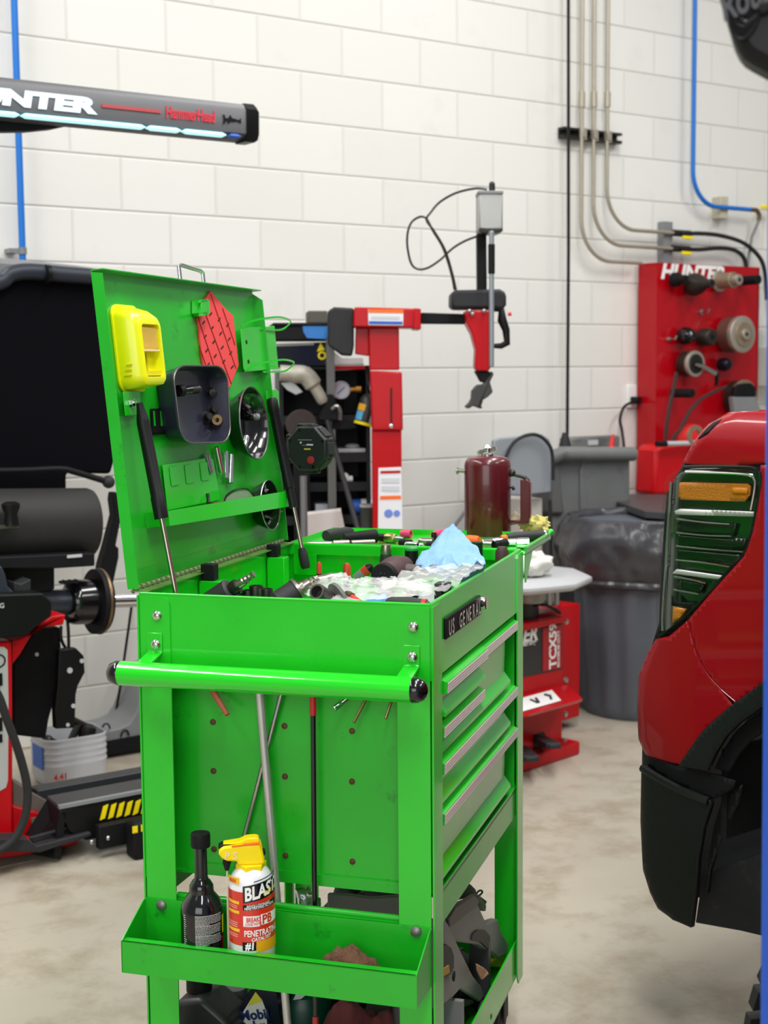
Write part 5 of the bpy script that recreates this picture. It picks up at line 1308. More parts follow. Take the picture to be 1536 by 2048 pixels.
obj('lens', B().solid(lens, V((0, 0, .0015))), clear('smoky_lens', (150, 166, 140), .55, .08), t)
obj('frame', B().tube(spline([p+V((0, 0, .001)) for p in lens[:7]], 4), .0022, 8), BLACKG, t)
obj('temple', B().tube([lens[0]+V((0, 0, .0)), g(430, 1006, .022), g(418, 1004, .02)], .002, 6), mat('brown_temple', (84, 56, 40), .5), t)
stud('black_clip', 'tiny black clip standing on the left part of lid shelf', 'clip', None, 417, 1006, 415, 988, .025, .022, [('body', [(.005, 0), (.003, .3), (.0035, 1)], BLACK)])

# octagonal light beside the lid
oc = CART.px(614, 897, 1, Ln+.035)
a_ = math.radians(-24)+.2945
OF_ = Fr(CART.w(*oc), CART.x*math.cos(a_)+CART.y*math.sin(a_), (0, 0, 1))       # x right, y up, z towards viewer
oc = thing('work_light', 'black octagonal work light with red button beside the raised lid', 'light', OF_)
R8 = .0525
def oct_(r, z): return [(r*math.cos(math.radians(22.5+45*i)), r*math.sin(math.radians(22.5+45*i)), z) for i in range(8)]
obj('housing', B().loft([oct_(R8*.93, .004), oct_(R8, -.001), oct_(R8, -.010), oct_(R8*.965, -.012), oct_(R8*.965, -.022), oct_(R8, -.024), oct_(R8, -.036), oct_(R8*.9, -.042)]), mat('dark_rubberised_plastic', (24, 27, 27), .45), oc, bev=.0015, ang=25)
b = B()
for i in range(8):
    aa = math.radians(45*i); b.obox((R8*.93*math.cos(aa), R8*.93*math.sin(aa), -.018), (-math.sin(aa), math.cos(aa), 0), (math.cos(aa), math.sin(aa), 0), (0, 0, 1), .026, .006, .030)
obj('grip_ribs', b, CHAR, oc, bev=.001)['kind'] = 'stuff'
for i in (0, 2, 3, 5, 6):
    aa = math.radians(22.5+45*i); obj('case_screw', B().lathe([(.0034, 0), (.0034, .0006)], (R8*.82*math.cos(aa), R8*.82*math.sin(aa), .004), (0, 0, 1), 10), BLACKG, oc)
obj('red_button', B().lathe([(.0085, 0), (.0085, .0015), (.006, .002)], (.011, -.025, .004), (0, 0, 1), 20), mat('red_rubber', (150, 34, 40), .5), oc)
for (x, y, w_, h_, m, nm) in ((-.003, .019, .034, .0014, GREYP, 'label_line'), (.0, .007, .02, .001, GREYP, 'label_line'), (.009, .0085, .016, .0036, LGREY, 'white_label'), (.003, -.001, .016, .0036, mat('olive_label', (170, 160, 60), .5), 'yellow_label'), (-.013, .013, .004, .004, LGREY, 'mark')):
    obj(nm, B().box(x-w_/2, x+w_/2, y-h_/2, y+h_/2, .004, .0044), m, oc)
obj('magnet_mount', B().box(-.062, -.045, -.035, .03, -.04, -.018).box(-.012, .02, -.056, -.045, -.03, -.006).box(-.03, .01, .047, .054, -.03, -.008), BLACK, oc, bev=.003)

# ================================================================== side tray: bottle, spray can, rag
def cthing(name, label, cat, o, group=None):
    f = CART.at(*o); t = thing(name, label, cat, f, group)
    return t
zf = .4092; yb_ = -.052
def zz(x, y, d=yb_): return CART.px(x, y, 1, d).z-zf
o = CART.px(404.5, 1850, 1, yb_); o.z = zf
bt = cthing('additive_bottle', 'black long necked bottle with fine white label print in side tray', 'bottle', o)
k = CART.px(445, 1850, 1, yb_).x-CART.px(365, 1850, 1, yb_).x; k /= 80
def pf(lst, x): return [(r*k, max(0.0, zz(x, y))) for r, y in lst]
obj('bottle_body', B().lathe([(34*k, 0), (38.5*k, .003)]+pf([(39.5, 1890), (39.5, 1822), (38, 1808), (33, 1797), (27, 1789), (22.5, 1783), (22.5, 1776), (22, 1770), (17, 1761), (13, 1757), (12, 1752), (11.5, 1692)], 404), n=36), mat('black_gloss_bottle', (12, 12, 14), .12, coat=.5), bt)
obj('bottle_cap', B().lathe(pf([(17.5, 1693), (18, 1690), (18, 1669), (17, 1666), (14, 1665), (13, 1666)], 404), n=32), BLACKM, bt)
EL = CART.l(EYE)-o; az = math.atan2(EL.x, -EL.y)      # viewing azimuth round the bottle
def onr(r, cx_=0): return lambda s, z: V((r*math.sin(az+s/r), -r*math.cos(az+s/r), z))
def patch(name, r, s0, s1, z0, z1, m, par, n=8, slant=0):
    f = onr(r); bb = B(); bb.grid(n, 2, lambda u, v: f(s0+(s1-s0)*u, z0+(z1-z0)*v+slant*u)); return obj(name, bb, m, par)
r = 39.5*k+.0004
random.seed(3)
bb = B(); f = onr(r)
z0, z1 = zz(404, 1893, yb_-.034), zz(404, 1833, yb_-.034)
nl = 21
for i in range(nl):
    z = z0+(z1-z0)*(1-(i+.5)/nl); s = -.012
    end = .034 if i % 7 != 6 else .012
    while s < end:
        w_ = random.uniform(.0015, .005); bb.grid(3, 2, lambda u, v: f(s+w_*u, z-.0005+(.0013 if i % 7 == 0 else .0009)*v)); s += w_+.0007
for i in range(14):
    z = z0+(z1-z0)*(1-(i+.5)/14); w_ = random.uniform(.004, .007); bb.grid(3, 2, lambda u, v: f(-.036+w_*u, z-.0005+.001*v))
obj('label_print', bb, mat('label_white', (214, 214, 212), .5), bt)['kind'] = 'stuff'
patch('yellow_label_edge', r, .0405, .0475, zz(404, 1860), zz(404, 1824), YEL, bt)
patch('red_label_edge', r, .0405, .0475, zz(404, 1896), zz(404, 1866), RED, bt)
# spray can
o = CART.px(504.5, 1850, 1, yb_); o.z = zf
sc2 = cthing('spray_can', 'white red and yellow penetrating oil spray can in side tray', 'spray can', o)
EL = CART.l(EYE)-o; az = math.atan2(EL.x, -EL.y)
def zz2(y): return CART.px(504, y, 1, yb_).z-zf
R = 41.5*k
CANW = mat('can_white_gloss', (232, 234, 238), .2, coat=.4)
obj('can_body', B().lathe([(R*.94, 0), (R, .003), (R, zz2(1772)), (R*.97, zz2(1762)), (R*.88, zz2(1748)), (R*.74, zz2(1738)), (R*.6, zz2(1732)), (R*.5, zz2(1726))], n=44), CANW, sc2)
CRED = mat('can_red', (208, 48, 30), .25, coat=.4)
def zz3(y): return CART.px(504, y, 1, yb_-.036).z-zf
zr0, zr1 = zz3(1893), zz3(1786)
rr2 = R+.0004
def patch2(name, s0, s1, z0, z1, m, lift=0, slant=0, n=10):
    f = onr(rr2+lift); b2 = B(); b2.grid(n, 2, lambda u, v: f(s0+(s1-s0)*u, z0+(z1-z0)*v+slant*u)); return obj(name, b2, m, sc2)
patch2('red_label', -.062, .062, zr0, zr1, CRED, n=40)
s0 = -R*math.asin(.36)
def wtext(name, txt, size, s, z, m, bold=.02, shear=0, slant=0, sx=1, lift=.0006):
    f = onr(rr2+lift); b2 = B().text(txt, size, None, None, None, 0, bold, shear, sx=sx, wrap=lambda a, c: f(s+a, z+c+a*slant)); return obj(name, b2, m, sc2)
patch2('black_banner', s0-.001, .062, zz3(1808), zz3(1774), BLACKG, .0002, .014, 14)
wtext('brand_lettering', "BLASTER", .031, s0+.002, zz3(1803), WHITE, .035, 0, .20, .70)
patch2('top_banner', s0+.018, .062, zz3(1766), zz3(1764), BLACK, .0002, .012)
wtext('tagline_lettering', 'SINCE 1957', .008, s0+.034, zz3(1794), YEL, .02, .2, .2, .8)
patch2('claim_banner', s0-.001, .050, zz3(1822), zz3(1811), BLACK, .0002, .004)
wtext('claim_lettering', 'REVOLUTIONARY', .0058, s0+.005, zz3(1816), WHITE, .02, .2, .08, .9)
wtext('claim_lettering', 'PENETRATING ACTION', .0058, s0+.001, zz3(1821), WHITE, .02, .2, .08, .9)
patch2('white_box', s0-.001, s0+.027, zz3(1854), zz3(1833), WHITE, .0002)
patch2('white_box', s0+.0285, .058, zz3(1852), zz3(1831), WHITE, .0002)
wtext('box_lettering', 'BREAKS', .011, s0+.004, zz3(1845), CRED, .03, 0, .04, .66)
wtext('box_lettering', 'LOOSE FASTER', .0062, s0+.002, zz3(1852), CRED, .02, .15, .04, .68)
wtext('box_lettering', 'PB', .021, s0+.031, zz3(1850), CRED, .03, 0, .04, .9)
wtext('type_lettering', 'PENETRATING', .0150, s0-.0, zz3(1874), WHITE, .02, 0, .03, .70)
wtext('type_lettering', 'CATALYST', .0078, s0+.012, zz3(1883), WHITE, .03, .25, .06, .95)
patch2('number_box', s0-.003, s0+.020, zz3(1902), zz3(1885), BLACK, .0003)
wtext('number_lettering', '#1', .017, s0+.002, zz3(1899), WHITE, .04, .1, 0, .85, .0008)
patch2('amber_box', s0+.0205, .058, zz3(1905), zz3(1883), mat('can_amber', (226, 164, 26), .3), .0003)
for i, yy in enumerate((1808, 1827, 1863)):
    patch2('yellow_tab', -.052, s0-.008, zz3(yy+3), zz3(yy-3), mat('can_yellow', (240, 190, 40), .3) if i == 0 else bpy.data.materials['can_yellow'], .0002)
patch2('word_tab', -.05, s0-.007, zz3(1771), zz3(1758), bpy.data.materials['can_yellow'], .0002)
wtext('word_lettering', 'MAN', .0095, -.045, zz3(1769), CRED, .04, .1, 0, .8)
for yy in (1815, 1819, 1848, 1852, 1856, 1872, 1876): patch2('small_print', -.05, s0-.012, zz3(yy+.7), zz3(yy-.7), mat('can_print', (232, 180, 170), .4) if yy == 1815 else bpy.data.materials['can_print'], .0002)
# trigger cap
CY = mat('cap_yellow', (252, 224, 0), .32)
zc0, zc1, zc2, zc3 = zz2(1733), zz2(1708), zz2(1690), zz2(1673)
cang = az
cu, cv = V((math.cos(cang), math.sin(cang), 0)), V((-math.sin(cang), math.cos(cang), 0))   # right in view, away
def capP(xp, z, d): return cu*((xp-504.5)*k)+cv*d+V((0, 0, z))
hexr = [(R*.68*math.cos(math.radians(a)), R*.68*math.sin(math.radians(a))) for a in range(10, 370, 60)]
obj('cap_base', B().loft([[cu*x+cv*y+V((0, 0, z)) for x, y in hexr] for z in (zc0-.008, zc0+.008)]), CY, sc2, bev=.001)
def capsol(name, pts, d0, d1, m, bev=.002):
    return obj(name, B().solid([capP(x, zz2(y), d0) for x, y in pts], cv*(d1-d0)), m, sc2, bev=bev)
capsol('cap_body', [(480, 1724), (480, 1716), (462, 1715), (452, 1709), (447, 1700), (448, 1692), (456, 1686), (490, 1683), (498, 1684), (522, 1682), (524, 1690), (527, 1706), (530, 1724)], -.016, .016, CY, .004)
capsol('cap_trigger', [(454, 1683), (484, 1679), (496, 1673), (512, 1672), (519, 1674), (521, 1682), (498, 1684), (476, 1684)], -.011, .011, CY, .003)
capsol('orange_seam', [(470, 1685), (498, 1682.5), (520, 1681), (523, 1692), (520, 1684), (498, 1684.5), (472, 1687)], -.0165, .012, ORANGE, 0)
capsol('cap_hinge', [(522, 1702), (528, 1698), (531, 1702), (530, 1707), (525, 1712), (522, 1708)], -.010, .008, BLACK)
capsol('black_nozzle', [(450, 1690), (447, 1693), (446, 1688), (454, 1683), (466, 1683), (470, 1686)], -.010, .010, BLACK)
q = capP(461, zz2(1715), 0)
obj('straw_joint', B().lathe([(.005, 0), (.0075, .008), (.0035, .022)], q+V((0, 0, .002)), (0, 0, -1), 12), BLACK, sc2)
obj('straw', B().cyl(q+V((0, 0, -.018)), V((q.x, q.y, .018)), .0018, n=8), clear('straw_clear', (222, 214, 190), .6), sc2)
for tx, xx in (('P', 457), ('S', 472)):
    q = capP(xx, zz2(1710), -.0165); obj('cap_marking', B().text(tx, .017, q, cu, V((0, 0, 1)), .0006, .02, .1, sx=.9), mat('chalk_white', (240, 224, 180), .6) if tx == 'P' else bpy.data.materials['chalk_white'], sc2)
# rag heap
q0, q1 = CART.px(630, 1900, 1, -.05), CART.px(788, 1915, 1, -.05)
ro = V(((q0.x+q1.x)/2, -.052, zf))
wR = (q1.x-q0.x)/2
hR = CART.px(690, 1886, 1, -.05).z-zf
b = B()
def ragf(u, v):
    a = 2*PI*u; rr_ = v
    x, y = wR*rr_*math.cos(a), .038*rr_*math.sin(a)
    h = hR*(1-rr_**4)*(.86+.22*noise.noise(V((x*28, y*28, 1)))+.16*noise.noise(V((x*90, y*90, 5))))*(1 if x < 0 else 1-.35*x/wR)
    return (x, y, max(.0005, h))
b.grid(61, 18, ragf)
f = CART.at(*ro)
single('brown_rag', b, mat('dusty_brown_rag', (104, 72, 54), .95, var=.35, scale=60, bump=1, bscale=160), 'dirty brown rag heaped in right half of side tray', 'rag', f, ang=80)

# ================================================================== rods hung on the near end
yr = .030
def rod_thing(name, label, cat, pts, r, m, parts=None, n=12, group=None):
    ps = [CART.px(x, y, 1, d) for x, y, d in pts]; o = ps[0]
    t = cthing(name, label, cat, o, group); ps = [p-o for p in ps]
    obj('shaft', B().tube(ps, r, n), m, t); return t, ps, o
a, c = CART.px(519, 1385, 1, yr), CART.px(575, 2048, 1, yr)
d = (c-a)/(c.z-a.z); e = a+d*(.1345-a.z); a = a+d*(.911-a.z)
t = cthing('pry_bar', 'long bare steel bar leaning in front of the green end panel', 'bar', e)
obj('shaft', B().cyl((0, 0, 0), a-e, .0069, n=16), mat('pale_bar_steel', (196, 194, 190), .38, .6, var=.12, scale=30), t)
a, c = CART.px(626, 1398, 1, yr), CART.px(631, 2040, 1, yr)
d = (c-a)/(c.z-a.z); e = a+d*(.1345-a.z); a = a+d*(.911-a.z)
t = cthing('black_rod', 'thin black rod with red ends hanging straight down the end panel', 'rod', e)
L = (a-e).length
obj('shaft', B().cyl((0, 0, 0), a-e, .0046, n=12), BLACKG, t)
dd = (a-e).normalized()
REDT = mat('red_grip', (176, 28, 30), .35, coat=.3)
obj('red_collar', B().cyl(dd*(CART.px(626, 1430, 1, yr).z-e.z), a-e, .0056, n=14), REDT, t)
obj('red_tip', B().cyl((0, 0, 0), dd*(CART.px(631, 2032, 1, yr).z-e.z), .0056, n=14), REDT, t)
a, c = CART.px(562, 1390, 1, .038), CART.px(487, 1680, 1, .038)
d = (c-a)/(c.z-a.z); e = a+d*(.515-a.z); a = a+d*(.911-a.z)
t = cthing('flexible_magnet_tool', 'ribbed steel flexible pick up tool slanting behind the steel bar', 'tool', e)
n_ = 240; ps = [(a-e)*(i/n_) for i in range(n_+1)]
obj('spring_shaft', B().tube(ps, [.0034 if i % 2 else .0046 for i in range(n_+1)], 8), STEEL, t, ang=80)
for (xa, ya, xb, yb2, r0, r1, m, lab) in ((424, 1380, 455, 1430, .0075, .0042, mat('dull_red_wood', (164, 84, 64), .6), 'short tapered red stick poking down under the push handle'),
                                     (732, 1398, 707, 1446, .0032, .0026, mat('brown_shaft', (132, 118, 70), .4, .7), 'slim brown screwdriver shaft poking down, nearer to red rod'),
                                     (783, 1402, 771, 1438, .0030, .0024, None, 'slim brown screwdriver shaft poking down next to right corner post')):
    a, c = CART.px(xa, ya, 1, .035), CART.px(xb, yb2, 1, .015)
    up = a+(a-c)*((.911-a.z)/(a-c).z)
    t = cthing('screwdriver' if r0 < .005 else 'red_stick', lab, 'screwdriver' if r0 < .005 else 'stick', c)
    obj('shaft', B().cyl((0, 0, 0), up-c, r1, r0, n=12), m or bpy.data.materials['brown_shaft'], t, bev=.0008)
a, c = CART.px(702, 1392, 1, .035), CART.px(668, 1418, 1, .012)
t = cthing('extension_bar', 'small chrome socket bar poking out under the push handle', 'bar', c)
d = (a-c)
obj('socket_end', B().cyl((0, 0, 0), d*.45, .0055, n=8), CHROME, t, bev=.0008)
obj('shaft', B().cyl(d*.45, d*1.1, .0035, n=12), STEEL, t)
# ================================================================== things inside the top of the cart
ZB = .9285
def ct(x, y, d): return CART.px(x, y, 1, d)
def ctz(x, y, z): return CART.px(x, y, 2, z)
def along(name, label, cat, p0, p1, segs, group=None, n=18):
    """a turned tool: segments are (part, [(radius, fraction)...], material)"""
    t = cthing(name, label, cat, p0, group); d = p1-p0; L = d.length
    for nm, pf, m in segs: obj(nm, B().lathe([(r, h*L) for r, h in pf], (0, 0, 0), d, n), m, t, ang=32)
    return t
GRIP = mat('rubber_grip', (40, 40, 42), .6, var=.1)
NICK = mat('dull_nickel', (168, 160, 148), .3, .95, var=.15, scale=80)
# air tools
along('air_tool', 'black air tool with silver hose fitting by the left tub wall', 'air tool', ct(414, 1214, .12), ct(508, 1148, .12),
      [('grip', [(.021, 0), (.0235, .02), (.0225, .5), (.018, .53)], GRIP), ('hex_collar', [(.012, .53), (.013, .56), (.013, .66)], DSTEEL), ('fitting', [(.008, .66), (.008, .78), (.006, .8), (.0075, .84), (.005, .87), (.0068, .91), (.005, .94), (.006, 1)], NICK)])
along('air_tool', 'black air tool with ribbed nickel fitting at front middle of tub', 'air tool', ct(548, 1212, .09), ct(636, 1156, .14),
      [('grip', [(.015, 0), (.022, .1), (.0225, .5)], GRIP), ('collar', [(.0245, .5), (.0245, .56), (.017, .58)], NICK), ('fitting', [(.011, .58), (.012, .66), (.0105, .68), (.0105, .8), (.007, .82), (.0085, .86), (.006, .89), (.008, .93), (.006, .96), (.007, 1)], NICK)])
# upright dark impact sockets
for x, y, r, h, lab in ((478, 1187, .010, .03, 'low dark impact socket nearest the black air tool'), (497, 1180, .0125, .045, 'dark impact socket in the cluster, second from left'), (512, 1171, .0125, .05, 'dark impact socket at the back of the cluster'), (521, 1176, .0105, .055, 'dark impact socket in the middle of the cluster'), (534, 1177, .0105, .05, 'tall smooth dark socket at right end of cluster')):
    top = ct(x, y, .15); top.z = max(top.z, ZB+.03)
    t = cthing('impact_socket', lab, 'socket', V((top.x, top.y, ZB)), 'impact sockets standing in the tub')
    H = top.z-ZB
    obj('body', B().lathe([(r*.9, 0), (r, .003), (r, H-.002), (r*.95, H), (r*.68, H), (r*.64, H-.015), (.001, H-.015)], (0, 0, 0), (0, 0, 1), 20), DSTEEL, t, ang=35)
# big socket and disc
along('impact_socket', 'big dark hex socket lying on plastic bag at tub front', 'socket', ct(660, 1200, .09), ct(633, 1183, .045),
      [('body', [(.013, 0), (.0145, .1), (.0145, .95), (.0135, 1), (.0105, 1), (.0095, .6), (.001, .6)], mat('grey_phosphate', (92, 90, 88), .4, .8))])
c = ct(676, 1203, .10)
along('grinding_disc', 'thin grey grinding disc standing on edge behind big socket', 'disc', c, c+V((.004, .004, .002)), [('disc', [(.033, 0), (.033, 1)], mat('grey_abrasive', (104, 102, 100), .7, var=.2, scale=90)), ('hub', [(.012, 1), (.012, 1.3)], STEEL)], n=36)
# pliers near the front
a, b_ = ct(692, 1186, .10), ct(712, 1200, .08)
along('pliers', 'olive jawed pliers with red handle between disc and blue towel scrap', 'pliers', a, ct(722, 1206, .07), [('jaw', [(.004, 0), (.007, .2), (.007, .4)], mat('olive_steel', (88, 84, 60), .45, .6)), ('handle', [(.005, .4), (.005, 1)], mat('red_dip', (200, 54, 48), .4))])
along('utility_knife', 'black handled tool with red end lying along the tub front', 'knife', ct(772, 1204, .03), ct(866, 1212, .025),
      [('handle', [(.004, 0), (.009, .1), (.012, .5), (.010, .78)], GRIP), ('red_band', [(.0105, .78), (.0105, .86)], REDB), ('tip', [(.008, .86), (.004, 1)], BLACK)])
# cloth and film helpers
def crumple(tris, amp, cuts, seed, sc=30):
    bm = bmesh.new(); idx = {}
    for tr in tris:
        vs = []
        for p in tr:
            k_ = tuple(round(q, 5) for q in p)
            if k_ not in idx: idx[k_] = bm.verts.new(p)
            vs.append(idx[k_])
        bm.faces.new(vs)
    bmesh.ops.subdivide_edges(bm, edges=bm.edges[:], cuts=cuts, use_grid_fill=True)
    out = B(); bm.verts.ensure_lookup_table()
    for v in bm.verts:
        p = v.co; q = p*sc+V((seed, seed*2, seed*3))
        r1 = 1-2*abs(noise.noise(q)); r2 = 1-2*abs(noise.noise(q*2.3)); r3 = noise.noise(q*.5)
        out.v.append(p+V((r3*.6, r2*.5, r1*.8+r2*.4))*amp)
    out.f = [[v.index for v in f.verts] for f in bm.faces]
    bm.free(); return out
TOWEL = mat('blue_shop_towel', (128, 168, 212), .9, var=.08, scale=60, bump=.5, bscale=300)
def cloth(name, label, cat, pts, tris, amp, cuts, m, seed, sc=30, thick=.0008, ang=28):
    P = [ct(*p) for p in pts]; o = min(P, key=lambda p: p.z).copy()
    b = crumple([[P[i]-o for i in t] for t in tris], amp, cuts, seed, sc)
    return single(name, b, m, label, cat, CART.at(*o), ang=ang, thick=thick)
cloth('blue_shop_towel', 'large crumpled blue paper towel peaking above the tub contents', 'towel',
      [(905, 1056, .50), (866, 1088, .46), (836, 1118, .42), (822, 1144, .37), (872, 1150, .33), (920, 1140, .31), (968, 1132, .36), (950, 1096, .44), (928, 1074, .48), (893, 1104, .40), (940, 1112, .41), (900, 1170, .36), (960, 1160, .40)],
      [(0, 1, 9), (1, 2, 9), (2, 3, 4), (2, 4, 9), (9, 4, 5), (0, 9, 8), (8, 9, 10), (8, 10, 7), (10, 9, 5), (10, 5, 6), (7, 10, 6), (4, 11, 5), (5, 11, 12), (5, 12, 6)], .010, 8, TOWEL, 3.1, 22)
cloth('towel_scrap', 'small bright blue towel scrap lying at the tub front edge', 'towel',
      [(718, 1196, .10), (745, 1196, .12), (768, 1186, .11), (776, 1196, .09), (770, 1206, .07), (735, 1206, .07), (718, 1204, .08)], [(0, 1, 6), (1, 5, 6), (1, 2, 4), (1, 4, 5), (2, 3, 4)], .003, 6, mat('bright_blue_towel', (84, 144, 214), .9), 1.7, 40)
FILM = clear('crinkled_film', (255, 255, 255), .17, .1)
FILM2 = clear('milky_film', (255, 255, 255), .26, .12)
cloth('plastic_bag', 'crinkled milky plastic bag spread across front of the tub', 'plastic bag',
      [(608, 1192, .07), (640, 1166, .22), (664, 1158, .28), (688, 1148, .32), (704, 1162, .30), (740, 1160, .28), (800, 1168, .24), (852, 1170, .20), (872, 1196, .10), (800, 1200, .06), (720, 1206, .05), (640, 1206, .05), (700, 1182, .16), (770, 1184, .16)],
      [(0, 1, 11), (1, 2, 12), (1, 12, 11), (2, 3, 12), (3, 4, 12), (4, 5, 12), (5, 13, 12), (5, 6, 13), (6, 7, 13), (7, 8, 13), (8, 9, 13), (9, 10, 13), (10, 12, 13), (10, 11, 12)], .008, 9, FILM2, 5.5, 26, .0004)
cloth('plastic_bag', 'clear shiny plastic bag heaped against the right tub wall', 'plastic bag',
      [(780, 1164, .24), (812, 1148, .30), (850, 1138, .34), (905, 1130, .36), (968, 1126, .38), (966, 1142, .30), (930, 1164, .20), (890, 1186, .10), (858, 1198, .07), (812, 1186, .14), (860, 1160, .24), (910, 1150, .27)],
      [(0, 1, 10), (1, 2, 10), (2, 3, 11), (2, 11, 10), (3, 4, 11), (4, 5, 11), (5, 6, 11), (6, 7, 10), (6, 10, 11), (7, 8, 9), (7, 9, 10), (9, 0, 10)], .010, 10, FILM, 8.3, 24, .0004)
FILM3 = mat('white_wrapped_part', (214, 216, 220), .35, var=.08, scale=30)
q = ctz(760, 1200, ZB); q = V((.31, .20, ZB))
b = B().ball((0, 0, .03), (.12, .10, .045), 28, 14, .35, 7)
single('wrapped_part', b, FILM3, 'white wrapped part showing through the milky plastic bag', 'part', CART.at(*q))
b = B().ball((0, 0, .035), (.045, .16, .05), 24, 16, .35, 7)
single('wrapped_part', b, mat('silver_grey_part', (186, 192, 190), .3, .3, var=.2, scale=30), 'silver grey wrapped part under the clear plastic bag', 'part', CART.at(.452, .27, ZB))
# socket block at right wall
a, c, d = ct(868, 1200, .13), ct(904, 1200, .13), ct(868, 1167, .13)
xx = min(c.x, W-.006)
t = cthing('socket_rail', 'pair of upright black blocks at the front right tub corner', 'block', V((a.x, .13, ZB)))
obj('block', B().box(0, (xx-a.x)*.56, 0, .03, 0, d.z-ZB), CHAR, t, bev=.002)
obj('block', B().box((xx-a.x)*.6, xx-a.x, .004, .034, 0, d.z-ZB-.001), BLACKM, t, bev=.002)
# impact driver
MARO = mat('maroon_black_rubber', (66, 40, 42), .6, var=.35, scale=40)
f0, f1 = ct(768, 1153, .34), ct(806, 1136, .44)
t = cthing('impact_driver', 'worn maroon and black power drill lying on the plastic bags', 'drill', f0)
d = f1-f0; dn = d.normalized()
obj('motor_housing', B().lathe([(.022, 0), (.027, .008), (.029, .04), (.030, d.length*.6), (.024, d.length)], (0, 0, 0), d, 24), MARO, t, ang=40)
obj('end_cap', B().lathe([(.024, -.006), (.026, 0), (.026, .006)], (0, 0, 0), d, 24), BLACKM, t)
u1, v1, w1 = ortho(d)
for i in range(7):
    rr_ = .0 if i == 6 else .008
    obj('vent_hole', B().lathe([(.0026, -.0068), (.0026, -.0060)], u1*(rr_*math.cos(i*PI/3))+v1*(rr_*math.sin(i*PI/3)), d, 8), BLACKG, t)
h0, h1 = ct(800, 1146, .40)-f0, ct(884, 1140, .36)-f0
obj('handle', B().tube([h0, h0.lerp(h1, .35), h0.lerp(h1, .7), h1], [.02, .014, .012, .011], 14), mat('grey_worn_rubber', (84, 76, 76), .5, var=.3, scale=50), t)
# handles racked on the far wall
def racked(name, label, cat, x0, x1, yt, d, parts, tilt_=0, group=None):
    a, c = ct(x0, yt, d), ct(x1, yt, d); r = (c.x-a.x)/2; cx_ = (a.x+c.x)/2
    t = cthing(name, label, cat, V((cx_, d, ZB)), group); H = a.z-ZB
    for nm, pf, m in parts: obj(nm, B().lathe([(r*q, H*h) for q, h in pf], (0, 0, 0), (tilt_, 0, 1), 20), m, t, ang=35)
racked('screwdriver', 'black handled screwdriver with silver top hung on far tub wall', 'screwdriver', 757, 787, 1089, .655, [('handle', [(.8, 0), (1.05, .1), (.95, .6), (.72, .84)], GRIP), ('silver_top', [(.7, .84), (.74, .9), (.62, 1)], NICK)])
racked('screwdriver', 'black handled screwdriver with green top hung on far tub wall', 'screwdriver', 808, 838, 1092, .655, [('handle', [(.8, 0), (1.0, .1), (.9, .6), (.86, .93)], BLACK), ('green_top', [(.88, .93), (.9, .97), (.7, 1)], mat('green_cap', (40, 150, 70), .4))])
racked('screwdriver', 'dark green handled screwdriver behind the tall blue towel', 'screwdriver', 940, 966, 1084, .66, [('handle', [(.8, 0), (1.0, .1), (.95, 1.0)], mat('dark_green_handle', (14, 44, 28), .4))])
racked('hammer', 'dark brown looped handle end at far right tub corner', 'tool', 990, 1018, 1093, .67, [('handle', [(.9, 0), (1.0, .6), (.95, .92), (.6, 1)], mat('brown_black_handle', (66, 42, 44), .5))])
RG = mat('red_grip_end', (206, 60, 44), .4)
racked('pliers', 'red tipped black plier handle nearest the corner plate', 'pliers', 633, 643, 1124, .64, [('grip', [(.9, 0), (1, .5), (1, .7)], BLACK), ('red_end', [(1, .7), (.9, .95), (.5, 1)], RG)])
racked('pliers', 'red tipped black plier handle at middle of far tub wall', 'pliers', 686, 701, 1126, .64, [('grip', [(.9, 0), (1, .5), (1, .66)], BLACK), ('red_end', [(1, .66), (.95, .92), (.5, 1)], RG)])
along('pliers', 'slanted red and grey plier handle left of the drill', 'pliers', ct(712, 1158, .58), ct(744, 1132, .58), [('grey_grip', [(.010, 0), (.011, .5)], GREYP), ('red_grip', [(.011, .5), (.011, .8)], RG), ('black_end', [(.011, .8), (.006, 1)], BLACK)])
along('ratchet', 'dark ratchet with chrome parts behind the nickel air fitting', 'ratchet', ct(580, 1172, .36), ct(682, 1154, .42), [('handle', [(.006, 0), (.008, .4)], DSTEEL), ('chrome_head', [(.010, .4), (.011, .7), (.012, .8), (.008, 1)], NICK)])
a, c = ct(768, 1168, .28), ct(790, 1166, .30)
along('yellow_bit', 'small pale yellow piece between drill and clear bag', 'piece', a, c, [('body', [(.005, 0), (.006, .5), (.005, 1)], mat('pale_yellow_plastic', (222, 210, 140), .5))])

# ================================================================== things on the far tray
ZF = ZT-.0088
def ft(x, y, z=ZF): return CART.px(x, y, 2, z)
def lay(name, label, cat, x0, y0, x1, y1, r, segs, group=None, n=18):
    """lying on the tray: pixels give the ends of the contact line"""
    a, c = ft(x0, y0), ft(x1, y1); a.z = c.z = ZF+r
    return along(name, label, cat, a, c, segs, group, n)
lay('impact_barrel', 'thick black barrel with open end lying on far tray', 'tool', 688, 1090, 752, 1086, .0155, [('barrel', [(.010, 0), (.0125, .25), (.0155, .9), (.0155, 1), (.0105, 1), (.0105, .6), (.001, .6)], BLACKM)])
lay('air_ratchet', 'dark grey ribbed air tool head behind black barrel on far tray', 'air tool', 652, 1084, 702, 1076, .014, [('head', [(.012, 0), (.014, .15), (.014, .5), (.012, .55), (.014, .8), (.010, 1)], CHAR)])
lay('plastic_plug', 'orange plastic cap at left end of far tray', 'cap', 652, 1078, 668, 1078, .010, [('cap', [(.008, 0), (.0105, .2), (.0105, .8), (.008, 1)], mat('orange_plastic', (244, 92, 36), .45))])
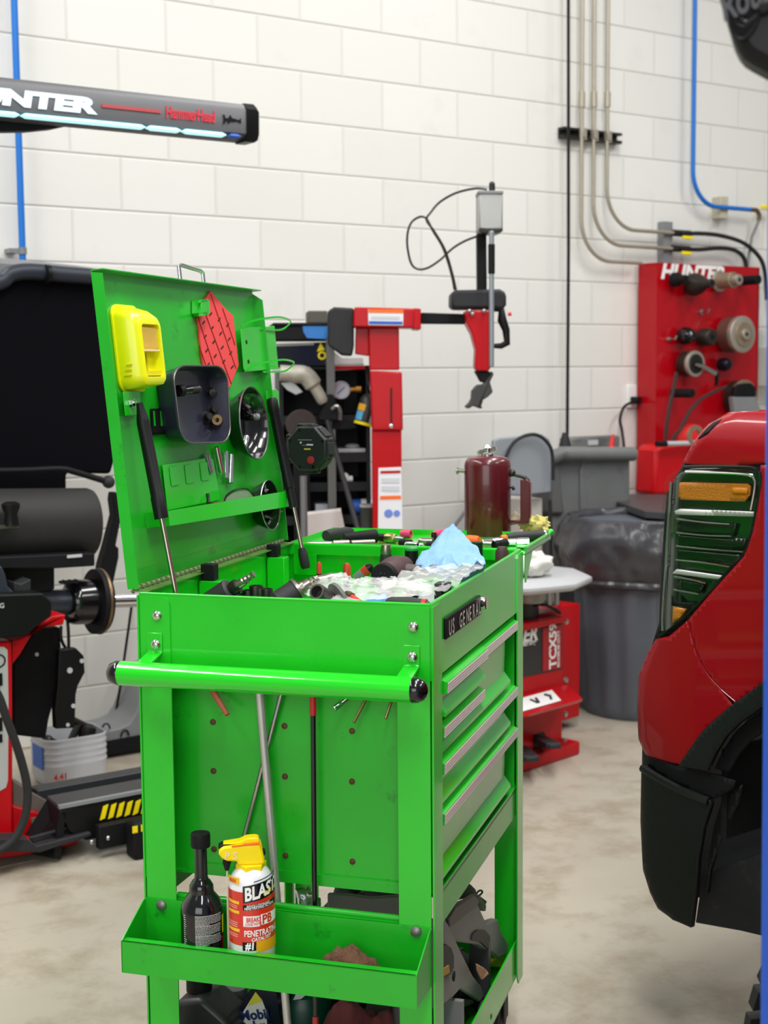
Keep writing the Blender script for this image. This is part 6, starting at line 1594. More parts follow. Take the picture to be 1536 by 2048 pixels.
for args in ((614, 1093, 664, 1092, .0055, 'thin steel bar at far left front of far tray'), (666, 1094, 699, 1093, .0075, 'short steel bar in front of black barrel'), (702, 1094, 750, 1092, .0075, 'long dull steel bar under the open barrel end')):
    x0, y0, x1, y1, r, lab = args
    lay('steel_bar', lab, 'bar', x0, y0, x1, y1, r, [('bar', [(r*.8, 0), (r, .03), (r, .97), (r*.8, 1)], NICK)], 'bars on the far tray')
lay('air_coupler', 'black and gold air coupler pointing right on far tray', 'fitting', 755, 1083, 808, 1088, .010, [('black_body', [(.006, 0), (.009, .1), (.009, .35)], BLACK), ('gold_collar', [(.011, .35), (.0115, .42), (.0115, .62), (.009, .68)], mat('pale_gold', (196, 180, 120), .3, .95)), ('nipple', [(.006, .68), (.007, .8), (.005, 1)], STEEL)])
for x0, y0, x1, y1, r, m, lab in ((800, 1093, 822, 1095, .0085, 'D', 'dark drive socket left of the bright hex pieces'), (812, 1097, 836, 1099, .008, 'C', 'bright notched chrome piece near tray front'), (838, 1090, 866, 1091, .0085, 'N', 'plain nickel deep socket before the pink plugs'),
                                  (835, 1098, 848, 1099, .007, 'C', 'short chrome socket beside the notched piece'), (852, 1097, 868, 1097, .008, 'D', 'small black socket close behind the blue towel'),
                                  (964, 1092, 986, 1092, .0085, 'C', 'first chrome socket right of the blue towel'), (984, 1090, 1006, 1090, .009, 'C', 'second chrome socket below dark red canister'), (968, 1097, 986, 1098, .0095, 'N', 'open nickel socket ring nearest the tub wall'),
                                  (988, 1098, 1012, 1094, .009, 'D', 'black knurled socket among chrome ones at right'), (1008, 1092, 1032, 1092, .0085, 'C', 'third chrome socket left of the big end one'), (1032, 1098, 1058, 1098, .0125, 'C', 'largest chrome socket at right end of far tray')):
    mm = {'D': BLACKM, 'C': CHROME, 'N': NICK}[m]
    lay('socket', lab, 'socket', x0, y0, x1, y1, r, [('drive_end', [(r*.8, 0), (r*.92, .06), (r*.92, .3)], mm), ('socket_end', [(r, .3), (r, 1), (r*.7, 1), (r*.66, .7), (.001, .7)], mm)], 'sockets on the far tray')
a = ft(868, 1086)
t = cthing('drive_peg', 'upright black peg standing behind nickel sockets on far tray', 'peg', a)
obj('peg', B().lathe([(.006, 0), (.006, .022), (.005, .024)], n=10), BLACK, t); obj('foot', B().lathe([(.009, 0), (.009, .003)], n=12), BLACK, t)
PINK2 = mat('pink_plastic', (226, 60, 110), .4)
for x0, y0, x1, y1, lab in ((802, 1075, 822, 1076, 'left pink plastic plug at back of far tray'), (866, 1078, 888, 1074, 'right pink plastic plug at back of far tray')):
    lay('pink_plug', lab, 'plug', x0, y0, x1, y1, .0095, [('plug', [(.007, 0), (.0085, .3), (.0095, .32), (.0095, 1), (.006, 1), (.006, .6), (.001, .6)], PINK2)], 'pink plugs on the far tray')
lay('orange_ring', 'orange plastic ring beside base of dark red canister', 'ring', 932, 1088, 958, 1090, .010, [('ring', [(.008, 0), (.0105, .2), (.0105, .8), (.0085, 1)], mat('orange_ring_plastic', (250, 96, 30), .45))])
lay('socket_wrench', 'long black ratchet grip with steel end along tray right edge', 'ratchet', 1002, 1086, 1092, 1080, .011, [('neck', [(.006, 0), (.007, .12)], ORANGE), ('grip', [(.009, .12), (.0115, .3), (.012, .8), (.0125, .93)], GRIP), ('steel_end', [(.012, .93), (.0125, .96), (.010, 1)], CHROME)])
lay('dark_piece', 'small dark plug behind right pink plug on far tray', 'plug', 892, 1074, 908, 1072, .008, [('plug', [(.007, 0), (.008, .5), (.006, 1)], BLACKM)])
# sprayer canister
a, c = ft(929, 1090), ft(1021, 1090); yc = CART.px(975, 1072, 2, ZF).y+.03
a, c = CART.px(930, 1000, 1, yc), CART.px(1021, 1000, 1, yc); r = (c.x-a.x)/2
t = cthing('sprayer_canister', 'dark red steel sprayer canister with side handle on far tray', 'canister', V(((a.x+c.x)/2, yc, ZF)))
MAR = mat('dark_maroon_paint', (84, 18, 26), .28, coat=.3, var=.25, scale=10)
H = CART.px(975, 920, 1, yc).z-ZF
obj('canister_body', B().lathe([(r*.96, 0), (r, .004), (r, H-.012), (r*.96, H-.003), (r*.85, H+.005), (r*.55, H+.009), (r*.3, H+.010)], n=44), MAR, t, ang=50)
obj('valve_stem', B().lathe([(.014, H+.008), (.014, H+.014), (.007, H+.018), (.007, H+.026), (.010, H+.028), (.004, H+.036)], n=14), STEEL, t)
obj('valve_wings', B().bar((-.024, 0, H+.014), (.02, .0, H+.026), .004, .012).bar((.024, 0, H+.028), (-.02, .0, H+.018), .004, .010), NICK, t)
zsp = CART.px(940, 942, 1, yc).z-ZF
obj('side_spout', B().cyl((-r+.002, 0, zsp), (-r-.016, 0, zsp+.001), .005, n=10).cyl((-r-.016, 0, zsp), (-r-.02, 0, zsp), .008, n=10), NICK, t)
def kp(x, y): q = CART.px(x, y, 1, yc); return V((q.x-(a.x+c.x)/2, 0, q.z-ZF))
obj('handle_arm', B().tube(spline([kp(1016, 944), kp(1032, 950), kp(1050, 955), kp(1058, 962)], 4), .0045, 8).ball(kp(1024, 946), .009, 10, 8), DSTEEL, t)
hp = [kp(*p) for p in ((1042, 958), (1056, 958), (1062, 966), (1062, 1034), (1056, 1046), (1044, 1046), (1022, 1044), (1022, 1040), (1042, 1040))]
obj('handle_strap', B().solid([p+V((0, -.010, 0)) for p in hp], V((0, .020, 0))), MAR, t, bev=.002)
obj('trigger', B().tube([kp(1018, 972), kp(1026, 975), kp(1028, 980)], .004, 6), DSTEEL, t)
q = ft(1036, 1088, ZF)
b = B().ball((0, 0, .02), (.032, .025, .022), 24, 12, .6, 10)
single('yellow_rag', b, mat('yellow_green_rag', (196, 186, 108), .9, var=.3, scale=60), 'crumpled yellow green rag under the canister handle', 'rag', CART.at(q.x, yc+.03, ZF))
cloth('foil_scrap', 'creased brown and white paper scrap behind canister handle', 'paper', [(1018, 1038, yc+.02), (1030, 1024, yc+.02), (1040, 1034, yc+.015), (1044, 1050, yc+.01), (1022, 1052, yc+.01)], [(0, 1, 2), (0, 2, 4), (2, 3, 4)], .003, 4, mat('kraft_white', (190, 176, 150), .7, var=.3, scale=60), 2.2, 50)

# ================================================================== things on the lower shelf
ZS = .1325
BLACKJ = mat('worn_black_jug', (44, 44, 46), .4, var=.25, scale=12)
def jug(name, label, x0, y0, x1, y1, d, wid, th, m, zend=.15):
    pass
# dark jug with cap at left
t = cthing('oil_jug', 'worn black jug with ribbed cap and hollow handle at left of lower shelf', 'jug', V((ct(400, 2000, .13).x, .13, ZS)))
o = V((ct(400, 2000, .13).x, .13, ZS))
def jp(x, y, d=.13): return ct(x, y, d)-o
out = [jp(x, y) for x, y in ((368, 1984), (414, 1984), (425, 1992), (448, 2012), (470, 2032), (474, 2050))]
zb0 = -.0
outl = [V((jp(352, 2050).x, 0, .002)), V((jp(352, 2050).x, 0, jp(0, 2040).z)), jp(356, 2010), jp(366, 1990)]+out[1:2]+out[2:]+[V((jp(474, 2050).x, 0, .002))]
obj('jug_body', B().solid([p+V((0, -.03, 0)) for p in outl], V((0, .09, 0))), BLACKJ, t, bev=.010)
c0 = jp(392, 1984); c1 = jp(392, 1962)
obj('ribbed_cap', B().lathe([(.024, 0), (.024, .03)], c0+V((0, .015, -.002)), (0, 0, 1), 24), BLACKM, t)
along('grey_bottle', 'grey bottle leaning behind black jug on lower shelf', 'bottle', V((ct(430, 2050, .22).x+.02, .22, ZS+.03)), ct(462, 1968, .22), [('body', [(.03, 0), (.038, .1), (.038, .8), (.03, 1)], mat('smoke_grey_plastic', (82, 82, 84), .35, var=.2, scale=8))])
t = cthing('oil_jug', 'navy oil jug with white yellow and blue label on lower shelf', 'jug', V((ct(505, 2000, .16).x, .16, ZS)))
o = V((ct(505, 2000, .16).x, .16, ZS))
def jp(x, y, d=.16): return ct(x, y, d)-o
bl = [V((jp(452, 2060).x, 0, .002)), V((jp(452, 2060).x, 0, jp(0, 2060).z)), jp(470, 2030), jp(500, 1980), jp(530, 1960), jp(552, 1985), jp(560, 2040), V((jp(562, 2060).x, 0, .002))]
obj('jug_body', B().solid(bl, V((0, .08, 0))), mat('navy_plastic', (14, 18, 36), .3), t, bev=.01)
lb3 = [jp(x, y, .158) for x, y in ((474, 2072), (476, 2040), (511, 1984), (524, 2000), (532, 2022), (536, 2072))]
obj('label', B().solid(lb3, V((0, .0015, 0))), mat('label_cream', (206, 206, 198), .5), t)
obj('yellow_label', B().solid([jp(x, y, .157) for x, y in ((495, 2012), (511, 1984), (523, 2000), (524, 2003))], V((0, .001, 0))), mat('label_yellow', (204, 196, 40), .5), t)
q = jp(482, 2041, .156); obj('lettering', B().text('Mobil', .026, q, V((.95, 0, .2)), V((-.2, 0, .95)), .0006, .03), mat('label_navy', (24, 34, 90), .5), t)
q = jp(476, 2062, .156); obj('lettering', B().text('Delvac', .026, q, V((.97, 0, .16)), V((-.16, 0, .97)), .0006, .03), bpy.data.materials['label_navy'], t)
obj('blue_label_base', B().solid([jp(x, y, .157) for x, y in ((476, 2072), (536, 2058), (536, 2090), (476, 2090))], V((0, .001, 0))), BLUEP, t)
# green bottle, maroon rags
t = cthing('green_bottle', 'dark green bottle with pale leaf label behind rags on lower shelf', 'bottle', V((ct(610, 2010, .26).x, .26, ZS)))
r = .05; zt_ = ct(610, 1972, .26).z-ZS
obj('body', B().lathe([(r*.9, 0), (r, .006), (r, zt_*.75), (r*.8, zt_*.92), (r*.35, zt_)], n=28), mat('bottle_green', (8, 60, 44), .35), t)
obj('pale_label', B().solid([ct(x, y, .205)-V((ct(610, 2010, .26).x, .26, ZS)) for x, y in ((586, 2000), (592, 1988), (612, 1990), (602, 1998))], V((0, .002, 0))), LGREY, t)
q = ct(715, 2030, .20)
b = B()
def ragf2(u, v):
    a = 2*PI*u; x, y = .115*v*math.cos(a), .11*v*math.sin(a)
    hh = (ct(700, 1996, .2).z-ZS)*(1-v**2.2)*(.85+.5*noise.noise(V((x*16, y*16, 2)))+.22*noise.noise(V((x*45, y*45, 5))))
    return (x, y, max(.001, hh))
b.grid(71, 24, ragf2)
single('maroon_rag', b, DARKFLESH, 'heap of dark maroon rags on lower shelf behind black rod', 'rag', CART.at(q.x, .20, ZS), ang=80)
t = cthing('black_hose', 'coiled black hose end beside right corner post on lower shelf', 'hose', V((ct(790, 2040, .10).x, .10, ZS)))
o = V((ct(790, 2040, .10).x, .10, ZS))
obj('hose', B().tube(spline([ct(770, 1990, .12)-o, ct(788, 1992, .10)-o, ct(800, 2020, .08)-o, V((.012, -.02, .02)), V((-.05, .0, .016)), V((-.08, .04, .016))], 6), .013, 12), BLACKJ, t)
obj('hose_ferrule', B().cyl(ct(764, 1992, .12)-o, ct(774, 1990, .12)-o, .015, n=14), DSTEEL, t)
# foil and grey trim seen through the gap
cloth('foil_sheet', 'crumpled silver foil seen through gap under the end panel', 'foil', [(590, 1784, .34), (618, 1778, .36), (640, 1800, .34), (640, 1830, .32), (596, 1830, .32)], [(0, 1, 2), (0, 2, 4), (2, 3, 4)], .006, 6, mat('silver_foil', (214, 214, 214), .2, .9), 4.4, 40)
# grey trim panels on the right side
TRIM = mat('grey_moulded_trim', (122, 122, 122), .42, var=.06)
TRIMD = mat('dark_moulded_trim', (58, 58, 60), .38, var=.15)
def sd(x, y, a=W-.02): return CART.px(x, y, 0, a)
def trim(name, label, cat, m, polys, par_parts=()):
    P0 = [sd(*p) for p in polys]; o = min(P0, key=lambda p: p.z).copy()
    t = cthing(name, label, cat, o)
    return t, o
front = [(872, 1838, .49), (880, 1842, .49), (890, 1838, .485), (898, 1850, .48), (918, 1895, .475), (946, 1952, .47), (962, 1972, .465), (970, 1992, .465), (960, 2004, .47), (930, 1984, .475), (922, 1978, .475), (905, 1996, .48), (882, 2012, .485), (872, 2018, .49)]
P = [sd(x, y, a+.014) for x, y, a in front]; o = P[0].copy(); o.z = ZS
t = cthing('car_panel', 'pale grey moulded trim panel with big oval cutout nearest corner post', 'trim', o)
obj('panel', B().solid([p-o for p in P], V((-.012, .004, 0))), TRIM, t, bev=.003)
hl = [sd(x, y, .505) for x, y in ((882, 1896), (892, 1888), (903, 1896), (908, 1912), (908, 1935), (902, 1948), (882, 1958))]
obj('oval_cutout', B().solid([p-o for p in hl], V((-.003, 0, 0))), BLACK, t)
hl = [sd(x, y, .5065) for x, y in ((883, 1940), (898, 1930), (900, 1945), (884, 1955))]
obj('ochre_edge', B().solid([p-o for p in hl], V((-.002, 0, 0))), mat('ochre', (176, 140, 56), .6), t)
q = sd(905, 1952, .500)-o; obj('screw_hole', B().lathe([(.009, .001), (.009, .004), (.006, .004), (.006, .001)], q, (1, .1, 0), 16, False).lathe([(.006, 0), (.006, .002)], q, (1, .1, 0), 14), BLACKM, t)
# lean foot keeps the panel on the shelf
obj('panel_foot', B().bar(sd(900, 1998, .48)-o, V((sd(900, 1998, .48)-o).xy.to_3d())+V((0, 0, .002)), .012, .05), TRIM, t)
rear = [(890, 1838), (912, 1812), (948, 1798), (958, 1812), (974, 1848), (984, 1842), (996, 1838), (1002, 1862), (1016, 1886), (1021, 1900), (1010, 1912), (996, 1918), (984, 1906), (960, 1890), (918, 1884), (890, 1880)]
P = [sd(x, y, .486) for x, y in rear]; o2 = P[0].copy(); o2.z = ZS
t = cthing('car_panel', 'smooth grey curved trim panel with dark round opening toward far post', 'trim', o2)
cb_ = [p-o2 for p in P]
obj('panel', B().solid(cb_, V((-.02, .0, 0))), TRIM, t, bev=.004)
hl = [sd(x, y, .4895) for x, y in ((944, 1880), (946, 1868), (956, 1860), (970, 1860), (980, 1872), (982, 1888), (974, 1896), (962, 1884))]
obj('round_opening', B().solid([p-o2 for p in hl], V((-.004, 0, 0))), BLACK, t)
obj('upper_flange', B().solid([sd(x, y, .492)-o2 for x, y in ((898, 1836), (912, 1814), (950, 1790), (958, 1800), (956, 1812), (900, 1856))], V((-.01, .003, 0))), mat('darker_trim', (92, 90, 88), .45), t, bev=.002)
obj('panel_foot', B().bar(sd(960, 1880, .47)-o2, V((sd(960, 1880, .47)-o2).xy.to_3d())+V((0, 0, .002)), .02, .04), TRIMD, t)
t = cthing('wire_clip', 'dark bent wire clip and bracket on top of grey trim', 'clip', sd(958, 1790, .445))
o = sd(958, 1790, .445)
obj('wire_loop', B().tube(spline([sd(x, y, .447)-o for x, y in ((950, 1794), (956, 1783), (963, 1781), (964, 1786), (956, 1792), (946, 1792))], 5), .0022, 6), BLACK, t)
obj('clip_body', B().bar(sd(950, 1795, .448)-o, sd(964, 1816, .444)-o, .018, .014), TRIM, t, bev=.003)
obj('dark_tab', B().solid([sd(x, y, .44)-o for x, y in ((960, 1792), (974, 1803), (970, 1812), (964, 1808))], V((-.01, 0, 0))), BLACKM, t)
obj('dark_arch', B().solid([sd(x, y, .43)-o for x, y in ((920, 1800), (942, 1768), (952, 1778), (956, 1792), (930, 1798))], V((-.02, 0, 0))), CHAR, t, bev=.003)
b = B().ball((0, 0, .05), (.062, .21, .06), 30, 18, .4, 7)
single('black_part', b, mat('black_rubber_part', (22, 22, 24), .55, var=.2), 'lumpy black rubber parts low between the trim panels', 'part', CART.at(.40, .42, ZS))
b = B().ball((0, 0, .115), (.075, .2, .135), 30, 18, .4, 6)
single('grey_part', b, mat('charcoal_moulded_part', (46, 46, 48), .5, var=.2), 'lumpy charcoal part deep behind the grey trim panels', 'part', CART.at(.235, .53, ZS))
P = [sd(x, y, .475) for x, y in ((984, 1926), (1012, 1906), (1016, 1912), (1002, 1934))]
o = P[0].copy()
single('yellow_wedge', B().solid([p-o for p in P], V((-.06, 0, -.01))), mat('amber_wedge', (220, 170, 10), .5), 'yellow corner piece beside shelf lip near far post', 'piece', CART.at(*o))
cloth('cardboard_scrap', 'torn brown cardboard scrap between grey trim panels', 'cardboard', [(950, 1928, .40), (966, 1936, .40), (974, 1944, .41), (978, 1950, .41), (962, 1960, .40), (952, 1944, .40)], [(0, 1, 5), (1, 2, 4), (1, 4, 5), (2, 3, 4)], .002, 4, mat('torn_cardboard', (156, 118, 90), .9, var=.3, scale=90), 6.1, 60)
along('grey_sleeve', 'short grey plastic tube poking over the right shelf lip', 'tube', sd(948, 1996, .455), sd(974, 2034, .505), [('tube', [(.012, 0), (.0125, .5), (.011, .8), (.012, .95), (.010, 1)], TRIMD)])
t = cthing('plastic_shard', 'dark grey broken trim piece under the pale grey panel', 'trim', sd(900, 2030, .46))
o = sd(900, 2030, .46)
obj('plate', B().solid([sd(x, y, .47)-o for x, y in ((906, 2008), (922, 1996), (946, 1998), (950, 2006), (924, 2016))], V((-.02, 0, -.004))), TRIM, t, bev=.002)
obj('plate', B().solid([sd(x, y, .46)-o for x, y in ((882, 2020), (906, 1990), (930, 1996), (944, 2048), (884, 2060))], V((-.03, 0, 0))), TRIMD, t, bev=.004)

q = [ct(x, y, .36) for x, y in ((654, 1788), (700, 1790), (740, 1796), (800, 1792), (806, 1850))]
q += [V((q[-1].x, .36, ZS)), V((q[0].x, .36, ZS))]
o = q[-1].copy()
single('fender_liner', B().solid([p-o for p in q], V((0, .012, 0))), TRIM, 'grey curved liner seen through the gap above the side tray', 'liner', CART.at(*o), bev=.003)
# ================================================================== red pickup truck at the right
from mathutils.geometry import delaunay_2d_cdt
TN = V((-.616, .788, 0)).normalized()
TF = Fr((.641, 2.9, 0), (TN.y, -TN.x, 0), TN, (0, 0, 1))        # x into the truck, y to its nose
truck = thing('pickup_truck', 'red pickup truck corner with headlight, black bumper and wheel at right', 'truck', TF)
def sidept(x, y): return TF.px(x, y, 0, 0)
NR = .055
nose_px = [(1452, 829), (1418, 850), (1388, 886), (1366, 926), (1345, 942), (1331, 958), (1322, 1060), (1316, 1150), (1312, 1235), (1312, 1272), (1298, 1306), (1280, 1350), (1276, 1410), (1279, 1478), (1293, 1512), (1287, 1540), (1288, 1640), (1291, 1735), (1306, 1785), (1322, 1815), (1352, 1838), (1388, 1856)]
NP = sorted(((p.z, p.y) for p in (sidept(*q) for q in nose_px)), key=lambda t: t[0])
def yN(z):
    if z <= NP[0][0]: y = NP[0][1]
    elif z >= NP[-1][0]: y = NP[-1][1]
    else:
        for (z0, y0), (z1, y1) in zip(NP, NP[1:]):
            if z0 <= z <= z1: y = y0+(y1-y0)*(z-z0)/max(1e-6, z1-z0); break
    return y+.70*NR
ZC = sidept(1450, 905).z; RS = .115
def G(y, z):
    t = min(max(y-(yN(z)-NR), 0), NR*.999); x = NR-math.sqrt(NR*NR-t*t)
    if z > ZC:
        s = min(z-ZC, RS*.995); x += RS-math.sqrt(RS*RS-s*s)
    return x
def onbody(x, y):
    v = 0
    for i in range(40):
        p = TF.px(x, y, 0, v); w_ = G(min(p.y, yN(p.z)-.0005), p.z); v += (w_-v)*.35
    p = TF.px(x, y, 0, v); return V((min(p.y, yN(p.z)-.0004), p.z))
def plate(name, pts, m, off=0, thick=.004, par=None, raw=False, step=.011, bev=0, label=None):
    P = [V(p) if raw else onbody(*p) for p in pts]
    out = []
    for i in range(len(P)):
        a, b_ = P[i], P[(i+1) % len(P)]; n = max(1, int((b_-a).length/step))
        out += [a.lerp(b_, k_/n) for k_ in range(n)]
    nb = len(out)
    x0, x1 = min(p.x for p in out), max(p.x for p in out); z0, z1 = min(p.y for p in out), max(p.y for p in out)
    pts2 = list(out); yy = x0+step*.5
    while yy < x1:
        z = z0+step*.5
        while z < z1: pts2.append(V((yy, z))); z += step
        yy += step
    vs, es, fs = delaunay_2d_cdt([p.to_2d() for p in pts2], [(i, (i+1) % nb) for i in range(nb)], [list(range(nb))], 1, 1e-5)[:3]
    b = B(); b.v = [V((G(q.x, q.y)-off, q.x, q.y)) for q in vs]; b.f = [list(f) for f in fs]
    return obj(name, b, m, par or truck, thick=thick, label=label)
TRED = mat('truck_red_paint', (146, 0, 20), .35, 0, coat=.3, spec=.25)
TBLK = mat('textured_black_trim', (20, 23, 23), .5, spec=.35, bump=.15, bscale=300)
TDARK = mat('wheel_well_black', (11, 12, 15), .8, var=.2)
R_ = 1560
# hood and fender above the lamp
plate('hood_side', [(1366, 926), (1388, 886), (1418, 850), (1452, 829), (1536, 822), (R_, 819), (R_, 922), (1536, 925), (1500, 930), (1400, 931)], TRED)
plate('fender', [(1523, 930), (R_, 928), (R_, 1343), (1522, 1372), (1470, 1412), (1470, 1400), (1440, 1375), (1415, 1345), (1396, 1308), (1378, 1240), (1420, 1190), (1468, 1136), (1490, 1112), (1508, 1060), (1522, 985)], TRED, .001)
plate('front_fascia', [(1314, 1278), (1298, 1306), (1280, 1350), (1276, 1410), (1279, 1478), (1293, 1508), (1330, 1522), (1368, 1530), (1390, 1498), (1418, 1456), (1468, 1411), (1440, 1377), (1414, 1347), (1394, 1309), (1376, 1242), (1340, 1272)], TRED, .001)
gap = [onbody(*p) for p in ((1377, 1240), (1386, 1275), (1396, 1309), (1415, 1346), (1441, 1376), (1472, 1403))]
obj('panel_seam', B().tube([V((G(p.x, p.y)-.003, p.x, p.y)) for p in spline([p.to_3d() for p in gap], 5)], .0016, 6), TRED, truck)
for pts in (((1290, 1362), (1312, 1374), (1338, 1398)), ((1283, 1388), (1308, 1404), (1328, 1426)), ((1280, 1430), (1304, 1440), (1332, 1452))):
    q = [onbody(*p) for p in pts]
    obj('fascia_crease', B().tube([V((G(p.x, p.y)+.002, p.x, p.y)) for p in spline([p.to_3d() for p in q], 5)], [.004]*5+[.005]*5+[.002], 8), TRED, truck)
plate('hood_edge_trim', [(1398, 878), (1428, 846), (1446, 838), (1438, 846), (1416, 868)], BLACKM, .003, .002)
# inner faces of the front so the nose is closed
def front(name, z0, z1, m, n=10):
    b = B(); b.grid(12, n, lambda u, v: (NR+(1.9-NR)*u, yN(z0+(z1-z0)*v)-.002+.05*math.sin(PI*u), z0+(z1-z0)*v)); return obj(name, b, m, truck, thick=.006)
zA, zB, zC_, zD = sidept(1388, 1850).z, sidept(1290, 1510).z, sidept(1314, 1278).z, sidept(1366, 928).z
front('front_bumper_face', zA, zB, TBLK); front('grille_panel', zB, zD, TDARK); front('hood_nose', zD, sidept(1452, 829).z, TRED)
zt_ = sidept(1452, 829).z+.004
b = B(); b.grid(8, 8, lambda u, v: (RS*.9+(1.9-RS)*u, -.3+(yN(zt_)+.26)*v, zt_+.02*math.sin(PI*u)))
obj('hood_top', b, TRED, truck, thick=.006)
# headlamp
lamp_px = [(1366, 938), (1345, 946), (1331, 960), (1322, 1060), (1316, 1150), (1312, 1235), (1314, 1274), (1340, 1258), (1378, 1226), (1420, 1182), (1468, 1128), (1488, 1106), (1504, 1062), (1516, 1000), (1522, 952), (1516, 942), (1500, 937), (1420, 936)]
def shrink(pts, k_, cx_=None, cy_=None):
    cx_ = sum(p[0] for p in pts)/len(pts); cy_ = sum(p[1] for p in pts)/len(pts)
    return [(cx_+(x-cx_)*k_, cy_+(y-cy_)*k_) for x, y in pts]
hl = plate('headlight', lamp_px, mat('lamp_chrome_dark', (104, 110, 108), .16, .95), -.028, .003)
plate('lamp_lens', lamp_px, clear('lamp_clear', (16, 18, 18), .1, .03), .0005, .002, hl)
def edge(name, pts, r, m, off=.002, par=None, closed=False, n=4):
    q = [onbody(*p).to_3d() for p in pts]; q = spline(q, n)
    return obj(name, B().tube([V((G(p.x, p.y)-off, p.x, p.y)) for p in q], r, 8, closed), m, par or hl)
edge('black_gasket', [(1314, 1276), (1340, 1260), (1378, 1228), (1420, 1184), (1468, 1130), (1489, 1107), (1505, 1062), (1517, 1000), (1524, 955), (1517, 940), (1500, 934), (1420, 932), (1368, 933)], .0042, BLACKG, .0)
edge('chrome_edge', [(1372, 943), (1420, 945), (1490, 949), (1508, 956), (1510, 975), (1502, 1020)], .0035, CHROME, .0)
edge('chrome_edge', [(1338, 965), (1332, 1060), (1327, 1150), (1322, 1230), (1322, 1262)], .003, mat('lamp_silver', (190, 198, 194), .2, .9), -.006)
amb = plate('amber_marker', [(1353, 966), (1358, 965), (1486, 968), (1494, 973), (1493, 990), (1482, 1004), (1355, 1000), (1350, 992)], mat('amber_reflector', (226, 140, 10), .3, bump=1.0, bscale=300, coat=.6, var=.25, scale=260), -.012, .005, hl)
plate('amber_bulb', [(1460, 975), (1491, 976), (1490, 988), (1459, 987)], mat('amber_bright', (240, 150, 20), .3), -.008, .004, hl)
plate('lower_amber', [(1340, 1214), (1366, 1219), (1354, 1236), (1338, 1248)], bpy.data.materials['amber_reflector'], -.012, .005, hl)
STEP = mat('lamp_step_chrome', (150, 156, 152), .14, .95)
for pts in ([(1344, 1022), (1355, 1018), (1506, 1024), (1504, 1034), (1346, 1030)],
            [(1341, 1146), (1348, 1139), (1440, 1152), (1432, 1160), (1340, 1148)]):
    plate('bright_step', pts, mat('lamp_bright', (226, 228, 224), .3, .4), -.010, .004, hl)
for (a, b_, c2) in (((1343, 1039), (1400, 1046), (1450, 1050)), ((1344, 1066), (1400, 1072), (1452, 1074)), ((1343, 1093), (1410, 1100), (1484, 1106)), ((1342, 1121), (1400, 1127), (1456, 1136)), ((1338, 1155), (1370, 1160), (1402, 1168)), ((1337, 1181), (1362, 1185), (1388, 1190))):
    edge('lamp_ridge', [a, b_, c2], .0022, STEP, -.016)
plate('lamp_shelf', [(1336, 1192), (1350, 1206), (1384, 1206), (1376, 1214), (1336, 1212)], BLACKM, -.012, .003, hl)
for (y0, y1, xr_) in ((1040, 1064, 1460), (1070, 1092, 1480), (1100, 1120, 1468), (1160, 1180, 1396)):
    plate('lamp_step', [(1344, y0), (xr_, y0+9), (xr_-6, y1+9), (1343, y1)], mat('lamp_smoke_chrome', (72, 80, 76), .12, .9) if y0 == 1040 else bpy.data.materials['lamp_smoke_chrome'], -.020, .004, hl)
# arch flare, bumper
plate('arch_flare', [(1368, 1529), (1388, 1498), (1418, 1457), (1467, 1413), (1522, 1373), (R_, 1344), (R_, 1394), (1522, 1420), (1490, 1442), (1462, 1470), (1440, 1505), (1425, 1538)], TBLK, .012, .012)
plate('arch_inner_lip', [(1425, 1538), (1440, 1505), (1462, 1470), (1490, 1442), (1522, 1420), (R_, 1394), (R_, 1440), (1524, 1462), (1496, 1482), (1470, 1512), (1453, 1546)], BLACKM, -.012, .01)
bp_ = plate('bumper_end', [(1290, 1533), (1296, 1530), (1330, 1556), (1370, 1577), (1424, 1598), (1428, 1606), (1412, 1656), (1402, 1716), (1396, 1790), (1388, 1853), (1352, 1836), (1322, 1813), (1307, 1783), (1293, 1738), (1288, 1640)], TBLK, .004, .012)
edge('bumper_top_roll', [(1291, 1534), (1330, 1558), (1370, 1579), (1424, 1601)], .009, TBLK, .010, bp_)
plate('bumper_ledge', [(1291, 1514), (1310, 1512), (1345, 1530), (1372, 1536), (1430, 1550), (1470, 1562), (1466, 1576), (1440, 1592), (1424, 1597), (1370, 1576), (1330, 1554), (1296, 1530)], BLACKM, -.004, .01, bp_)
plate('bumper_return', [(1428, 1606), (1444, 1592), (1468, 1574), (1458, 1610), (1436, 1655), (1420, 1700), (1404, 1745), (1398, 1792), (1396, 1790), (1402, 1716), (1412, 1656)], mat('bumper_inner', (16, 18, 18), .55), -.03, .01, bp_)
obj('silver_bracket', B().cyl(V((.10, onbody(1296, 1500).x-.01, onbody(1296, 1500).y)), V((.02, onbody(1300, 1515).x-.03, onbody(1300, 1515).y)), .012, n=12), GREYP, truck)
q0 = sidept(1278, 1490); q1 = sidept(1280, 1640)
yc = TF.px(1278, 1560, 0, .12).y
obj('bumper_centre', B().box(.12, 1.6, yN(q0.z)-.05, yc, q1.z, q0.z), TBLK, truck, bev=.015)
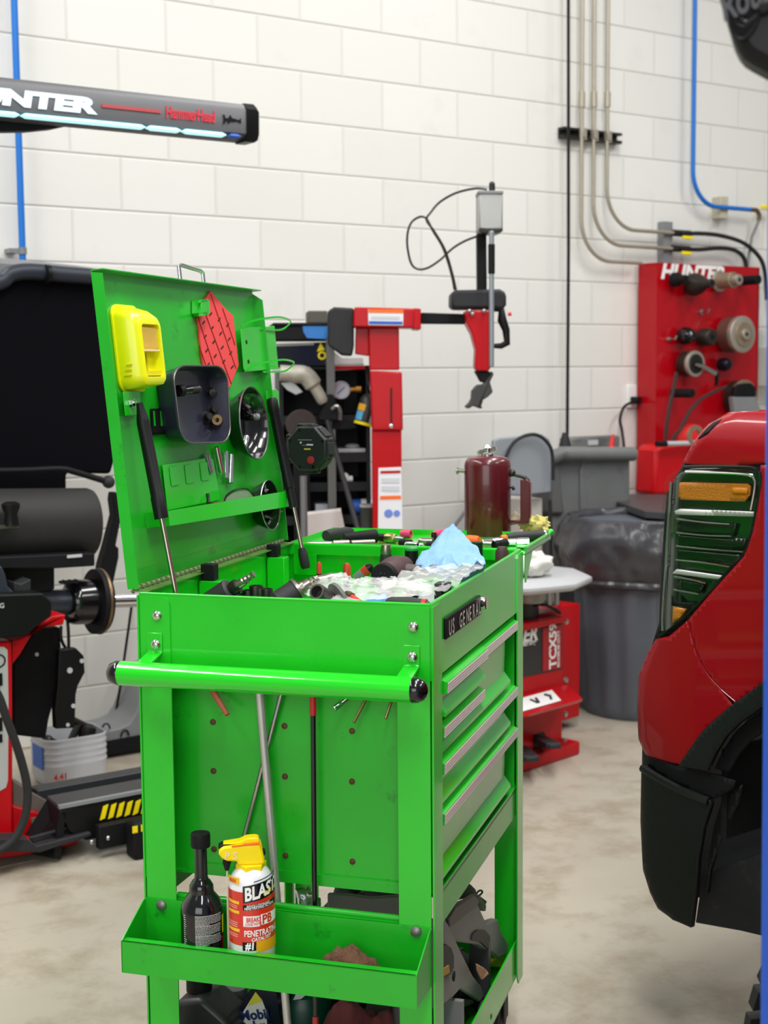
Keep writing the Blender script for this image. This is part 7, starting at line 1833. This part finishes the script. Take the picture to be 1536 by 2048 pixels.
# wheel well, flap, tyre
wz0, wz1 = sidept(1500, 1880).z, sidept(1500, 1400).z
wy0, wy1 = -.35, onbody(1425, 1650).x
obj('wheel_well', B().box(.34, .36, wy0, wy1, .32, wz1).box(.02, .36, wy1-.02, wy1-.005, .45, wz1-.12).box(.02, .36, wy0, wy1, wz1-.02, wz1), TDARK, truck)
q = [TF.px(x, y, 0, .06) for x, y in ((1398, 1792), (1402, 1756), (1440, 1735), (1522, 1708), (R_, 1696), (R_, 1881), (1522, 1872), (1480, 1862), (1390, 1846))]
obj('air_dam', B().solid(q, V((.02, 0, 0))), mat('dusty_black_flap', (32, 32, 36), .7, var=.5, scale=5, dark=(62, 60, 58), dscale=9, damt=.58), truck, bev=.003)
RT = .37
WN = V((-.2164, .9763, 0)).normalized(); WF = depth_px(1452, 2250, 1.97)
WH = Fr(V((WF.x, WF.y, 0))-WN*RT, (WN.y, -WN.x, 0), WN, (0, 0, 1))     # wheel frame, x inwards
def w2t(p): return TF.l(WH.w(*p))
cyw, czw = 0.0, RT+.003
tire = B(); prof = []
for h, r in ((0, .2), (.005, .26), (.02, .33), (.035, RT-.012), (.05, RT), (.13, RT+.003), (.21, RT), (.225, RT-.012), (.24, .33), (.255, .26), (.26, .2)): prof.append((r, h))
tire.lathe([(r, h) for r, h in prof], (0, cyw, czw), (1, 0, 0), 64, False).xf(w2t)
ty = obj('tire', tire, RUBBER, truck)
lg = B()
for i in range(44):
    a_ = 2*PI*i/44
    for (h, w_, da) in ((.048, .05, 0), (.115, .05, .07), (.18, .05, 0), (.23, .05, .07)):
        aa = a_+da; c = V((h, cyw+(RT+.002)*math.cos(aa), czw+(RT+.002)*math.sin(aa)))
        lg.obox(c, (1, 0, 0), (0, -math.sin(aa), math.cos(aa)), (0, math.cos(aa), math.sin(aa)), w_, .036, .016)
obj('tread_blocks', lg.xf(lambda p: w2t((p.x, p.y, max(p.z, .001)))), RUBBER, ty)['kind'] = 'stuff'
obj('rim', B().lathe([(.205, .02), (.205, .2), (.19, .2), (.17, .06), (.05, .05), (.04, .03), (.0, .03)], (0, cyw, czw), (1, 0, 0), 40, False).xf(w2t), LGREY, truck)

# ================================================================== blue vehicle lift at the right edge
LP0, LP1 = depth_px(1521, 2048, 1.40), depth_px(1532, 820, 1.40)
dv = (LP1-LP0)/(LP1.z-LP0.z)
base = LP0+dv*(0-LP0.z)
VA = .262
VF = Fr(base, (math.cos(VA), -math.sin(VA), 0), (math.sin(VA), math.cos(VA), 0))
vl = thing('vehicle_lift', 'blue vehicle lift post with black embossed cover at right edge', 'lift', VF)
BLUEL = mat('blue_lift_paint', (4, 78, 190), .35, coat=.3, var=.05)
h_ = 2.7
b = B()
dx, dy = VF.x.dot(dv)*h_, VF.y.dot(dv)*h_
b.add([(0, 0, 0), (.16, 0, 0), (.16, .1, 0), (0, .1, 0), (dx, dy, h_), (dx+.16, dy, h_), (dx+.16, dy+.1, h_), (dx, dy+.1, h_)], [(0, 1, 2, 3), (4, 5, 6, 7), (0, 1, 5, 4), (1, 2, 6, 5), (2, 3, 7, 6), (3, 0, 4, 7)])
obj('post', b, BLUEL, vl, bev=.004)
obj('base_plate', B().box(-.01, .17, -.04, .12, 0, .012), BLUEL, vl)
CF = -.075
def vp(x, y, d=CF): return VF.px(x, y, 1, d)
BLKC = mat('moulded_black_cover', (17, 17, 20), .45, spec=.3, var=.06)
out = [(1424, -60), (1438, 0), (1461, 76), (1470, 108), (1479, 126), (1490, 140), (1506, 150), (1536, 166), (1590, 192), (1640, 200), (1640, -60)]
cv_ = obj('cover', B().solid([vp(*p, CF+.06) for p in out], V((0, -.06, 0))), BLKC, vl, bev=.012)
c = vp(1492, 8, CF-.001); kx = (vp(1520, 8).x-vp(1492, 8).x)/28
def ell(rx, ry, n=40, rot=-8): 
    r0 = math.radians(rot); return [(rx*kx*math.cos(a)*math.cos(r0)-ry*kx*math.sin(a)*math.sin(r0), rx*kx*math.cos(a)*math.sin(r0)+ry*kx*math.sin(a)*math.cos(r0)) for a in [2*PI*i/n for i in range(n)]]
obj('emblem_recess', B().prism(ell(32, 70), c, (1, 0, 0), (0, 0, 1), .002), mat('black_recess', (5, 6, 8), .6, spec=.15), cv_)
obj('emblem_rim', B().tube([c+V((x, -.001, z)) for x, z in ell(32, 71)], .0016, 8, True), BLKC, cv_)
obj('emblem_inner', B().tube([c+V((x, -.0015, z)) for x, z in ell(29, 46)], .0012, 8, True), BLKC, cv_)
obj('emblem_lettering', B().text('Rotary', .036, c+V((-.020, -.004, -.015)), V((.94, 0, .34)), V((-.16, 0, .98)), .0, .025, .0, sx=.62), mat('grey_black_letter', (46, 46, 50), .3), cv_)
obj('emblem_swash', B().tube(spline([vp(x, y, CF-.003) for x, y in ((1481, 36), (1490, 43), (1500, 41), (1513, 31))], 4), .0012, 8), bpy.data.materials['grey_black_letter'], cv_)
q = vp(1528, 18, CF-.002); obj('cover_bolt', B().lathe([(.0065, 0), (.0065, .003), (.004, .005)], q, (0, -1, 0), 6), BLACKM, cv_)
q = vp(1640, -50, CF+.06)
obj('cover_mount', B().bar((q.x, CF+.1, q.z), (q.x, .05, q.z), .08, .1), BLACKM, vl)

# the fender carries on over the wheel, out of the picture
pe = sidept(R_-4, 1100)
st = [TF.w(0, pe.y, 0), V((.64, 1.95, 0)), V((.76, 1.15, 0)), V((.98, .2, 0))]
secs = [(0, .80), (0, ZC), (.02, ZC+.06), (.055, ZC+.098), (RS, ZC+RS*.98), (1.3, ZC+RS*1.1)]
b = B()
rows = [[TF.l(V((p.x+dx, p.y+dx*.2, z))) for dx, z in secs] for p in spline(st, 4)]
n_ = len(secs)
b.v = [p for r in rows for p in r]
b.f = [[i*n_+j, i*n_+j+1, (i+1)*n_+j+1, (i+1)*n_+j] for i in range(len(rows)-1) for j in range(n_-1)]
obj('fender_rear', b, TRED, truck, thick=.006)
b = B()
rows = [[TF.l(V((p.x+.32, p.y+.06, z))) for z in (.30, .82)] for p in spline(st, 4)]
b.v = [p for r in rows for p in r]; b.f = [[i*2, i*2+1, i*2+3, i*2+2] for i in range(len(rows)-1)]
obj('inner_liner', b, TDARK, truck, thick=.006)
